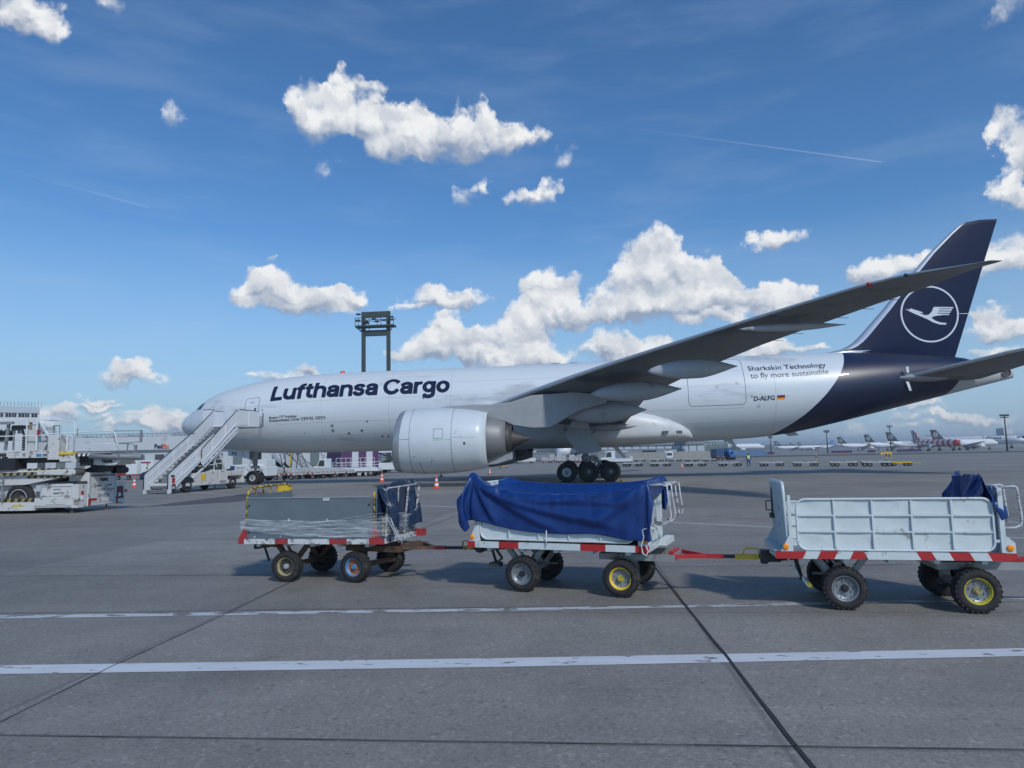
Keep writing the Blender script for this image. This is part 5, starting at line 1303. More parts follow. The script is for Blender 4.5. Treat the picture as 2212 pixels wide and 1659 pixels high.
def ffn(i, j):
    s_ = i / 66 * 11; k = min(int(s_), 10); f = s_ - k; x = path[k][0] * (1 - f) + path[k + 1][0] * f; y = path[k][1] * (1 - f) + path[k + 1][1] * f
    z = bt_(s_) + (top_(s_) - bt_(s_)) * j / 10 + .006 * math.sin(s_ * 5 + j); return (x + .004 * math.sin(j * 2.1 + s_ * 3), y + .006 * math.sin(j * 1.7 + s_), z)
b.grid(ffn, 67, 11)
for (p, q, n) in (((2.50, -.02, 1.02), (2.72, -.05, .60), 7), ((2.52, .05, 1.02), (2.66, .0, .62), 5), ((2.48, .1, 1.06), (2.62, .1, .98), 4)):
    for k in range(n): dx = random.uniform(-.05, .05); b.tube([(p[0] + dx, p[1], p[2]), ((p[0] + q[0]) / 2 + dx * .5, p[1] - .03, (p[2] + q[2]) / 2), (q[0] + dx, q[1], q[2] + random.uniform(0, .08))], .010, 5, r2=.004)
for (z0, z1, z2) in ((.95, .90, 1.06), (.93, .86, 1.02), (.88, .74, .98)):
    b.tube([(.03, -.062, z0), (.5, -.055, z1 + .02), (1.2, -.055, z1), (1.8, -.058, (z1 + z2) / 2), (2.3, -.07, z2), (2.5, -.02, z2)], .0035, 5)
fo = b.build('plastic_film', 'stretch_film', None, normals=False); fo.location = CA.location; fo.rotation_euler = CA.rotation_euler
tag(fo, 'clear plastic film stretched round the lower boards of the grey cart', 'plastic film')
# ============================================================ passenger stairs truck at the nose
MM('tread', (.30, .32, .33), .5, .3, var=.1); MM('stair_white', (.66, .69, .71), .4, var=.05, dark=(.35, .33, .30), darkamt=.1, dscale=3)
def steel_wheel(par, x, y, z, r, w, axis='x', rim='black', name='wheel'):
    b = MB(); h = w / 2
    b.lathe([(-h * .6, r * .5), (-h, r * .62), (-h, r * .86), (-h * .7, r), (h * .7, r), (h, r * .86), (h, r * .62), (h * .6, r * .5)], axis, (0, 0, 0), 28, [0] * 7)
    for sg in (-1, 1): b.lathe([(sg * h * .66, r * .52), (sg * h * .8, r * .48), (sg * h * .3, r * .4), (sg * h * .3, r * .2), (sg * h * .7, r * .16), (sg * h * .72, .005)], axis, (0, 0, 0), 28, [1] * 5)
    o = b.build(name, ['rubber', rim], par); o.location = (x, y, z); return o
def stairs_truck(label, loc, rz, full=True, group='passenger stairs'):
    t = thing('passenger_stairs', label, 'stairs truck', loc, rz, group)
    W_s = 1.62
    # balustrades: two telescoping sections each side; y runs up the stairs, x from far (-W) to near (0)
    for sx, off in ((0, .0), (-W_s, .0)):
        b = MB(); zr = lambda y: 1.15 + .59 * y
        b.prism([(-.02, .02), (-.02, 1.12), (.12, 1.24), (4.30, zr(4.3)), (4.75, zr(4.3) + .03), (4.85, zr(4.3) - .1), (4.85, 2.92), (4.4, 2.78), (.55, .30), (.25, .04)], 'x', sx - .03, sx + .03)
        p = b.build('side_panel', 'stair_white', t)
        b = MB(); b.tube([(sx, -.03, .3), (sx, -.03, 1.13), (sx, .11, 1.26), (sx, 4.30, zr(4.3) + .02), (sx, 4.76, zr(4.3) + .045)], .03, 7); b.build('handrail', 'black', p)
        b = MB(); b.bar((sx + .04, .3, .55), (sx + .04, 4.7, 3.1), .05, .03); b.bar((sx + .04, .25, .98), (sx + .04, 4.2, zr(4.2) - .28), .03, .03)
        for y in (1.2, 2.6, 4.0): b.bar((sx + .045, y, zr(y) - .72), (sx + .045, y, zr(y) - .1), .04, .03)
        b.build('panel_rib', 'stair_white', p)
        o2 = .10 if sx == 0 else -.10; x2 = sx + o2; z2 = lambda y: 2.63 + .705 * (y - 3.0)
        b = MB(); b.prism([(3.0, 1.74), (3.0, 2.60), (3.1, 2.70), (6.92, z2(6.92)), (6.92, 4.32), (6.5, 4.14), (3.25, 1.78)], 'x', x2 - .025, x2 + .025)
        p = b.build('side_panel', 'stair_white', t)
        b = MB(); b.tube([(x2, 2.99, 2.1), (x2, 2.99, 2.62), (x2, 3.08, 2.72), (x2, 6.92, z2(6.92) + .03)], .028, 7); b.build('handrail', 'black', p)
        b = MB(); s_ = .045 if sx == 0 else -.045
        b.bar((x2 + s_, 3.15, 1.95), (x2 + s_, 6.85, 4.50), .04, .03)
        for y in (4.1, 5.5): b.bar((x2 + s_, y, 1.85 + .69 * (y - 3)), (x2 + s_, y, z2(y) - .1), .04, .03)
        b.build('panel_rib', 'stair_white', p)
        b = MB(); b.bar((x2, 3.1, 1.66), (x2, 7.0, 4.20), .07, .14)
        for k in range(8): y = 3.6 + k * .42; b.bar((x2, y, 1.66 + (y - 3.1) * .651 - .24), (x2, y, 1.66 + (y - 3.1) * .651), .035)
        b.bar((x2, 3.3, 1.50), (x2, 6.9, 3.86), .05, .05); b.build('stringer', 'stair_white', t)
    b = MB()
    for k in range(19):
        y = .12 + k * .355; z = .22 + k * .222
        b.box(-W_s + .03, -.03, y, y + .27, z, z + .035)
        b.m(1).box(-W_s + .03, -.03, y + .255, y + .27, z - .16, z); b.m(0)
    b.build('steps', ['tread', 'stair_white'], t)
    # platform
    b = MB(); b.box(-2.55, .22, 6.85, 9.35, 4.24, 4.36); pf = b.build('platform', 'stair_white', t)
    b = MB(); b.box(.18, .22, 6.85, 8.15, 4.30, 5.42).box(.215, .26, 8.12, 9.45, 4.28, 5.40); b.box(.19, .25, 6.85, 6.92, 4.3, 5.44); b.build('platform_side', 'stair_white', pf)
    b = MB(); b.tube([(.22, 6.86, 5.30), (.22, 6.90, 5.44), (.22, 8.2, 5.43), (.24, 9.4, 5.42)], .028, 7).tube([(.32, 9.85, 4.3), (.32, 9.85, 5.35)], .035, 7); b.build('handrail', 'black', pf)
    b = MB()
    for k in range(4): b.bar((.25, 9.5 + k * .1, 4.3), (.28, 9.55 + k * .1, 5.1), .02)
    b.box(.2, .34, 9.45, 9.9, 4.3, 4.5).box(-2.55, .3, 9.35, 9.75, 4.22, 4.34); b.build('bellows', 'mid_grey', pf)
    b = MB(); b.box(-2.58, -2.52, 7.0, 9.4, 4.30, 5.45).box(-2.55, -W_s - .08, 6.9, 6.95, 4.3, 5.45); b.build('platform_side', 'stair_white', pf)
    b = MB(); b.tube([(-2.55, 9.4, 5.47), (-2.55, 6.92, 5.47), (-W_s - .1, 6.92, 5.47)], .028, 7); b.build('handrail', 'black', pf)
    # chassis
    b = MB(); b.box(-1.95, .02, 1.6, 8.1, .38, .62).box(-1.75, -.1, .6, 1.7, .3, .62); ch = b.build('chassis', 'dirty_white', t, bevel=.02)
    b = MB(); b.prism([(2.35, .62), (2.35, 1.15), (3.6, 1.20), (4.6, 1.32), (5.1, 1.32), (5.1, .62)], 'x', -1.9, .0); bd = b.build('engine_cover', 'dirty_white', t, bevel=.03)
    b = MB(); b.box(.0, .012, 3.1, 3.55, .68, 1.1); b.build('warning_plate', 'yellow', bd)
    b = MB(); b.box(.0, .008, 3.6, 3.615, .64, 1.25).box(.0, .008, 4.9, 4.915, .64, 1.3).box(.0, .02, 4.3, 4.45, 1.12, 1.16).box(.0, .02, 4.3, 4.40, .66, .69); b.build('door_seam', 'seam', bd)
    b = MB(); b.box(-1.85, .02, 5.1, 5.9, .42, 1.30).box(-1.9, .03, 5.9, 7.95, .95, 1.22).box(-1.9, .04, 7.8, 7.95, .35, 1.22).box(-.4, .03, 5.9, 6.0, .42, 1.0).box(-1.9, .02, 6.0, 7.8, .88, .95); rb = b.build('rear_body', 'dirty_white', t, bevel=.02)
    b = MB(); b.box(-.25, -.1, 6.2, 6.7, 1.22, 1.36); b.build('rear_box', 'dark_steel', rb)
    # cab
    b = MB()
    for (x, y) in ((-1.75, 4.5), (-1.75, 5.7), (-.05, 4.55), (-.05, 5.55)): b.bar((x, y, 1.3), (x, y - (.15 if y > 5 else -.05), 2.02), .05)
    b.box(-1.8, 0, 4.55, 5.6, 2.0, 2.05).bar((-.05, 5.55, 1.28), (-.05, 5.95, 1.28), .05); cb = b.build('cab_frame', 'dirty_white', t)
    b = MB(); b.prism([(4.6, 1.34), (5.6, 1.34), (5.42, 1.96), (4.62, 1.96)], 'x', -.075, -.055); b.prism([(4.6, 1.34), (5.6, 1.34), (5.42, 1.96), (4.62, 1.96)], 'x', -1.75, -1.73); b.box(-1.7, -.1, 4.56, 4.58, 1.35, 1.95); b.build('window', 'glass_cab', cb)
    b = MB(); b.box(-1.3, -.8, 4.8, 5.2, 1.3, 1.75).box(-1.35, -.75, 4.75, 4.85, 1.3, 1.9); b.build('seat', 'black', cb)
    # struts between chassis and stairs
    b = MB(); b.bar((-.02, 2.0, .72), (-.02, 5.2, 2.45), .07, .10).bar((-.05, 5.1, 2.45), (-.05, 5.85, 1.25), .13, .13).bar((-1.6, 2.0, .72), (-1.6, 5.2, 2.45), .07, .10).bar((-1.6, 5.1, 2.45), (-1.6, 5.85, 1.25), .13, .13)
    b.bar((-.1, 3.9, 1.8), (-1.5, 5.2, 2.4), .06).bar((-1.5, 3.9, 1.8), (-.1, 5.2, 2.4), .06).bar((-.05, 3.4, 1.6), (-.05, 5.4, 1.75), .05).bar((-.1, 3.3, 1.55), (-.1, 4.3, 2.3), .07).bar((-.05, 5.0, 2.5), (-.05, 5.3, 3.0), .1)
    b.bar((-.05, 4.4, 2.3), (-.05, 4.9, 1.5), .05).bar((-1.5, 3.2, 1.6), (-.1, 3.2, 1.6), .07); b.build('lifting_strut', 'stair_white', t)
    b = MB(); b.cyl((-.8, 2.2, .9), (-.8, 5.2, 2.3), .08, 10).box(-1.2, -.3, 2.5, 3.4, 1.2, 1.42)
    for k in range(5): b.tube([(-.1 - k * .1, 3.0, 1.3), (-.1 - k * .1, 3.4, 1.55 + .05 * k), (-.2, 4.0, 1.5), (-.3, 4.3, 1.9)], .03, 5)
    b.build('hydraulics', 'dark_steel', t)
    for (x, y) in ((.03, 1.80), (-1.98, 1.80), (.06, 6.60), (-1.98, 6.6)): steel_wheel(t, x - .13, y, .42, .42, .30)
    b = MB(); b.prism([(1.25, .62), (1.3, .80), (1.5, .93), (1.8, .97), (2.1, .93), (2.3, .80), (2.35, .62)], 'x', -.25, .06); b.build('mudguard', 'black', t)
    for y in (1.5, 5.0):
        b = MB(); b.cyl((-.25, y, .05), (-.25, y, .45), .035, 8).cyl((-.25, y, .0), (-.25, y, .045), .10, 12); b.build('jack', 'dark_steel', t)
    if full:
        b = MB(); b.box(.03, .06, .30, .55, .55, .95); lp = b.build('tail_lamp', 'red', t); b = MB(); b.box(.03, .07, .30, .50, .30, .45); b.build('lamp_glass', 'pale_grey', lp)
        b = MB(); b.box(.03, .05, .28, .62, .08, .55).box(.03, .055, .2, .5, 1.0, 1.12); b.build('lamp_bracket', 'black', t)
    return t
ST = stairs_truck('white passenger stairs truck raised to the door beside the aircraft nose', (6.9, -13.6, 0), -.0997)
b = MB(); b.box(.012, .018, 3.0, 4.2, .45, .46); 
bpy.data.meshes  # keep
b.bm.free()
text_obj('0551', .14, 'black', ST, (.022, 3.9, .44), xdir=(0, 1, 0), eps=.003)
text_obj('9 9', .13, 'black', ST, (.022, 5.35, 1.12), xdir=(0, 1, 0), eps=.012, bold=.01)

# ============================================================ cargo loader at the left edge
LD = thing('cargo_loader', 'dirty white cargo loader with striped scissor arms, cut off by the left edge', 'cargo loader', (8.0, -26.6, 0), 0)
Y0, Y1 = -1.1, 1.6; X_ = lambda x: x - 8.0
def hazard(b, x0, x1, z0, z1, y, n, sl=.12, y1=None, base=0, alt=1):
    """slanting yellow and black bars on a face y = const"""
    y1 = y + .02 if y1 is None else y1; w_ = (x1 - x0) / n
    for k in range(n): b.m(base if k % 2 else alt).prism([(x0 + k * w_, z0), (x0 + (k + 1) * w_, z0), (min(x0 + (k + 1) * w_ + sl, x1), z1), (min(x0 + k * w_ + sl, x1), z1)], 'y', y, y1)
b = MB(); b.box(X_(5.0), X_(9.9), Y0 + .1, Y1, .14, .46).box(X_(5), X_(11.2), Y0 + .35, Y1 - .2, .35, 1.15); b.build('chassis', 'dirty_white', LD, bevel=.02)
b = MB(); hazard(b, X_(7.4), X_(9.88), .452, .60, Y0, 17, .07, Y0 + 1.0); b.box(X_(7.3), X_(7.4), Y0, Y0 + 1, .45, .6); b.build('hazard_skirt', ['dull_yellow', 'black'], LD)
b = MB(); b.box(X_(7.2), X_(9.9), Y0 - .01, Y0 + .1, .12, .45); sk = b.build('side_skirt', 'dirty_white', LD, bevel=.01); b = MB(); b.box(X_(9.0), X_(9.45), Y0 - .02, Y0 - .008, .29, .36); b.build('marker', 'yellow', sk)
for x in (9.08, 5.9): steel_wheel(LD, X_(x), Y0 + .35, .58, .58, .4, 'y', 'dark_steel')
steel_wheel(LD, X_(9.08), Y1 - .3, .58, .58, .4, 'y', 'dark_steel')
b = MB(); b.lathe([(-.012, .345), (-.02, .36), (-.012, .375)], 'y', (X_(9.08), Y0 + .155, .58), 28); b.build('wheel_ring', 'pale_grey', LD)
# battery box and front corner
b = MB(); b.box(X_(9.92), X_(11.5), Y0, Y0 + .9, .22, 1.06); bx_ = b.build('side_box', 'dirty_white', LD, bevel=.02)
b = MB(); b.box(X_(9.92), X_(11.5), Y0 - .03, Y0 - .003, .30, .60).box(X_(10.17), X_(11.42), Y0 - .012, Y0 - .002, .66, 1.03); b.build('box_cover', 'dirty_white', bx_)
b = MB(); b.box(X_(10.17), X_(11.42), Y0 - .016, Y0 - .004, 1.02, 1.045).box(X_(10.7), X_(10.93), Y0 - .04, Y0 - .013, .77, .80).box(X_(10.16), X_(10.175), Y0 - .014, Y0, .6, 1.03).box(X_(9.95), X_(10.12), Y0 - .012, Y0 - .002, .62, .86).box(X_(10.4), X_(11.2), Y0 - .035, Y0 - .03, .34, .35); b.build('seam_line', 'seam', bx_)
b = MB()
for x in (10.24, 11.18): b.tube([(X_(x), Y0 - .035, .60), (X_(x), Y0 - .04, .68), (X_(x + .04), Y0 - .04, .70), (X_(x + .16), Y0 - .04, .70), (X_(x + .2), Y0 - .04, .68), (X_(x + .2), Y0 - .035, .60)], .012, 6)
b.box(X_(9.95), X_(10.17), Y0 - .01, Y0 + .2, .86, 1.1); b.build('grab_handle', 'pale_grey', bx_)
b = MB(); b.box(X_(10.68), X_(10.99), Y0 - .016, Y0 - .012, .91, .945); b.build('label_plate', 'panel_grey', bx_)
# front corner pieces (x is the face towards the aircraft)
FX = X_(11.72)
b = MB(); b.prism([(Y0 - .02, .2), (Y0 + .35, .2), (Y0 + .42, .34), (Y0 + .5, .2), (Y0 + .62, .24), (Y0 + .62, 1.10), (Y0 - .02, 1.12)], 'x', X_(11.45), FX); fr_ = b.build('front_corner', 'dirty_white', LD, bevel=.015)
b = MB(); b.prism([(1.15, .30), (1.75, .18), (1.78, 1.08), (1.15, 1.10)], 'x', X_(11.3), FX); fr2 = b.build('front_corner', 'dirty_white', LD, bevel=.015)
for (par, y) in ((fr_, Y0 + .14), (fr2, 1.32)):
    b = MB(); b.box(FX, FX + .03, y, y + .13, .72, .84); b.build('rear_lamp', 'red', par); b = MB(); b.box(FX, FX + .03, y, y + .13, .50, .66); b.build('headlamp', 'cone_white', par)
b = MB(); b.box(FX, FX + .012, 1.22, 1.62, .42, .93); b.build('lamp_recess', 'dark_steel', fr2)
b = MB(); b.box(X_(10.9), FX + .02, -.58, 1.16, .24, 1.56); fb = b.build('front_box', 'dirty_white', LD, bevel=.02)
b = MB(); F2 = FX + .021
b.box(F2, F2 + .012, -.46, 1.06, 1.40, 1.44).box(F2, F2 + .03, -.08, .14, 1.0, 1.04).box(F2, F2 + .03, .60, .80, 1.0, 1.04).box(F2, F2 + .006, -.46, -.45, .34, 1.42).box(F2, F2 + .006, 1.05, 1.06, .34, 1.42).box(F2, F2 + .006, -.46, 1.06, .34, .35); b.build('cover_seam', 'black', fb)
for (s_, sz, y, z, bd_) in (('TREPEL', .16, .10, 1.19, .012), ('CHAMP 350', .145, -.02, .80, .0), ('GH 0250', .19, .0, .55, .002), ('80-DUS', .08, .76, .81, .002)): text_obj(s_, sz, 'black', fb, (F2, y, z), xdir=(0, 1, 0), eps=.004, bold=bd_)
b = MB(); b.box(F2, F2 + .006, -.56, -.40, .26, .52).box(F2, F2 + .006, -.40, -.05, .42, .52).box(FX + .001, FX + .008, 1.17, 1.30, .26, .52).box(FX + .001, FX + .008, 1.30, 1.68, .42, .52); b.build('red_corner_mark', 'worn_red', fb)
b = MB(); b.lathe([(-.02, .07), (.02, .07)], 'x', (FX + .02, 1.80, .72), 14).bar((FX, 1.7, .72), (FX, 1.82, .72), .04); b.build('rear_reflector', 'worn_red', fr2)
for (x, y) in ((11.47, Y0 + .02), (11.6, .75)):
    b = MB(); b.cyl((X_(x), y, .06), (X_(x), y, .3), .03, 8).cyl((X_(x), y, 0), (X_(x), y, .02), .16, 16, ).cyl((X_(x), y, .02), (X_(x), y, .08), .14, 16, r2=.04); b.build('jack', 'dark_steel', LD)
# scissor arms
b = MB(); b.prism([(X_(5), 1.05), (X_(9.4), 1.12), (X_(11.4), 1.48), (X_(11.5), 1.60), (X_(11.4), 1.70), (X_(5), 1.75)], 'y', Y0 + .12, Y0 + .26); b.prism([(X_(5), 1.05), (X_(9.4), 1.12), (X_(11.4), 1.48), (X_(11.4), 1.70), (X_(5), 1.75)], 'y', Y1 - .3, Y1 - .16); b.build('scissor_arm', 'dirty_white', LD, bevel=.02)
b = MB(); b.prism([(X_(10.0), 1.50), (X_(11.45), 1.47), (X_(11.55), 1.52), (X_(11.55), 1.66), (X_(11.4), 1.72), (X_(8.5), 1.64), (X_(8.5), 1.52)], 'y', Y0 + .0, Y0 + .11); b.build('scissor_arm', 'dirty_white', LD, bevel=.02)
b = MB(); hazard(b, X_(7.9), X_(9.95), 1.50, 1.62, Y0 - .025, 14, .06, Y0 - .003); hazard(b, X_(9.45), X_(11.1), 1.66, 1.76, Y0 + .09, 12, .05, Y0 + .115); hazard(b, X_(9.45), X_(11.1), 1.38, 1.47, Y0 + .09, 12, .05, Y0 + .115); b.build('hazard_stripe', ['dull_yellow', 'black'], LD)
b = MB(); b.cyl((X_(11.48), Y0 + .02, 1.58), (X_(11.48), Y1 - .2, 1.58), .12, 14).box(X_(10.3), X_(11.7), Y0 + .4, Y1 - .4, 1.1, 1.22).cyl((X_(9.5), 0, 1.0), (X_(11.6), 0, 1.75), .09, 12); b.build('lift_mechanism', 'dark_steel', LD)
# upper deck
b = MB(); b.box(X_(4.5), X_(10.42), Y0 - .05, Y1, 2.17, 2.40).box(X_(4.5), X_(10.42), Y0 - .05, Y0 + .05, 2.40, 2.47); dk = b.build('upper_deck', 'dirty_white', LD, bevel=.02)
text_obj('TREPEL', .24, 'black', dk, (X_(7.95), Y0 - .05, 2.20), eps=.006, bold=.018)
b = MB(); b.box(X_(9.92), X_(10.15), Y0 - .06, Y0 - .051, 2.22, 2.33); b.build('label_plate', 'sky_blue', dk); b = MB(); b.box(X_(10.2), X_(10.41), Y0 - .06, Y0 - .051, 2.23, 2.33); b.build('label_plate', 'panel_grey', dk)
b = MB(); b.box(X_(4.5), X_(10.3), Y0 + .2, Y1 - .2, 1.98, 2.17).box(X_(7.9), X_(9.1), Y0 - .1, Y0 + .5, 1.75, 2.16); b.build('deck_underside', 'black', LD)
b = MB(); b.box(X_(10.40), X_(10.86), Y0 - .08, Y0 + .5, 2.08, 3.06); b.build('control_box', 'dirty_white', LD, bevel=.03)
b = MB(); b.box(X_(10.86), X_(11.48), Y0 - .06, Y0 + .9, 2.28, 2.37); b.build('yellow_step', 'yellow', LD)
b = MB(); b.box(X_(10.86), X_(11.5), Y0 + .0, Y0 + 2.2, 2.0, 2.28).prism([(X_(11.25), 2.26), (X_(11.5), 2.2), (X_(11.6), 1.95), (X_(11.4), 1.95)], 'y', Y0 - .03, Y0 + .0); b.build('deck_end', 'dirty_white', LD, bevel=.02)
# front bridge platform
b = MB(); b.box(X_(11.5), X_(12.9), Y0 + .1, Y0 + 1.7, 2.30, 2.36); hb = b.build('bridge', 'grey_steel', LD)
b = MB(); hazard(b, X_(11.5), X_(12.1), 2.20, 2.30, Y0 + .02, 6, .04, Y0 + .1); b.build('hazard_stripe', ['cone_white', 'black'], hb)
b = MB(); b.tube([(X_(12.05), Y0 + .1, 2.2), (X_(13.95), Y0 + .5, 2.14)], .11, 12).tube([(X_(12.1), Y0 + .3, 2.24), (X_(13.3), Y0 + 1.6, 2.2)], .05, 8); b.build('bumper', 'mid_grey', LD)
b = MB(); b.prism([(X_(11.95), 1.84), (X_(12.95), 1.84), (X_(13.25), 2.10), (X_(12.0), 2.10)], 'y', Y0 + .4, Y0 + 1.4); fl_ = b.build('platform_flap', 'dirty_white', LD, bevel=.02)
text_obj('TREPEL', .15, 'black', fl_, (X_(12.35), Y0 + .4, 1.93), eps=.006, bold=.012)
b = MB(); b.box(X_(11.6), X_(12.55), Y0 + .8, Y0 + 1.6, 1.58, 1.82).lathe([(Y0 + .8, .13), (Y0 + 1.6, .13)], 'y', (X_(12.58), 0, 1.62), 16); b.box(X_(11.5), X_(12.0), Y0 + .3, Y0 + .7, 1.82, 2.2); b.build('roller_bed', 'black', LD)
# rails, driver stand
b = MB(); tr_ = .022
b.tube([(X_(10.88), Y0, 2.45), (X_(10.88), Y0, 3.50), (X_(10.93), Y0, 3.58), (X_(11.40), Y0, 3.58), (X_(11.46), Y0, 3.50), (X_(11.46), Y0, 2.40)], tr_, 7).tube([(X_(10.9), Y0, 3.03), (X_(11.3), Y0, 3.03), (X_(11.42), Y0, 2.95)], tr_, 7).tube([(X_(11.16), Y0, 3.03), (X_(11.16), Y0, 2.45), (X_(11.25), Y0, 2.38), (X_(11.4), Y0, 2.42)], tr_, 7)
b.tube([(X_(11.46), Y0, 2.65), (X_(11.48), Y0, 3.10), (X_(11.6), Y0, 3.15), (X_(13.0), Y0, 3.17), (X_(13.12), Y0, 3.1), (X_(13.34), Y0, 2.38)], tr_, 7).tube([(X_(10.42), Y0, 2.66), (X_(13.3), Y0 + .02, 2.66)], .012, 6).bar((X_(10.2), Y0, 3.11), (X_(11.5), Y0, 3.14), .03)
b.build('guard_rail', 'white_clean', LD)
b = MB(); b.tube([(X_(13.0), Y0 + .1, 3.16), (X_(14.0), Y0 + .3, 3.16), (X_(14.0), Y0 + .3, 2.72), (X_(13.1), Y0 + .1, 2.68), (X_(13.02), Y0 + .1, 3.16)], .018, 6).bar((X_(12.6), Y0 + .2, 2.92), (X_(14.0), Y0 + .3, 2.93), .025).bar((X_(11.35), Y0 + .3, 3.0), (X_(11.35), Y0 + .3, 3.3), .03)
b.tube([(X_(13.05), Y0 + .3, 2.68), (X_(13.6), Y0 + .4, 2.66), (X_(13.7), Y0 + .4, 2.58), (X_(13.72), Y0 + .4, 2.34)], .02, 6).bar((X_(13.45), Y0 + .3, 2.3), (X_(13.5), Y0 + .3, 2.66), .04).box(X_(14.0), X_(14.06), Y0 + .25, Y0 + .35, 2.70, 3.18).box(X_(13.72), X_(13.79), Y0 + .35, Y0 + .45, 2.35, 2.6)
b.bar((X_(10.5), Y0 + .1, 3.06), (X_(10.5), Y0 + .1, 3.44), .045).bar((X_(10.77), Y0 + .1, 3.06), (X_(10.77), Y0 + .1, 3.42), .045).bar((X_(10.5), Y0 + .1, 3.44), (X_(10.77), Y0 + .1, 3.42), .045); b.build('bumper_rail', 'mid_grey', LD)
b = MB(); b.hull([(X_(9.12), Y0 + .2, 3.32), (X_(9.75), Y0 + .2, 3.45), (X_(9.75), Y0 + 1.2, 3.45), (X_(9.12), Y0 + 1.2, 3.32), (X_(9.35), Y0 + .3, 2.46), (X_(9.62), Y0 + .3, 2.46), (X_(9.62), Y0 + 1.1, 2.46), (X_(9.35), Y0 + 1.1, 2.46)]); b.build('driver_console', 'dirty_white', LD, bevel=.02)
b = MB(); b.hull([(X_(9.75), Y0 + .25, 3.3), (X_(10.3), Y0 + .25, 3.02), (X_(10.3), Y0 + 1.2, 3.02), (X_(9.75), Y0 + 1.2, 3.3), (X_(9.55), Y0 + .25, 2.46), (X_(9.95), Y0 + .25, 2.46), (X_(9.95), Y0 + 1.2, 2.46), (X_(9.55), Y0 + 1.2, 2.46)]); b.build('hopper', 'pale_grey', LD, bevel=.02)
b = MB(); b.hull([(X_(8.93), Y0 + 1.0, 3.75), (X_(9.6), Y0 + 1.0, 3.72), (X_(9.6), Y0 + 1.9, 3.72), (X_(8.93), Y0 + 1.9, 3.75), (X_(9.1), Y0 + 1.2, 3.9), (X_(9.42), Y0 + 1.2, 3.9), (X_(9.42), Y0 + 1.7, 3.9), (X_(9.1), Y0 + 1.7, 3.9)]); b.build('canopy', 'stair_white', LD, bevel=.02)
b = MB()
for x in (7.3, 8.2, 9.42, 9.85): b.bar((X_(x), Y0 + .02, 2.45), (X_(x), Y0 + .02, 3.72), .04)
b.bar((X_(7), Y0 + .02, 3.70), (X_(9.85), Y0 + .02, 3.73), .05).bar((X_(9.87), Y0 + .02, 3.70), (X_(10.38), Y0 + .02, 3.05), .045).bar((X_(7), Y0 + .02, 3.06), (X_(10.4), Y0 + .02, 3.06), .035).bar((X_(10.38), Y0 + .02, 2.3), (X_(10.38), Y0 + .02, 3.06), .05).bar((X_(9.85), Y0 + .03, 2.45), (X_(9.85), Y0 + .03, 3.7), .05); b.build('cab_rail', 'white_clean', LD)
b = MB(); b.bar((X_(8.3), Y0 + .3, 2.5), (X_(8.4), Y0 + .3, 3.6), .09).bar((X_(7.8), Y0 + .3, 3.6), (X_(8.6), Y0 + .3, 3.6), .1).bar((X_(9.75), Y0 + .2, 3.05), (X_(9.75), Y0 + .2, 3.7), .07).bar((X_(7.5), Y0 + .3, 2.85), (X_(8.2), Y0 + .3, 2.85), .05).bar((X_(8.6), Y0 + .35, 2.5), (X_(8.6), Y0 + .35, 3.4), .05); b.build('cab_post', 'mid_grey', LD)
b = MB(); b.prism([(X_(8.5), 3.40), (X_(8.55), 3.5), (X_(8.95), 3.5), (X_(9.1), 3.35), (X_(9.08), 3.28), (X_(8.55), 3.3)], 'y', Y0 + .3, Y0 + .8)
for k in range(9): b.lathe([(2.48 + k * .09, .08), (2.52 + k * .09, .10), (2.56 + k * .09, .08)], 'z', (X_(9.0), Y0 + .45, 0), 10)
b.lathe([(-.01, .16), (0, .175), (.01, .16)], 'z', (X_(9.45), Y0 + .5, 3.50), 16); b.box(X_(7.6), X_(8.1), Y0 + .5, Y0 + .9, 2.9, 3.3); b.build('seat', 'black', LD)
b = MB(); b.box(X_(9.88), X_(9.98), Y0 - .02, Y0 + .06, 3.08, 3.28); b.build('lamp', 'worn_red', LD); b = MB(); b.box(X_(9.4), X_(9.5), Y0 + .15, Y0 + .2, 3.35, 3.6); b.build('gauge', 'wood', LD)
b = MB()
for y in (-.02, ): 
    for x in (8.42, 8.62): b.bar((X_(x), Y0 - .12, .5), (X_(x), Y0 - .12, 1.55), .04)
for k in range(4): b.bar((X_(8.42), Y0 - .12, .65 + k * .27), (X_(8.62), Y0 - .12, .65 + k * .27), .03)
b.build('ladder', 'grey_steel', LD)

# ============================================================ traffic cones
def cone(label, p, h=.75):
    t = thing('traffic_cone', label, 'traffic cone', p, random.uniform(0, 3), 'red and white traffic cones on the apron')
    b = MB(); r = lambda z: .155 * (1 - z / h) + .022; zs = [.04, .17, .30, .44, .57, .70, h]; cols = [0, 1, 0, 1, 0, 0]
    k = h / .75
    b.lathe([(z * k, r(z * k)) for z in zs], 'z', (0, 0, 0), 20, cols); b.lathe([(h, .022), (h + .01, .015), (h + .01, .001)], 'z', (0, 0, 0), 20); b.build('cone_body', ['orange_red', 'cone_white'], t)
    b = MB(); b.box(-.2, .2, -.2, .2, 0, .035); b.build('cone_base', 'orange_red', t, bevel=.01); return t
for (u, v, lb) in ((289.8, 1052.5, 'red and white cone left of the passenger stairs, beyond the loader'), (824.8, 1041.5, 'cone seen just above the dark bunched cover of the grey cart'),
                   (942.9, 1055.0, 'nearest red and white cone, below the engine intake between the carts'), (952.8, 1030.5, 'cone half hidden behind the bottom of the engine'),
                   (1058.2, 1024.3, 'cone standing behind the engine exhaust above the blue cover'), (1473.2, 1010.9, 'cone beside the near row of empty dollies'), (577, 1036.5, 'small low cone behind the nose wheels')):
    cone(lb, gp(u, v), .75 if v != 1036.5 else .4)

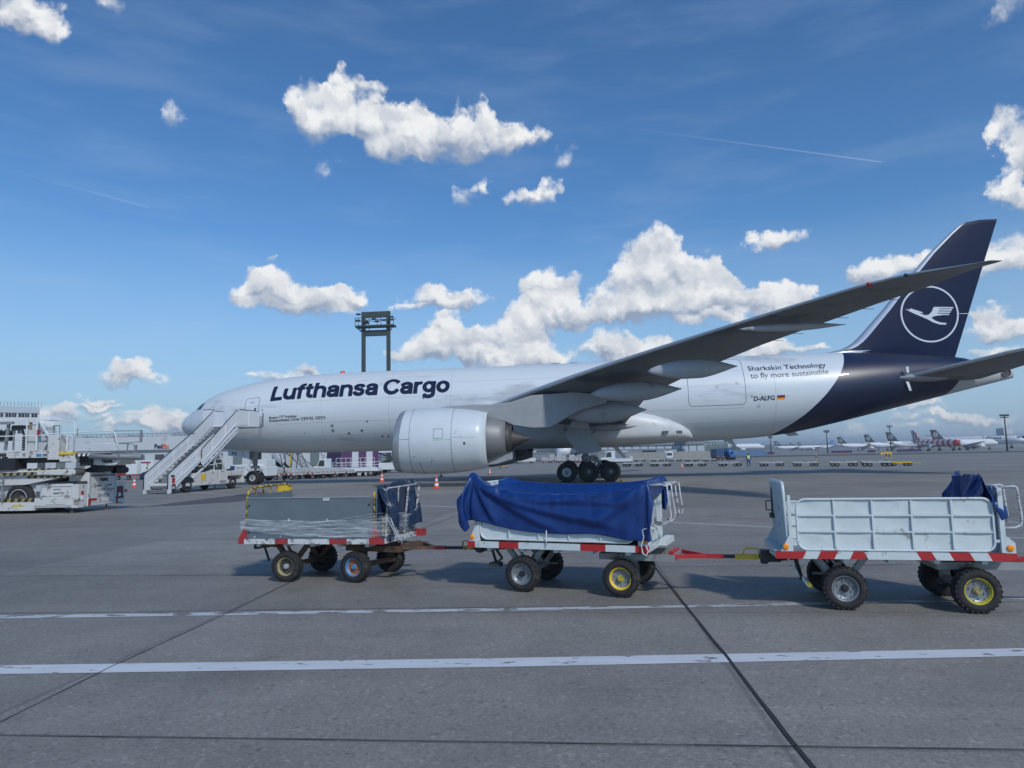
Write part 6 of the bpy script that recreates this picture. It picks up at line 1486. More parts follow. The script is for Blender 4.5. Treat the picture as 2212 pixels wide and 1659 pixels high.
# ============================================================ floodlight gantry on two legs
g0 = Vector((-3.9, 60, zg(0, 60))); g1 = Vector((.32, 60.0, zg(0, 60)))
GA = thing('floodlight_gantry', 'tall dark floodlight gantry on two legs behind the fuselage', 'floodlight mast', g0, 0)
wx = 4.22; H = 26.5
b = MB(); b.box(-.28, .28, -.28, .28, 0, H); b.build('leg', 'mast_dark', GA); b = MB(); b.box(wx - .28, wx + .28, -.28, .28, 0, H); b.build('leg', 'mast_dark', GA)
b = MB(); b.box(-.28, wx + .28, -.3, .3, H - 1.0, H).box(.28, wx - .28, -.2, .2, H - 4.1, H - 3.1); b.build('cross_beam', 'mast_dark', GA, bevel=.1)
b = MB(); b.box(-1.15, wx + 1.15, -1.0, .9, H - 2.62, H - 2.38); b.bar((-1.1, -.9, H - 2.6), (-.28, -.1, H - 3.4), .1).bar((wx + 1.1, -.9, H - 2.6), (wx + .28, -.1, H - 3.4), .1).bar((-.9, .6, H - 2.6), (-.2, .1, H - 3.4), .08).bar((1.0, 0, H - 2.5), (.9, 0, H - 3.2), .08); pl_ = b.build('platform', 'mast_dark', GA)
b = MB()
for x in (-1.12, -.55, .6, 1.25, 2.6, 3.2, wx + .55, wx + 1.12): b.bar((x, -1.0, H - 2.5), (x, -1.0, H - 1.05), .07)
for z in (H - 1.15, H - 1.75): b.bar((-1.12, -1.0, z), (wx + 1.12, -1.0, z), .08)
b.bar((-1.12, .9, H - 1.15), (wx + 1.12, .9, H - 1.15), .08); b.build('railing', 'mast_dark', pl_)
b = MB()
for (x, z, dx) in ((-.7, H - .45, -1), (-.8, H - 1.5, -1), (wx + .6, H - 1.1, 1), (wx + .7, H - 1.55, 1), (.6, H - 1.7, 1), (.7, H - 2.0, 1), (wx - .7, H - 1.0, -1), (wx - .6, H - 1.6, -1), (1.9, H - 1.35, 1), (2.4, H - 1.75, 1)):
    b.hull([(x - .35, -.9, z - .05), (x + .35, -.9, z - .05), (x + .35, -.3, z - .1), (x - .35, -.3, z - .1), (x - .3 + dx * .15, -.85, z + .12), (x + .3 + dx * .15, -.85, z + .12), (x + .3, -.35, z + .2), (x - .3, -.35, z + .2)])
b.build('floodlight', 'mast_dark', GA)
HAZE = True
# ============================================================ background buildings
MM('bld_white', (.50, .53, .56), .6, var=.05, scale=.3, dark=(.38, .39, .4), darkamt=.2, dscale=.3)
MM('bld_grey', (.20, .23, .26), .6, var=.06, scale=.2); MM('bld_dark', (.06, .07, .08), .6, var=.1)
MM('clerestory', (.42, .47, .52), .4, var=.08); MM('concrete', (.30, .30, .28), .8, var=.12, scale=.5, dark=(.16, .16, .15), darkamt=.3)
MM('purple', (.085, .03, .105), .6, var=.15); MM('win_dark', (.03, .035, .045), .15, var=.2)
MM('green_grey', (.13, .17, .17), .6, var=.15); MM('blue_fence', (.10, .19, .33), .6, var=.15, scale=.5)
MM('truck_blue', (.025, .12, .30), .4, var=.08); MM('truck_blue_dark', (.02, .06, .16), .45, var=.08)
MM('hivis', (.62, .85, .05), .6, var=.05); MM('work_blue', (.02, .07, .22), .7, var=.1); MM('skin', (.45, .26, .18), .6, var=.05); MM('hair', (.02, .015, .012), .7)
MM('fedex_purple', (.035, .012, .09), .5, var=.03); MM('fedex_orange', (.85, .16, .03), .5, var=.03)
MM('wrapped', (.48, .50, .50), .35, var=.25, scale=3, dark=(.25, .24, .23), darkamt=.4, dscale=3)
def zgp(x, y): return Vector((x, y, zg(x, y)))
def at_d(u, v, Y): return aty(u, v, Y)
# office block
def slab(b, A, B_, z0, z1, depth, off=0.):
    """upright slab from ground point A to B_, its face towards the camera; off moves the face"""
    A = Vector(A); B_ = Vector(B_); d = (B_ - A); d.z = 0; d.normalize(); n = Vector((-d.y, d.x, 0))
    p = [A - n * off, B_ - n * off, B_ + n * (depth - off), A + n * (depth - off)]
    b._add([(q.x, q.y, z) for z in (z0, z1) for q in p], [(0, 1, 2, 3), (7, 6, 5, 4), (0, 4, 5, 1), (1, 5, 6, 2), (2, 6, 7, 3), (3, 7, 4, 0)])
def frac(A, B_, f): return Vector(A).lerp(Vector(B_), f)
r_ = aty(86, 881, 66); l_ = aty(-90, 868, 58); zt_ = (r_.z + l_.z) / 2
OB = thing('office_building', 'white office block with a row of dark windows behind the loader', 'building', (r_.x, r_.y, 0))
def loc_parent(o, par): o.location = Vector(o.location) - Vector(par.location); return o
def rel(par, b):
    bmesh.ops.translate(b.bm, verts=b.bm.verts, vec=-Vector(par.location)); return b
A_, B2 = Vector((l_.x, l_.y, 0)), Vector((r_.x, r_.y, 0)); pz = lambda v: aty(86, v, 66).z
b = MB(); slab(b, A_, B2, -.5, r_.z, 14); rel(OB, b).build('wall', 'bld_white', OB)
b = MB(); slab(b, A_, B2, pz(892.5), r_.z + .15, .5, .12); rel(OB, b).build('parapet', 'clerestory', OB)
for lv in range(2):
    for k in range(11):
        f0 = 1 - .022 - (k + 1) * .082; f1 = f0 + .056 if k % 2 else f0 + .075
        z1_ = pz(893.5) - lv * 2.9; z0_ = pz(901.5) - lv * 2.9
        b = MB(); slab(b, frac(A_, B2, f0), frac(A_, B2, f1), z0_, z1_, .2, .05); w_ = rel(OB, b).build('window', 'win_dark', OB)
        b = MB(); slab(b, frac(A_, B2, (f0 + f1) / 2 - .002), frac(A_, B2, (f0 + f1) / 2 + .002), z0_, z1_, .1, .09); rel(OB, b).build('window_frame', 'bld_white', w_)
b = MB(); d_ = (B2 - A_).normalized()
for k in range(24): q = A_ + (B2 - A_) * k / 23; b.bar((q.x, q.y + .4, r_.z), (q.x, q.y + .4, r_.z + 1.0), .06)
for h in (.55, 1.0): b.bar((A_.x, A_.y + .4, r_.z + h), (B2.x, B2.y + .4, r_.z + h), .05)
rel(OB, b).build('roof_railing', 'galv', OB)

# freight warehouse with the delivery company's sign
wl, wr_ = aty(60, 932, 120), aty(760, 958, 132)
FW = thing('freight_warehouse', 'long low white freight warehouse with a purple and orange company sign', 'building', (wl.x, wl.y, 0))
A_, B2 = Vector((wl.x, wl.y, 0)), Vector((wr_.x, wr_.y, 0)); hT = aty(300, 946.5, 124.3).z; hB = aty(300, 972.5, 124.3).z
b = MB(); slab(b, A_, B2, -1, hT, 40); rel(FW, b).build('wall', 'bld_white', FW)
b = MB(); slab(b, A_, B2, hB, hT + .3, 1, .9); rel(FW, b).build('fascia', 'bld_white', FW)
for k in range(16):
    f0 = .03 + k * .06
    b = MB(); slab(b, frac(A_, B2, f0), frac(A_, B2, f0 + .028), -.6, hB - 1.2, .3, .12); w_ = rel(FW, b).build('dock_door', 'green_grey' if k % 3 else 'bld_dark', FW)
b = MB(); D_ = B2 - A_; n_ = Vector((-D_.normalized().y, D_.normalized().x, 0)); P_ = lambda f, z, o=1.5: tuple(A_ + D_ * f + n_ * o + Vector((0, 0, z)))
for z in (hT + .35, hT + 1.25): b.bar(P_(0, z), P_(1, z), .12)
for k in range(70): b.bar(P_(k / 70, hT + .3), P_(k / 70, hT + 1.25), .07); b.bar(P_(k / 70, hT + .3), P_((k + 1) / 70, hT + 1.25), .06)
rel(FW, b).build('roof_railing', 'green_grey', FW)
b = MB()
for k in range(7): f = .06 + k * .14; q0 = A_ + D_ * f; q1 = A_ + D_ * (f + .07); slab(b, q0 + n_ * 6, q1 + n_ * 6, hT, hT + 1.1 + .2 * (k % 3), 10)
rel(FW, b).build('roof_structure', 'pale_grey', FW)
sg0 = aty(333.5, 968, 124); dd_ = D_.normalized(); zz_ = aty(333.5, 968.5, 124).z; sh_ = aty(333.5, 955.5, 124).z - zz_
def place_text(s, size, mk, x0, par, name='sign', bold=.0, sx=1.): return text_obj(s, size, mk, par, Vector((x0[0], x0[1], x0[2])) - Vector(par.location), xdir=tuple(dd_), bold=bold, sx=sx, eps=.1, name=name)
sy = A_ + D_ * ((sg0.x - A_.x) / D_.x) - n_ * 1.0
v1, f1_ = text_tris('Fed', sh_ * .98, .05); w1 = max(p[0] for p in v1)
place_text('Fed', sh_ * .98, 'fedex_purple', (sy.x, sy.y, zz_), FW, bold=.05)
place_text('Ex', sh_ * .98, 'fedex_orange', (sy.x + dd_.x * (w1 + .03), sy.y + dd_.y * (w1 + .03), zz_), FW, bold=.05)

# purple office with white doors, seen under the fuselage
a0, a1 = aty(737, 1000, 34), aty(818, 1000, 37)
PO = thing('purple_building', 'dark purple low building with white doors, seen under the fuselage', 'building', (a0.x, a0.y, 0))
A_, B2 = Vector((a0.x, a0.y, 0)), Vector((a1.x, a1.y, 0))
b = MB(); slab(b, A_, B2, -.5, 5.2, 6); rel(PO, b).build('wall', 'purple', PO)
for f in (.28, .66):
    b = MB(); slab(b, frac(A_, B2, f), frac(A_, B2, f + .17), .7, 4.6, .2, .06); dr = rel(PO, b).build('door', 'bld_white', PO)
    b = MB(); slab(b, frac(A_, B2, f + .04), frac(A_, B2, f + .13), 2.75, 3.6, .1, .1); rel(PO, b).build('door_window', 'win_dark', dr)
b = MB(); slab(b, A_ - Vector((5, .3, 0)), B2 - Vector((0, 2.2, 0)) + Vector((0, 0, 0)), -.3, .75, 2.0); rel(PO, b).build('loading_ramp', 'bld_white', PO)
b = MB()
for k in range(9): q = frac(A_, B2, k / 8) + Vector((0, -1.9, 0)); b.bar((q.x, q.y, .7), (q.x, q.y, 1.9), .04)
for h in (1.3, 1.9): b.bar((A_.x, A_.y - 1.9, h), (B2.x, B2.y - 1.9, h), .04)
rel(PO, b).build('ramp_railing', 'white_clean', PO)

# hangar with clerestory
h0, h1 = aty(1296, 976, 170), aty(1523, 976, 170)
HG = thing('hangar', 'long grey hangar with a pale window band, seen beneath the rear fuselage', 'hangar', (h0.x, 170, 0))
zz = lambda v, u=1440, Y=170: aty(u, v, Y).z
A_, B2 = Vector((h0.x, 170, 0)), Vector((h1.x, 170, 0))
b = MB(); slab(b, A_, B2, -1, zz(951), 40); rel(HG, b).build('wall', 'bld_grey', HG)
b = MB(); slab(b, A_, B2, zz(961.5), zz(952), 1, .5); rel(HG, b).build('roof_fascia', 'bld_grey', HG)
for k in range(13):
    f0 = k / 13 + .006
    b = MB(); slab(b, frac(A_, B2, f0), frac(A_, B2, f0 + .066), zz(969 if k < 10 else 976), zz(962.5), .3, .15); rel(HG, b).build('window_panel', 'clerestory', HG)
b = MB(); slab(b, frac(A_, B2, -.03), frac(A_, B2, .80), -1, zz(970), 3, 3); an = rel(HG, b).build('annex', 'bld_grey', HG)
for (f0, f1, v0, v1, mk) in ((.04, .14, 975.5, 971.5, 'clerestory'), (.16, .26, 975.5, 971.5, 'clerestory'), (.40, .53, 975.6, 972, 'win_dark'), (.60, .62, 976, 973.5, 'bld_white'), (.65, .72, 976, 973, 'clerestory'), (.73, .74, 976, 973, 'win_dark')):
    b = MB(); slab(b, frac(A_, B2, f0), frac(A_, B2, f1), zz(v0), zz(v1), .2, 3.15); rel(HG, b).build('window', mk, an)
b = MB()
for k in range(9):
    q = B2 + Vector((.8 + k * .9, 1, 0)); b.bar((q.x, q.y, 0), (q.x, q.y, zz(955 + k)), .25)
for v in (958, 963, 968, 972): b.bar((B2.x, 171, zz(v)), (B2.x + 8 - (968 - v) * .1, 171, zz(v)), .3)
b.box(B2.x, B2.x + 6, 170.5, 173, 0, zz(966)); rel(HG, b).build('stair_frame', 'green_grey', HG)
w0, w1_ = aty(1384, 985, 150), aty(1548, 985, 150)
b = MB(); slab(b, (w0.x - 4, 150, 0), (w1_.x, 150, 0), -1.2, aty(1440, 976.2, 150).z, .5)
tag(b.build('blast_wall', 'concrete'), 'low concrete wall in front of the grey hangar', 'wall')
# fence posts beyond the tanker
fp = thing('perimeter_fence', 'tall pale fence posts beyond the blue tanker', 'fence', (aty(1527, 970, 190).x, 190, -.7))
b = MB()
for k in range(26): q = aty(1527 + k * 1.75, 958 + (k % 2), 190); b.bar((q.x, 190, -1), (q.x, 190, q.z - .3 * (k % 3)), .18)
q0, q1 = aty(1527, 962, 190), aty(1571, 962, 190); b.bar((q0.x, 190, q0.z), (q1.x, 190, q1.z), .15); rel(fp, b).build('post_row', 'green_grey', fp)
q0, q1 = aty(1584, 978, 240), aty(1646, 978, 240)
b = MB(); slab(b, (q0.x, 240, 0), (q1.x, 240, 0), -1.2, aty(1610, 972, 240).z, .4); b.prism([(q1.x, -1.2), (q1.x + 4, -1.2), (q1.x, aty(1610, 972, 240).z)], 'y', 240, 240.4)
tag(b.build('noise_barrier', 'blue_fence'), 'blue barrier behind the worker and the near dollies', 'barrier')

# ============================================================ far airliners
def stripes_mat(name, c0, c1, w_, thr=.5, sat=0.):
    m = mat(name, c0, .35, var=.02); nt = m.node_tree; b_ = nt.nodes['Principled BSDF']; src = b_.inputs['Base Color'].links[0].from_socket
    t_ = nt.nodes.new('ShaderNodeTexCoord'); s = nt.nodes.new('ShaderNodeSeparateXYZ'); nt.links.new(t_.outputs['Object'], s.inputs[0])
    a = nt.nodes.new('ShaderNodeMath'); a.operation = 'MULTIPLY'; nt.links.new(s.outputs[0], a.inputs[0]); a.inputs[1].default_value = 1 / w_
    f = nt.nodes.new('ShaderNodeMath'); f.operation = 'FRACT'; nt.links.new(a.outputs[0], f.inputs[0])
    g = nt.nodes.new('ShaderNodeMath'); g.operation = 'GREATER_THAN'; nt.links.new(f.outputs[0], g.inputs[0]); g.inputs[1].default_value = thr
    x = nt.nodes.new('ShaderNodeMix'); x.data_type = 'RGBA'; nt.links.new(g.outputs[0], x.inputs['Factor']); nt.links.new(src, x.inputs['A']); x.inputs['B'].default_value = (*c1, 1)
    nt.links.new(x.outputs['Result'], b_.inputs['Base Color']); return m
M['striped'] = stripes_mat('striped', (.62, .60, .60), (.50, .03, .03), 4.7, .5)
M['fin_striped'] = stripes_mat('fin_striped', (.62, .60, .60), (.50, .03, .03), 2.6, .5)
MM('far_navy', (.018, .030, .042), .5, var=.05); MM('far_white', (.66, .69, .72), .4, var=.03); MM('far_red', (.50, .03, .03), .4, var=.03); MM('far_blue', (.10, .20, .40), .5, var=.1)
def airliner(label, p, rz, L_=37.6, fr=2.0, finh=5.9, body='far_white', fin='far_navy', emblem=True, nose=None, eng_r=1.0, span=34., group='airliners parked far away', eng4=False, fin_grow=1.):
    """nose towards local +x, main gear near the origin"""
    t = thing('parked_airliner', label, 'airliner', p, rz, group)
    zc = fr + 1.9 * fr / 2 + .3; xn, xt = L_ * .45, -L_ * .55
    prof = [(0, .02), (.01, .28), (.025, .5), (.05, .74), (.085, .93), (.12, 1), (.70, 1), (.80, .86), (.90, .52), (.97, .25), (1, .1)]
    b = MB(); n = 24; up = [0, 0, 0, 0, 0, 0, 0, .14, .46, .70, .80]
    dn = [-.28, -.24, -.18, -.1, -.03, 0, 0, 0, 0, 0, 0]
    b.grid(lambda i, j: (xn - prof[i][0] * L_, fr * prof[i][1] * math.cos(2 * math.pi * j / n), zc + fr * (up[i] + dn[i]) + fr * prof[i][1] * math.sin(2 * math.pi * j / n)), len(prof), n + 1)
    fu = b.build('fuselage', body, t, weld=True)
    if nose:
        b = MB(); b.grid(lambda i, j: (xn + .05 - prof[i][0] * L_, fr * 1.015 * prof[i][1] * math.cos(2 * math.pi * j / n), zc + fr * dn[i] + fr * 1.015 * prof[i][1] * math.sin(2 * math.pi * j / n)), 4, n + 1); b.build('nose_cone', nose, fu)
    b = MB()
    for sg in (-1, 1): b.box(xn - L_ * .065, xn - L_ * .04, sg * fr * .55 - .3, sg * fr * .55 + .3, zc + fr * .38, zc + fr * .62)
    b.build('cockpit_window', 'win_dark', fu)
    b = MB(); x0 = xt + L_ * .205; x1 = xt + L_ * .055; tl = xt + L_ * .01
    zt = zc + fr * .9
    b.prism([(x0 + 2.2, zt - .1), (x0, zt + .5), (xt + L_ * .09, zt + finh), (tl, zt + finh), (xt + L_ * .045, zt - .3)], 'y', -.18, .18); fo_ = b.build('tail_fin', fin, t)
    if emblem:
        for sg in (-1, 1):
            b = MB(); cx, cz, rr = xt + L_ * .085, zt + finh * .52, finh * .235
            for k in range(20):
                a0, a1 = 2 * math.pi * k / 20, 2 * math.pi * (k + 1) / 20
                b._add([(cx + rr * q * math.cos(a), sg * .20, cz + rr * q * math.sin(a)) for q, a in ((1, a0), (1, a1), (.86, a1), (.86, a0))], [(0, 1, 2, 3)])
            b._add([(cx - .7 * rr, sg * .20, cz + .25 * rr), (cx - .5 * rr, sg * .20, cz + .30 * rr), (cx, sg * .20, cz + .02 * rr), (cx + .15 * rr, sg * .20, cz + .35 * rr), (cx + .75 * rr, sg * .20, cz + .3 * rr), (cx + .15 * rr, sg * .20, cz - .1 * rr), (cx + .55 * rr, sg * .20, cz - .45 * rr), (cx, sg * .20, cz - .2 * rr)], [(0, 1, 2, 7), (2, 3, 4, 5), (2, 5, 6, 7)])
            b.build('emblem', 'emblem_white', fo_, normals=False)
    for sg in (-1, 1):
        b = MB(); xw = xn - L_ * .36; h = span / 2
        b.hull([(xw, sg * fr * .8, zc - fr * .62), (xw - L_ * .17, sg * fr * .8, zc - fr * .7), (xw - L_ * .19, sg * h, zc + fr * .35), (xw - L_ * .155, sg * h, zc + fr * .35), (xw, sg * fr * .8, zc - fr * .38), (xw - L_ * .17, sg * fr * .8, zc - fr * .6), (xw - L_ * .19, sg * h, zc + fr * .38), (xw - L_ * .155, sg * h, zc + fr * .40)]); b.build('wing', 'pale_grey', t)
        b = MB(); xh = xt + L_ * .12; b.hull([(xh, sg * .3, zc + fr * .5), (xh - L_ * .08, sg * .3, zc + fr * .5), (xh - L_ * .11, sg * span * .18, zc + fr * .7), (xh - L_ * .08, sg * span * .18, zc + fr * .7), (xh, sg * .3, zc + fr * .62), (xh - L_ * .08, sg * .3, zc + fr * .6), (xh - L_ * .11, sg * span * .18, zc + fr * .78), (xh - L_ * .08, sg * span * .18, zc + fr * .78)]); b.build('tailplane', 'pale_grey', t)
        for q in ((.32, .30), (.52, .38)) if eng4 else ((.34, .32),):
            b = MB(); ex = xn - L_ * q[1]; ey = sg * h * q[0]; ez = zc - fr * .75 - eng_r * .35
            b.lathe([(ex - .25 * eng_r, .01), (ex - .2 * eng_r, eng_r * .82), (ex, eng_r * .95), (ex - eng_r * 1.2, eng_r * 1.06), (ex - eng_r * 2.9, eng_r * .8), (ex - eng_r * 3.0, eng_r * .55), (ex - eng_r * 4.0, eng_r * .3), (ex - eng_r * 4.1, .02)], 'x', (0, ey, ez), 20, [1, 1, 0, 0, 1, 0, 1]); b.build('engine', [body if body == 'far_white' else 'far_white', 'bld_dark'], t)
            b = MB(); b.box(ex - eng_r * 3.2, ex - eng_r * .8, ey - .15, ey + .15, ez + eng_r * .7, zc - fr * .3); b.build('pylon', 'pale_grey', t)
    b = MB(); wr2 = fr * .3
    for (x, y) in ((xn - L_ * .13, 0), (xn - L_ * .52, -fr * 1.5), (xn - L_ * .52, fr * 1.5)):
        b.bar((x, y, wr2), (x, y * .9, zc - fr * .5), .3 * fr / 2)
        for d in (-.25, .25): b.cyl((x, y + d * fr - .2, wr2), (x, y + d * fr + .2, wr2), wr2, 14)
    b.build('landing_gear', 'bld_dark', t); return t
def far_p(u, d_):
    dr = ray(u, 960); dr[2] = 0; dr = dr / np.linalg.norm(dr); q = CAM + dr * d_; return Vector((q[0], q[1], zg(q[0], q[1])))
def tail_airliner(label, u_tail, d_, rzw, **kw):
    """place an airliner so that its tail end lies in direction u_tail"""
    L_ = kw.get('L_', 37.6); p = far_p(u_tail, d_); return airliner(label, p + Vector((math.cos(rzw), math.sin(rzw), 0)) * L_ * .50, rzw, **kw)
tail_airliner('airliner with dark crane tail just left of the striped aircraft', 1920, 505, R(12), L_=42, emblem=True)
tail_airliner('airliner with dark crane tail, fourth tail from the striped aircraft counting left', 1813, 660, R(10), L_=42)
tail_airliner('airliner with dark crane tail between two others left of the striped aircraft', 1872, 580, R(12), L_=42)
tail_airliner('small far airliner with dark tail nearest the worker, leftmost of the row', 1675, 880, R(8), L_=44)
tail_airliner('tiny far airliner with dark tail, second from the left of the row', 1707, 1180, R(8), L_=40)
tail_airliner('tiny far airliner with dark tail, third from the left of the row', 1725, 1120, R(8), L_=40)
tail_airliner('far airliner with pale blue tail facing left, beside a floodlight mast', 1799, 900, R(188), L_=44, fin='far_blue', emblem=False, body='far_white')
tail_airliner('airliner whose dark tail rises behind the red and white striped aircraft', 2017, 470, R(12), L_=42)
sp_ = far_p(2024, 455); airliner('airliner with red and white striped fuselage and red nose', sp_, R(-84), L_=44.5, body='striped', fin='fin_striped', emblem=False, nose='far_red', eng_r=1.15, group='airliners parked far away')
lh = airliner('long white airliner at the right edge with small dark lettering, behind the striped nose', far_p(2112, 600), R(-48), L_=64, fr=2.9, finh=2.5, emblem=False, fin='far_white', eng_r=1.3, span=58)
text_obj('Lufthansa', 3.0, 'lettering_navy', lh, (4.5, -3.0, 6.6), bold=.05, eps=.1)
airliner('white airliner nose behind the blue barrier, left of the dark tails', far_p(1588, 700), R(0), L_=60, fr=2.8, finh=.5, emblem=False, fin='far_white', eng_r=1.3, span=30)
# white wide body seen under the wing, behind the main landing gear
bw = airliner('white wide body aircraft partly hidden behind the main landing gear', far_p(1262, 228) + Vector((0, 0, 0)), R(176), L_=64, fr=3.0, finh=.3, emblem=False, fin='far_white', eng_r=1.75, span=60, group='airliners parked far away')

# masts, tower, terminal
def light_mast(label, u, v_top, d_):
    p = far_p(u, d_); h = (aty(u, v_top, p.y).z - p.z); t = thing('light_mast', label, 'light mast', p, random.uniform(-.3, .3), 'floodlight masts on the far apron')
    b = MB(); b.cyl((0, 0, 0), (0, 0, h), .34, 10, r2=.2); b.build('pole', 'mast_dark', t); w_ = h * .085
    b = MB(); b.bar((-w_, 0, h - .2), (w_, 0, h - .2), .25).bar((-w_ * .9, 0, h - h * .06), (w_ * .9, 0, h - h * .06), .25); b.cyl((0, 0, h - h * .07), (0, 0, h - h * .06), w_ * .6, 10)
    b.build('crossarm', 'mast_dark', t); b = MB()
    for k in range(6): x = -w_ + k * w_ * .4; b.box(x - .4, x + .4, -.4, .4, h - .3, h + .35)
    for k in range(4): x = -w_ * .8 + k * w_ * .53; b.box(x - .4, x + .4, -.4, .4, h - h * .07, h - h * .045)
    b.build('floodlight', 'mast_dark', t); return t
light_mast('floodlight mast rising left of the first dark tail', 1664.5, 944, 420); light_mast('tall floodlight mast before the pale blue tail', 1787, 931, 390)
light_mast('floodlight mast behind the dark tail left of the striped aircraft', 1924, 920, 480); light_mast('tallest floodlight mast at the far right beside the white tower', 2175, 897, 330)
light_mast('short floodlight mast above the blue tanker', 1567.5, 949, 300)
for i, (u, vt) in enumerate(((1530, 948), (1542, 950), (1553, 951), (1590, 951))):
    p = far_p(u, 320); b = MB(); b.cyl((0, 0, 0), (0, 0, aty(u, vt, p.y).z - p.z), .13, 6); o = b.build('pole', 'mid_grey'); o.location = p
    tag(o, ('thin pole nearest the hangar end, left of three', 'middle one of three thin poles beyond the hangar end', 'thin pole directly above the dark blue box truck', 'thin pole right of the blue tanker')[i], 'pole', 'thin poles beyond the hangar' if i < 3 else None)
p = far_p(2172, 800); tw = thing('control_tower', 'white control tower at the right edge with dark cab', 'tower', p, .2); zt = aty(2172, 925, p.y).z - p.z
b = MB(); b.box(-4, 4, -4, 4, 0, zt - 6); b.build('shaft', 'bld_white', tw); b = MB(); b.box(-7, 5, -5, 5, zt - 10, zt - 6.4); b.build('cab', 'win_dark', tw); b = MB(); b.box(-4.5, 4.5, -4.5, 4.5, zt - 6, zt); b.build('roof', 'bld_white', tw)
p = far_p(2245, 760); tb = thing('terminal_building', 'pale terminal building with arched roofline beside the tower', 'building', p, .1); zt = aty(2200, 944, p.y).z - p.z
b = MB(); b.box(-52, 30, 0, 20, 0, zt * .55); b.build('wall', 'bld_grey', tb); b = MB(); b.box(-30, 30, -1, 18, zt * .55, zt * .86); b.build('upper_storey', 'bld_white', tb)
b = MB()
for k in range(9): b.lathe([(-1, 3.0), (18, 3.0)], 'y', (-26 + k * 6.4, 0, zt * .80), 14)
b.build('roof', 'bld_white', tb); b = MB()
for k in range(9): b.box(-28 + k * 6.4, -25 + k * 6.4, -1.1, -1.05, zt * .6, zt * .8)
b.build('window', 'win_dark', tb)
# low hills with trees at the horizon
M['far_wood'] = mat('far_wood', (.085, .105, .085), .9, var=.35, scale=.02)
b = MB(); hx = list(range(-1500, 4200, 25)); r2_ = np.random.default_rng(3); hh = [6 + 7 * abs(math.sin(x * .0021 + 1)) + r2_.uniform(0, 2.5) for x in hx]
b.grid(lambda i, j: (hx[i], 1900 + (j == 2) * 300 + (j == 1) * 30, (-1.2, hh[i], -1.2)[j]), len(hx), 3, smooth=False); tag(b.build('hills', 'far_wood'), kind='structure')
for (u0, u1, lb) in ((1640, 1672, 'low purple container row right of the worker, under the far tails'), (1873, 1890, 'purple container under the middle dark tail'), (1876 + 60, 1990, 'purple containers under the striped aircraft'), (1795, 1840, 'purple containers between the far tails')):
    p = far_p(u0, 430); q = far_p(u1, 430); b = MB(); slab(b, p, q, -1, .3, 2.5); tag(b.build('container_row', 'purple'), lb, 'container', 'purple containers on the far apron')

# ============================================================ vehicles
def wheel_s(par, x, y, r, w, sg=1):
    b = MB(); b.cyl((0, -w / 2, 0), (0, w / 2, 0), r, 20); b.m(1).cyl((0, -w / 2 - .015, 0), (0, w / 2 + .015, 0), r * .5, 14); o = b.build('wheel', ['rubber', 'mid_grey'], par); o.location = (x, y, r); return o
def utility_truck(label, p, rz, kind='flat', body='white_clean', L_=5.2, group='service vehicles', flip=False):
    """small apron truck, cab towards local +x"""
    t = thing('service_truck', label, 'truck', p, rz, group); h = L_ / 2
    b = MB(); b.box(-h, h, -.85, .85, .45, .62); b.build('chassis', 'dark_steel', t)
    b = MB(); b.prism([(h - 1.75, .6), (h - .05, .6), (h, 1.2), (h - .55, 1.3), (h - .85, 2.15), (h - 1.75, 2.2)], 'y', -.9, .9); cb = b.build('cab', body, t, bevel=.05)
    b = MB(); b.prism([(h - 1.5, 1.3), (h - .68, 1.3), (h - .92, 2.0), (h - 1.5, 2.02)], 'y', -.915, .915); b.build('side_window', 'glass_cab', cb)
    b = MB(); b.quad((h - .53, -.75, 1.33), (h - .53, .75, 1.33), (h - .82, .7, 2.08), (h - .82, -.7, 2.08)); b.build('windscreen', 'glass_cab', cb)
    b = MB(); b.box(h - .06, h + .01, -.8, -.5, .8, 1.0).box(h - .06, h + .01, .5, .8, .8, 1.0); b.build('headlight', 'pale_grey', cb)
    if kind == 'van':
        b = MB(); b.prism([(-h, .55), (h - 1.8, .55), (h - 1.8, 2.45), (-h + .1, 2.45)], 'y', -.95, .95); b.build('box_body', body, t, bevel=.06)
    elif kind == 'rails':
        b = MB(); b.box(-h, h - 1.8, -.9, .9, .62, 1.0); bd = b.build('flat_bed', body, t, bevel=.03); b = MB()
        for z in (1.35, 1.7): b.tube([(-h + .1, -.88, z), (h - 1.9, -.88, z)], .03, 6)
        for k in range(6): x = -h + .1 + k * (L_ - 2.0) / 5; b.bar((x, -.88, 1.0), (x, -.88, 1.72), .04)
        b.build('side_rail', body, bd)
    else:
        b = MB(); b.box(-h, h - 1.8, -.9, .9, .62, 1.05).box(-h, -h + .08, -.9, .9, 1.0, 1.4); b.build('flat_bed', body, t, bevel=.03)
    for x in (h - .85, -h + .85):
        for y in (-.75, .75): wheel_s(t, x, y, .40, .26)
    return t
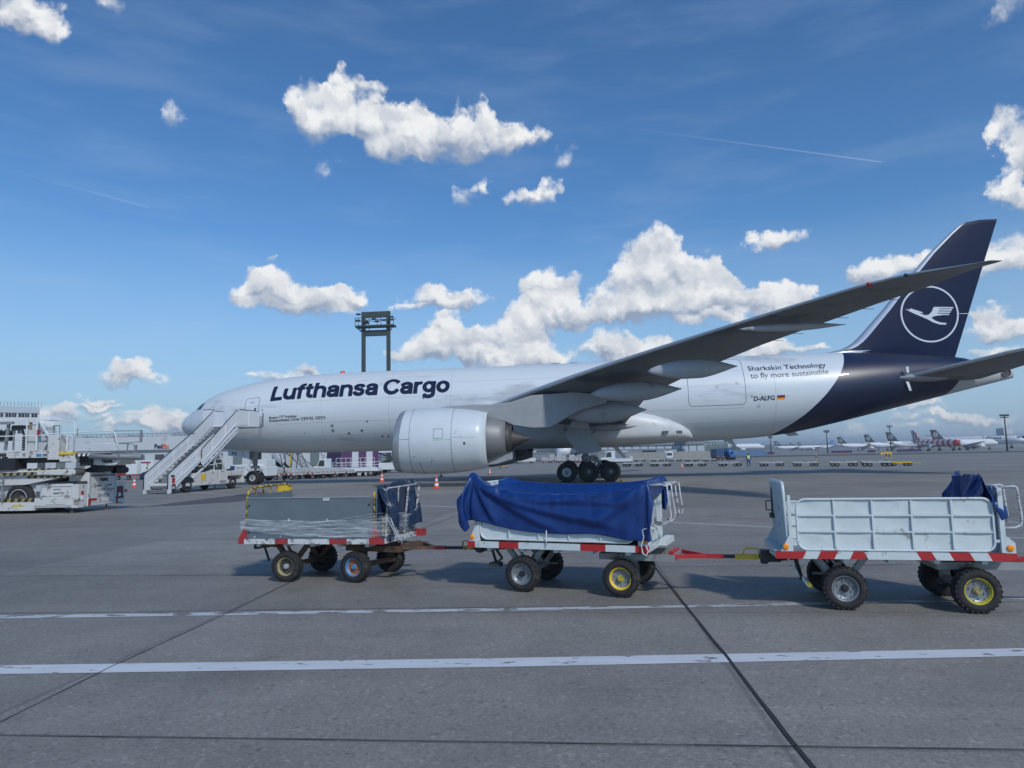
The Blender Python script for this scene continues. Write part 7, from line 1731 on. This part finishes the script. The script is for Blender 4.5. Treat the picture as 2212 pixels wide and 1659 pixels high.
def dolly_proto():
    t = thing('container_dolly', 'x', 'dolly', (0, 0, 0), 0, 'empty container dollies')
    b = MB(); b.box(-1.5, 1.5, -.95, -.85, .42, .60).box(-1.5, 1.5, .85, .95, .42, .60)
    for x in (-1.45, -.5, .5, 1.45): b.box(x - .05, x + .05, -.9, .9, .43, .52)
    for x in (-1.5, -.6, .4, 1.35):
        for y in (-.9, .8): b.box(x, x + .14, y, y + .1, .54, .66)
    b.build('frame', 'worn_white', t); b = MB()
    for y in (-.4, 0, .4): b.cyl((-1.4, y, .53), (1.4, y, .53), .04, 6)
    b.box(-1.55, -1.4, -1, 1, .36, .5).box(1.35, 1.55, -.3, .3, .34, .5); b.build('roller_bed', 'rusty_steel', t)
    for x in (-1.0, 1.0):
        for y in (-.72, .72): wheel_s(t, x - .22, y, .27, .22); wheel_s(t, x + .30, y, .27, .22)
    b = MB(); b.bar((1.5, 0, .42), (2.75, 0, .40), .07); b.build('drawbar', 'dull_yellow', t)
    return t
DP = dolly_proto(); first = True
rows = [(1007.4, [(1367, 'under the aft fuselage behind the main wheels'), (1427, 'second of the near row counting from the main wheels'), (1502, 'right of the cone in the near row'), (1577, 'immediately left of the worker, its bar in his hand'), (1667, 'first one right of the worker'), (1740, 'second one right of the worker, below a striped pole'), (1822, 'third one right of the worker'), (1893, 'last pale one of the near row before the yellow dolly')]),
        (996.6, [(1340, 'far row, leftmost, behind the white cab'), (1382, 'far row, below the white van'), (1420, 'far row, below the small white truck'), (1458, 'far row, below the boxy white truck'), (1494, 'far row, between the hangar end and the tanker'), (1533, 'far row, just left of the tanker')])]
for v_, lst in rows:
    for k, (u, lb) in enumerate(lst):
        p = gp(u, v_); q = gp(u + 12, v_); a = math.atan2(q.y - p.y, q.x - p.x) if v_ > 1000 else random.uniform(-.35, -.15)
        if v_ > 1000: a = -.30
        lbl = 'empty container dolly, ' + lb
        if first: DP.location = p; DP.rotation_euler = (0, 0, a); DP['label'] = lbl; first = False
        else: dup(DP, p, a, lbl, scale=1.0 if v_ > 1000 else .95)
yd = dup(DP, gp(1943, 1006.5), -.3, 'yellow container dolly at the right end of the near row', scale=.8)
for ch in [o for o in bpy.data.objects if o.parent == yd]:
    ch.data = ch.data.copy()
    if ch.name.startswith(('frame', 'drawbar', 'roller')): ch.data.materials[0] = M['yellow']
MM('pole_black', (.03, .03, .03), .5)
for (u, v0, v1, lb) in ((1764, 1002, 979, 'striped pole standing on the second dolly right of the worker'), (1916, 1001, 974, 'striped pole near the yellow dolly, the left of the pair'), (1926, 1000, 976, 'leaning striped pole near the yellow dolly, the right of the pair')):
    p = gp(u, v0 + 4); z1 = aty(u, v1, p.y).z - p.z; o = MB()
    for k in range(5): o.m(k % 2).cyl(((.25 if u == 1926 else 0) * -k / 5, 0, z1 * k / 5), ((.25 if u == 1926 else 0) * -(k + 1) / 5, 0, z1 * (k + 1) / 5), .06, 6)
    q = o.build('marker_pole', ['yellow', 'pole_black']); q.location = p; tag(q, lb, 'marker pole', 'black and yellow marker poles')
p = gp(1915, 986); b = MB(); b.box(-1.4, 1.4, -.05, .05, .6, 1.0).box(-1.3, -1.2, -.05, .05, 0, .6).box(1.2, 1.3, -.05, .05, 0, .6); o = b.build('taxiway_sign', 'yellow'); o.location = p; tag(o, 'low yellow sign board behind the striped poles', 'sign')
p = gp(1820, 984); b = MB(); b.box(-1, 1, -.05, .05, .3, .7).box(-.9, -.8, -.05, .05, 0, .3).box(.8, .9, -.05, .05, 0, .3); o = b.build('taxiway_sign', 'rust_orange'); o.location = p; tag(o, 'small faded orange sign board on the grass strip', 'sign')

# cargo tractor behind the main gear
p = gp(1333, 1006.5)
tr = utility_truck('white tractor with green tinted cab just right of the main wheels', p, R(168), 'flat', L_=4.2); tr.scale = (1.25, 1.25, 1.2)
utility_truck('white van parked before the hangar wall, leftmost of the three', gp(1386, 988), R(-70), 'van', L_=4.6)
utility_truck('small white pickup truck in front of the hangar wall, middle of the three', gp(1407, 993.5), R(200), 'flat', L_=4.8)
utility_truck('boxy white truck seen from the front, rightmost of the three by the hangar wall', gp(1446, 995), R(-95), 'van', L_=4.2)
# tanker
p = gp(1568, 993.5); TK = thing('tanker_truck', 'blue tanker truck with dark blue box, left of the worker', 'tanker', p, R(-62)); TK.scale = (.8, .8, .85)
b = MB(); b.box(-3.4, 3.6, -1.1, 1.1, .6, .9); b.build('chassis', 'truck_blue_dark', TK); b = MB(); b.lathe([(-2.4, .3), (-2.3, 1.0), (-2.0, 1.12), (2.5, 1.12), (2.8, 1.0), (2.9, .3)], 'x', (0, 0, 2.15), 24); b.build('tank', 'truck_blue', TK)
b = MB(); b.box(2.0, 3.6, -1.15, 1.15, .7, 1.5); b.build('rear_cabinet', 'truck_blue', TK, bevel=.05); b = MB(); b.box(3.6, 3.63, -1.1, -.8, .8, 1.15).box(3.6, 3.63, .8, 1.1, .8, 1.15); b.build('rear_lamp', 'red', TK)
b = MB(); b.prism([(-5.4, .6), (-3.5, .6), (-3.5, 2.9), (-5.1, 2.9), (-5.4, 1.8)], 'y', -1.2, 1.2); b.build('cab', 'truck_blue_dark', TK, bevel=.06); b = MB(); b.box(-3.3, 3.0, -.25, .25, 3.25, 3.4).bar((-3.2, 0, 3.3), (-4.2, 0, 3.7), .12); b.build('walkway', 'truck_blue_dark', TK)
for x in (-4.4, 1.6, 2.8):
    for y in (-.95, .95): wheel_s(TK, x, y, .5, .3)
p = gp(1550, 994); TB = thing('service_truck', 'dark blue box truck immediately left of the blue tanker', 'truck', p, R(-80), 'service vehicles'); TB.scale = (.8, .8, .85)
b = MB(); b.box(-2.6, 2.6, -1.25, 1.25, 1.0, 3.3); b.build('box_body', 'truck_blue_dark', TB, bevel=.05); b = MB(); b.box(-2.6, 2.6, -1.0, 1.0, .5, 1.0); b.build('chassis', 'dark_steel', TB); b = MB(); b.box(2.6, 2.64, -1.0, -.8, .9, 1.2).box(2.6, 2.64, .8, 1.0, .9, 1.2); b.build('rear_lamp', 'amber', TB)
for x in (-1.8, 1.8):
    for y in (-.95, .95): wheel_s(TB, x, y, .48, .3)

# vehicles and equipment beyond the nose wheels
def ground_unit(label, p, rz):
    t = thing('ground_power_unit', label, 'tug', p, rz)
    b = MB(); b.prism([(-2.3, .55), (2.3, .45), (2.3, 1.35), (1.2, 1.6), (-1.2, 1.55), (-1.9, 1.25), (-2.3, .9)], 'y', -.95, .95); bd = b.build('body', 'white_clean', t, bevel=.06)
    b = MB(); b.box(-1.5, -1.0, -.965, -.94, .7, 1.45); b.build('blue_stripe', 'truck_blue_dark', bd); text_obj('GH 011', .30, 'black', bd, (-.85, -.95, 1.15), eps=.02)
    b = MB(); b.box(1.3, 2.2, -.8, .8, 1.4, 2.0); b.build('cab', 'white_clean', t, bevel=.05); b = MB(); b.box(-2.2, 2.2, -.8, .8, .3, .55); b.build('chassis', 'dark_steel', t)
    for x in (-1.5, 1.5):
        for y in (-.8, .8): wheel_s(t, x, y, .42, .3)
    return t
ground_unit('white tug with dark blue stripe behind the nose landing gear', gp(540, 1039), R(-8))
b = MB(); b.tube([(0, 0, 2.4), (.05, 0, 1.5), (-.1, 0, .8), (.05, -.1, .15), (-.5, -.2, .05), (-1.6, -.3, .05)], .035, 6); b.tube([(-.5, .1, 2.4), (-.25, .1, 1.4), (.1, .0, .7), (-.05, -.2, .12), (-.8, .1, .06)], .03, 6)
o = b.build('power_cable', 'rusty_steel'); o.location = gp(615, 1042); tag(o, 'brown cables hanging from the belly behind the nose wheels', 'cable')
p = gp(606, 1034); s2 = stairs_truck('second passenger stairs truck seen under the forward fuselage', p + Vector((3, 2, 0)), R(62), False)
s3 = dup(s2, gp(700, 1025) + Vector((3, 6, 0)), R(118), 'third passenger stairs truck, its steps falling right beneath the title lettering')
# step ladder scaffold
p = gp(648, 1034); SC = thing('work_ladder', 'dark wheeled work ladder under the fuselage, between two stairs trucks', 'ladder', p, R(-10)); k_ = 1.0
b = MB()
for y in (-.5, .5):
    b.bar((-1.0, y, .25), (1.1, y, .25), .06).bar((1.0, y, .25), (-.3, y, 3.0), .06).bar((-.9, y, .25), (-.5, y, 3.0), .06).bar((-.2, y, 3.0), (-.2, y, 3.9), .04).bar((-.9, y, .9), (.7, y, .9), .04)
for k in range(8): f = k / 8; b.bar((1.0 - 1.3 * f, -.5, .35 + 2.6 * f), (1.0 - 1.3 * f, .5, .35 + 2.6 * f), .05)
b.box(-.9, -.2, -.5, .5, 2.95, 3.02); b.build('frame', 'dark_steel', SC)
for x in (-.9, 1.0):
    for y in (-.5, .5): wheel_s(SC, x, y, .12, .06)
b = MB(); b.bar((-1.2, 0, .3), (-1.2, 0, 3.0), .12); b.build('yellow_post', 'yellow', SC)
utility_truck('white flatbed truck with railings under the title lettering', gp(750, 1029.5), R(180), 'rails', L_=8.0)
# dollies loaded and empty in that line
def small_cart(label, p, rz, load=None, group='carts beyond the nose gear', mk='dirty_white'):
    t = thing('transport_cart', label, 'cart', p, rz, group)
    b = MB(); b.box(-1.3, 1.3, -.8, .8, .48, .60); b.box(-1.35, 1.35, -.85, -.8, .46, .64); b.build('platform', mk, t)
    b = MB()
    for k in range(5): b.box(-1.35 + k * .54, -1.1 + k * .54, -.87, -.851, .47, .63)
    b.build('red_marking', 'red', t)
    for x in (-.9, .9):
        for y in (-.7, .7): wheel_s(t, x, y, .22, .16)
    if load: b = MB(); b.box(-1.2, .2, -.75, .75, .62, .62 + load).box(.25, 1.2, -.7, .72, .62, .62 + load * .6); b.build('load', 'wrapped', t, bevel=.08)
    return t
c0 = small_cart('low cart with red marks behind the work ladder', gp(668, 1034), R(-12), .5)
for u, v, lb in ((691, 1029, 'low cart with red marks left of the white flatbed'), (716, 1027.5, 'low cart with red marks below the flatbed cab'), (741, 1026, 'low cart with red marks below the flatbed middle'), (776, 1024.5, 'low cart with red marks right of the flatbed'), (800, 1023, 'low cart with red marks nearest the engine intake'), (622, 1032, 'low cart with red marks right of the nose wheels')):
    dup(c0, gp(u, v + 4), R(-12), lb)
# high loader beside the intake, and one under the wing
def hi_loader(label, p, rz, sc=1., mk='white_clean'):
    t = thing('container_loader', label, 'cargo loader', p, rz, 'cargo loaders far off'); t.scale = (sc, sc, sc)
    b = MB(); b.box(-3, 3, -1.3, 1.3, .5, 1.5); b.build('chassis', mk, t, bevel=.04); b = MB(); b.box(-3, 3.2, -1.4, 1.4, 3.0, 3.35); dk_ = b.build('deck', mk, t, bevel=.04)
    b = MB()
    for z in (3.9, 4.4): b.bar((-3, -1.4, z), (3.2, -1.4, z), .06)
    for k in range(7): b.bar((-3 + k * 1.03, -1.4, 3.3), (-3 + k * 1.03, -1.4, 4.4), .06)
    b.build('railing', mk, dk_); b = MB(); b.bar((-2.5, -.9, 1.4), (2.5, -.9, 3.0), .2).bar((2.5, -.9, 1.4), (-2.5, -.9, 3.0), .2).bar((-2.5, .9, 1.4), (2.5, .9, 3.0), .2); b.build('scissor_arm', 'dark_steel', t)
    for x in (-2, 2):
        for y in (-1.1, 1.1): wheel_s(t, x, y, .5, .35)
    return t
hi_loader('white container loader just left of the engine intake', gp(855, 1021), R(0), 1.0)
hi_loader('white and yellow loader seen under the wing beside the far aircraft engine', gp(1133, 1001), R(10), 1.0, 'dirty_white')
for u, lb in ((813, 'upper left'), (818, 'upper right')): pass
p = gp(822, 1020); HL = thing('floodlight_trolley', 'thin dark poles topped by round white lamps beside the loader', 'work light', p, 0)
b = MB(); b.bar((0, 0, 0), (0, 0, 3.6), .1).bar((.9, 0, 0), (.9, 0, 3.6), .1).box(-.2, 1.1, -.3, .3, .2, .5); b.build('post', 'dark_steel', HL)
for x in (0, .9): b = MB(); b.lathe([(-.1, .02), (-.08, .38), (.05, .38), (.08, .02)], 'y', (x, 0, 3.9), 16); b.build('round_lamp', 'cone_white', HL)
# wrapped pallets on carts under the wing
k = 0
for u, hgt, lb in ((1075, .6, 'small plastic wrapped load near the engine exhaust, leftmost'), (1100, 1.6, 'plastic wrapped load left of the yellow loader'), (1180, 1.0, 'low plastic wrapped load below the far engine'), (1197, 1.7, 'tall plastic wrapped load right of the far engine'), (1213, 2.3, 'tallest plastic wrapped load, just left of the main wheels'), (1240, 1.5, 'plastic wrapped load behind the front main wheel'), (1262, 1.7, 'plastic wrapped load behind the landing gear strut')):
    small_cart(lb, gp(u, 999.5), R(-5), hgt, 'loaded carts under the wing')
sc_ = small_cart('little yellow wheeled cart behind the engine exhaust', gp(1087, 1012), R(5), None, None, 'yellow'); sc_.scale = (.6, .6, .8)
# white containers on a trailer left of the stairs
p = gp(258, 1037); CT = thing('container_trailer', 'trailer with white containers marked by a red band, between loader and stairs', 'trailer', p + Vector((2, 1, 0)), R(-6))
b = MB(); b.box(-3.2, 3.2, -1.1, 1.1, .55, .7); b.build('platform', 'worn_red', CT)
for x0 in (-2.9, -1.15, 1.1):
    b = MB(); b.box(x0, x0 + (1.65 if x0 < 1 else 1.8), -1.0, 1.0, .72, 2.55 if x0 > -2 else 2.0); cn = b.build('container', 'white_clean' if x0 > -2 else 'worn_red', CT, bevel=.04)
    if x0 > -2: b = MB(); b.box(x0 + .05, x0 + 1.5, -1.02, -1.003, 2.15, 2.35); b.build('red_band', 'worn_red', cn)
for x in (-2.4, -.8, 1.2, 2.6): wheel_s(CT, x, -.8, .28, .2)
b = MB()
for k in range(6): b.m(k % 2).cyl((2.1 + k * .05, -1.3, .5 + k * .28), (2.15 + k * .05, -1.3, .78 + k * .28), .06, 6)
b.build('striped_lever', ['yellow', 'pole_black'], CT)
o = MB(); P_c = [(math.cos(k * .7) * .5, math.sin(k * .7) * .3) for k in range(9)]
def lump(i, j): a = i / 12 * 2 * math.pi; e = j / 6 * math.pi / 2; r_q = (.75 + .1 * math.sin(3 * a + j)) * math.cos(e); return (r_q * math.cos(a), r_q * .7 * math.sin(a), .55 + .75 * math.sin(e) * (1 + .1 * math.sin(5 * a)))
o.grid(lump, 12, 7, closeu=True); q = o.build('covered_trolley', 'tarp_dark'); q.location = gp(313, 1036); q.location.z -= .3; tag(q, 'small heap under a dark cover behind the foot of the stairs', 'covered trolley')

# ============================================================ worker
def person(label, p, rz):
    t = thing('person', label, 'person', p, rz)
    J = {'pel': (0, 0, .95), 'sp': (0, 0, 1.15), 'ch': (0, .0, 1.38), 'nk': (0, 0, 1.52), 'hd': (0, -.01, 1.60), 'ht': (0, -.01, 1.72),
         'lh': (-.10, 0, .90), 'lk': (-.13, -.01, .50), 'la': (-.15, .02, .10), 'lt': (-.16, -.12, .04), 'rh': (.10, 0, .90), 'rk': (.14, -.01, .50), 'ra': (.17, .02, .10), 'rt': (.18, -.12, .04),
         'ls': (-.19, 0, 1.42), 'le': (-.30, .02, 1.16), 'lw': (-.42, .03, .95), 'lf': (-.47, .03, .87), 'rs': (.19, 0, 1.42), 're': (.25, .01, 1.14), 'rw': (.24, -.05, .90), 'rf': (.23, -.06, .81)}
    Rr = {'pel': .15, 'sp': .14, 'ch': .16, 'nk': .055, 'hd': .085, 'ht': .07, 'lh': .10, 'rh': .10, 'lk': .065, 'rk': .065, 'la': .045, 'ra': .045, 'lt': .04, 'rt': .04, 'ls': .07, 'rs': .07, 'le': .05, 're': .05, 'lw': .035, 'rw': .035, 'lf': .035, 'rf': .035}
    ks = list(J); E_ = [('pel', 'sp'), ('sp', 'ch'), ('ch', 'nk'), ('nk', 'hd'), ('hd', 'ht'), ('pel', 'lh'), ('lh', 'lk'), ('lk', 'la'), ('la', 'lt'), ('pel', 'rh'), ('rh', 'rk'), ('rk', 'ra'), ('ra', 'rt'), ('ch', 'ls'), ('ls', 'le'), ('le', 'lw'), ('lw', 'lf'), ('ch', 'rs'), ('rs', 're'), ('re', 'rw'), ('rw', 'rf')]
    def skin(keys, grow, name, mk, par):
        kk = [k for k in ks if k in keys]; me = bpy.data.meshes.new(name); me.from_pydata([J[k] for k in kk], [(kk.index(a), kk.index(c)) for a, c in E_ if a in kk and c in kk], [])
        o = bpy.data.objects.new(name, me); col.objects.link(o); o.parent = par; md = o.modifiers.new('skin', 'SKIN'); 
        for i, k in enumerate(kk): me.skin_vertices[0].data[i].radius = (Rr[k] + grow, (Rr[k] + grow) * (.72 if k in ('pel', 'sp', 'ch') else 1)); me.skin_vertices[0].data[i].use_root = (i == 0)
        o.modifiers.new('sub', 'SUBSURF').render_levels = 2; md.use_smooth_shade = True; me.materials.append(M[mk]); return o
    bd = skin(set(ks), 0, 'body', 'skin', t)
    skin({'pel', 'lh', 'lk', 'la', 'rh', 'rk', 'ra'}, .018, 'trousers', 'work_blue', bd); skin({'sp', 'ch', 'ls', 'rs', 'le', 're', 'pel', 'lw', 'rw'}, .012, 'jacket', 'work_blue', bd)
    v = skin({'sp', 'ch', 'ls', 'rs', 'pel'}, .03, 'safety_vest', 'hivis', bd)
    b = MB(); b.lathe([(1.10, .178), (1.15, .18)], 'z', (0, 0, 0), 20); 
    for q in b.bm.verts: q.co.y *= .80
    for x in (-.09, .09): b.bar((x, .135, 1.15), (x, .12, 1.50), .045, .01, up=(0, 1, 0)); b.bar((x, -.135, 1.15), (x, -.12, 1.50), .045, .01, up=(0, 1, 0))
    b.build('reflective_stripe', 'cone_white', v)
    b = MB(); b.lathe([(1.58, .088), (1.64, .105), (1.70, .102), (1.75, .075), (1.775, .01)], 'z', (0, -.012, 0), 16); b.build('hair', 'hair', bd)
    b = MB(); 
    for x in (-.16, .18): b.box(x - .05, x + .05, -.17, .08, 0, .09)
    b.build('shoes', 'black', bd, bevel=.02); return t
wk = person('person in yellow high visibility vest and blue trousers standing on the apron', gp(1617.5, 1008.3), R(170)); wk.scale = (1.05, 1.05, 1.03)
p = gp(1617.5, 1008.3); b = MB(); b.tube([(-.45, .02, .88), (-1.2, .3, .55), (-1.7, .5, .42)], .03, 6); o = b.build('tow_bar', 'dark_steel'); o.location = p; tag(o, 'dark tow bar held up by the worker', 'tow bar')

# ---------------------------------------------------------------- pieces that are parts of their own
def split_pieces(names, mg=.01):
    for o in [q for q in bpy.data.objects if q.type == 'MESH' and q.name.split('.')[0] in names]:
        bm = bmesh.new(); bm.from_mesh(o.data); bm.verts.ensure_lookup_table(); seen = {}; comps = []
        for v0 in bm.verts:
            if v0.index in seen: continue
            st, cp_ = [v0], []
            seen[v0.index] = 1
            while st:
                a = st.pop(); cp_.append(a.index)
                for e in a.link_edges:
                    c = e.other_vert(a)
                    if c.index not in seen: seen[c.index] = 1; st.append(c)
            comps.append(set(cp_))
        # loose pieces that overlap stay together
        bxs_ = []
        for cp_ in comps:
            co = np.array([bm.verts[i].co[:] for i in cp_]); bxs_.append((co.min(0) - mg, co.max(0) + mg, cp_))
        merged = True
        while merged:
            merged = False
            for i in range(len(bxs_)):
                for j in range(i + 1, len(bxs_)):
                    a, c = bxs_[i], bxs_[j]
                    if np.all(a[0] <= c[1]) and np.all(c[0] <= a[1]):
                        bxs_[i] = (np.minimum(a[0], c[0]), np.maximum(a[1], c[1]), a[2] | c[2]); bxs_.pop(j); merged = True; break
                if merged: break
        if len(bxs_) > 1:
            kids = [q for q in bpy.data.objects if q.parent == o]
            for n_, (_, _, keep) in enumerate(bxs_[1:]):
                b2_ = bm.copy(); b2_.verts.ensure_lookup_table(); bmesh.ops.delete(b2_, geom=[v_ for v_ in b2_.verts if v_.index not in keep], context='VERTS')
                me = bpy.data.meshes.new(o.name.split('.')[0]); b2_.to_mesh(me); b2_.free()
                for m_ in o.data.materials: me.materials.append(m_)
                c = o.copy(); c.data = me; col.objects.link(c)
            keep = bxs_[0][2]; bmesh.ops.delete(bm, geom=[v_ for v_ in bm.verts if v_.index not in keep], context='VERTS'); bm.to_mesh(o.data)
        bm.free()
split_pieces({'corner_post', 'corner_bracket', 'cab_post', 'antenna', 'air_slot', 'door_handle', 'bolt', 'sticker', 'red_corner_mark', 'label_plate', 'grab_handle', 'shoes', 'trim_marking', 'static_wick', 'cowl_vent', 'bumper_rail', 'bumper', 'ladder', 'notice_plate', 'white_rope', 'rear_lamp', 'headlight', 'lifting_strut', 'scissor_arm', 'post', 'gate_plate', 'landing_gear', 'deck_underside', 'rear_box', 'driver_console', 'seat'})
split_pieces({'lettering'}, .06)
ropes = [o for o in bpy.data.objects if o.name.startswith('white_rope')]
for o, lb in zip(ropes, ('white rope looped over the front corner of the blue covered cart', 'short white rope hanging at the middle of the blue cover', 'thin white cord at the front end of the blue covered cart')): o['label'] = lb; o['group'] = 'ropes on the covered cart'

# ---------------------------------------------------------------- thin summer haze
if HAZE:
    hm = bpy.data.materials.new('haze'); hm.use_nodes = True; nt = hm.node_tree; nt.nodes.clear()
    pv = nt.nodes.new('ShaderNodeVolumePrincipled'); pv.inputs['Color'].default_value = (.80, .88, .96, 1); pv.inputs['Density'].default_value = .00035; pv.inputs['Anisotropy'].default_value = .2
    oo = nt.nodes.new('ShaderNodeOutputMaterial'); nt.links.new(pv.outputs[0], oo.inputs['Volume'])
    b = MB(); b.box(-6500, 6500, -80, 9500, -3.5, 60); M['haze'] = hm; tag(b.build('haze', 'haze'), kind='stuff')
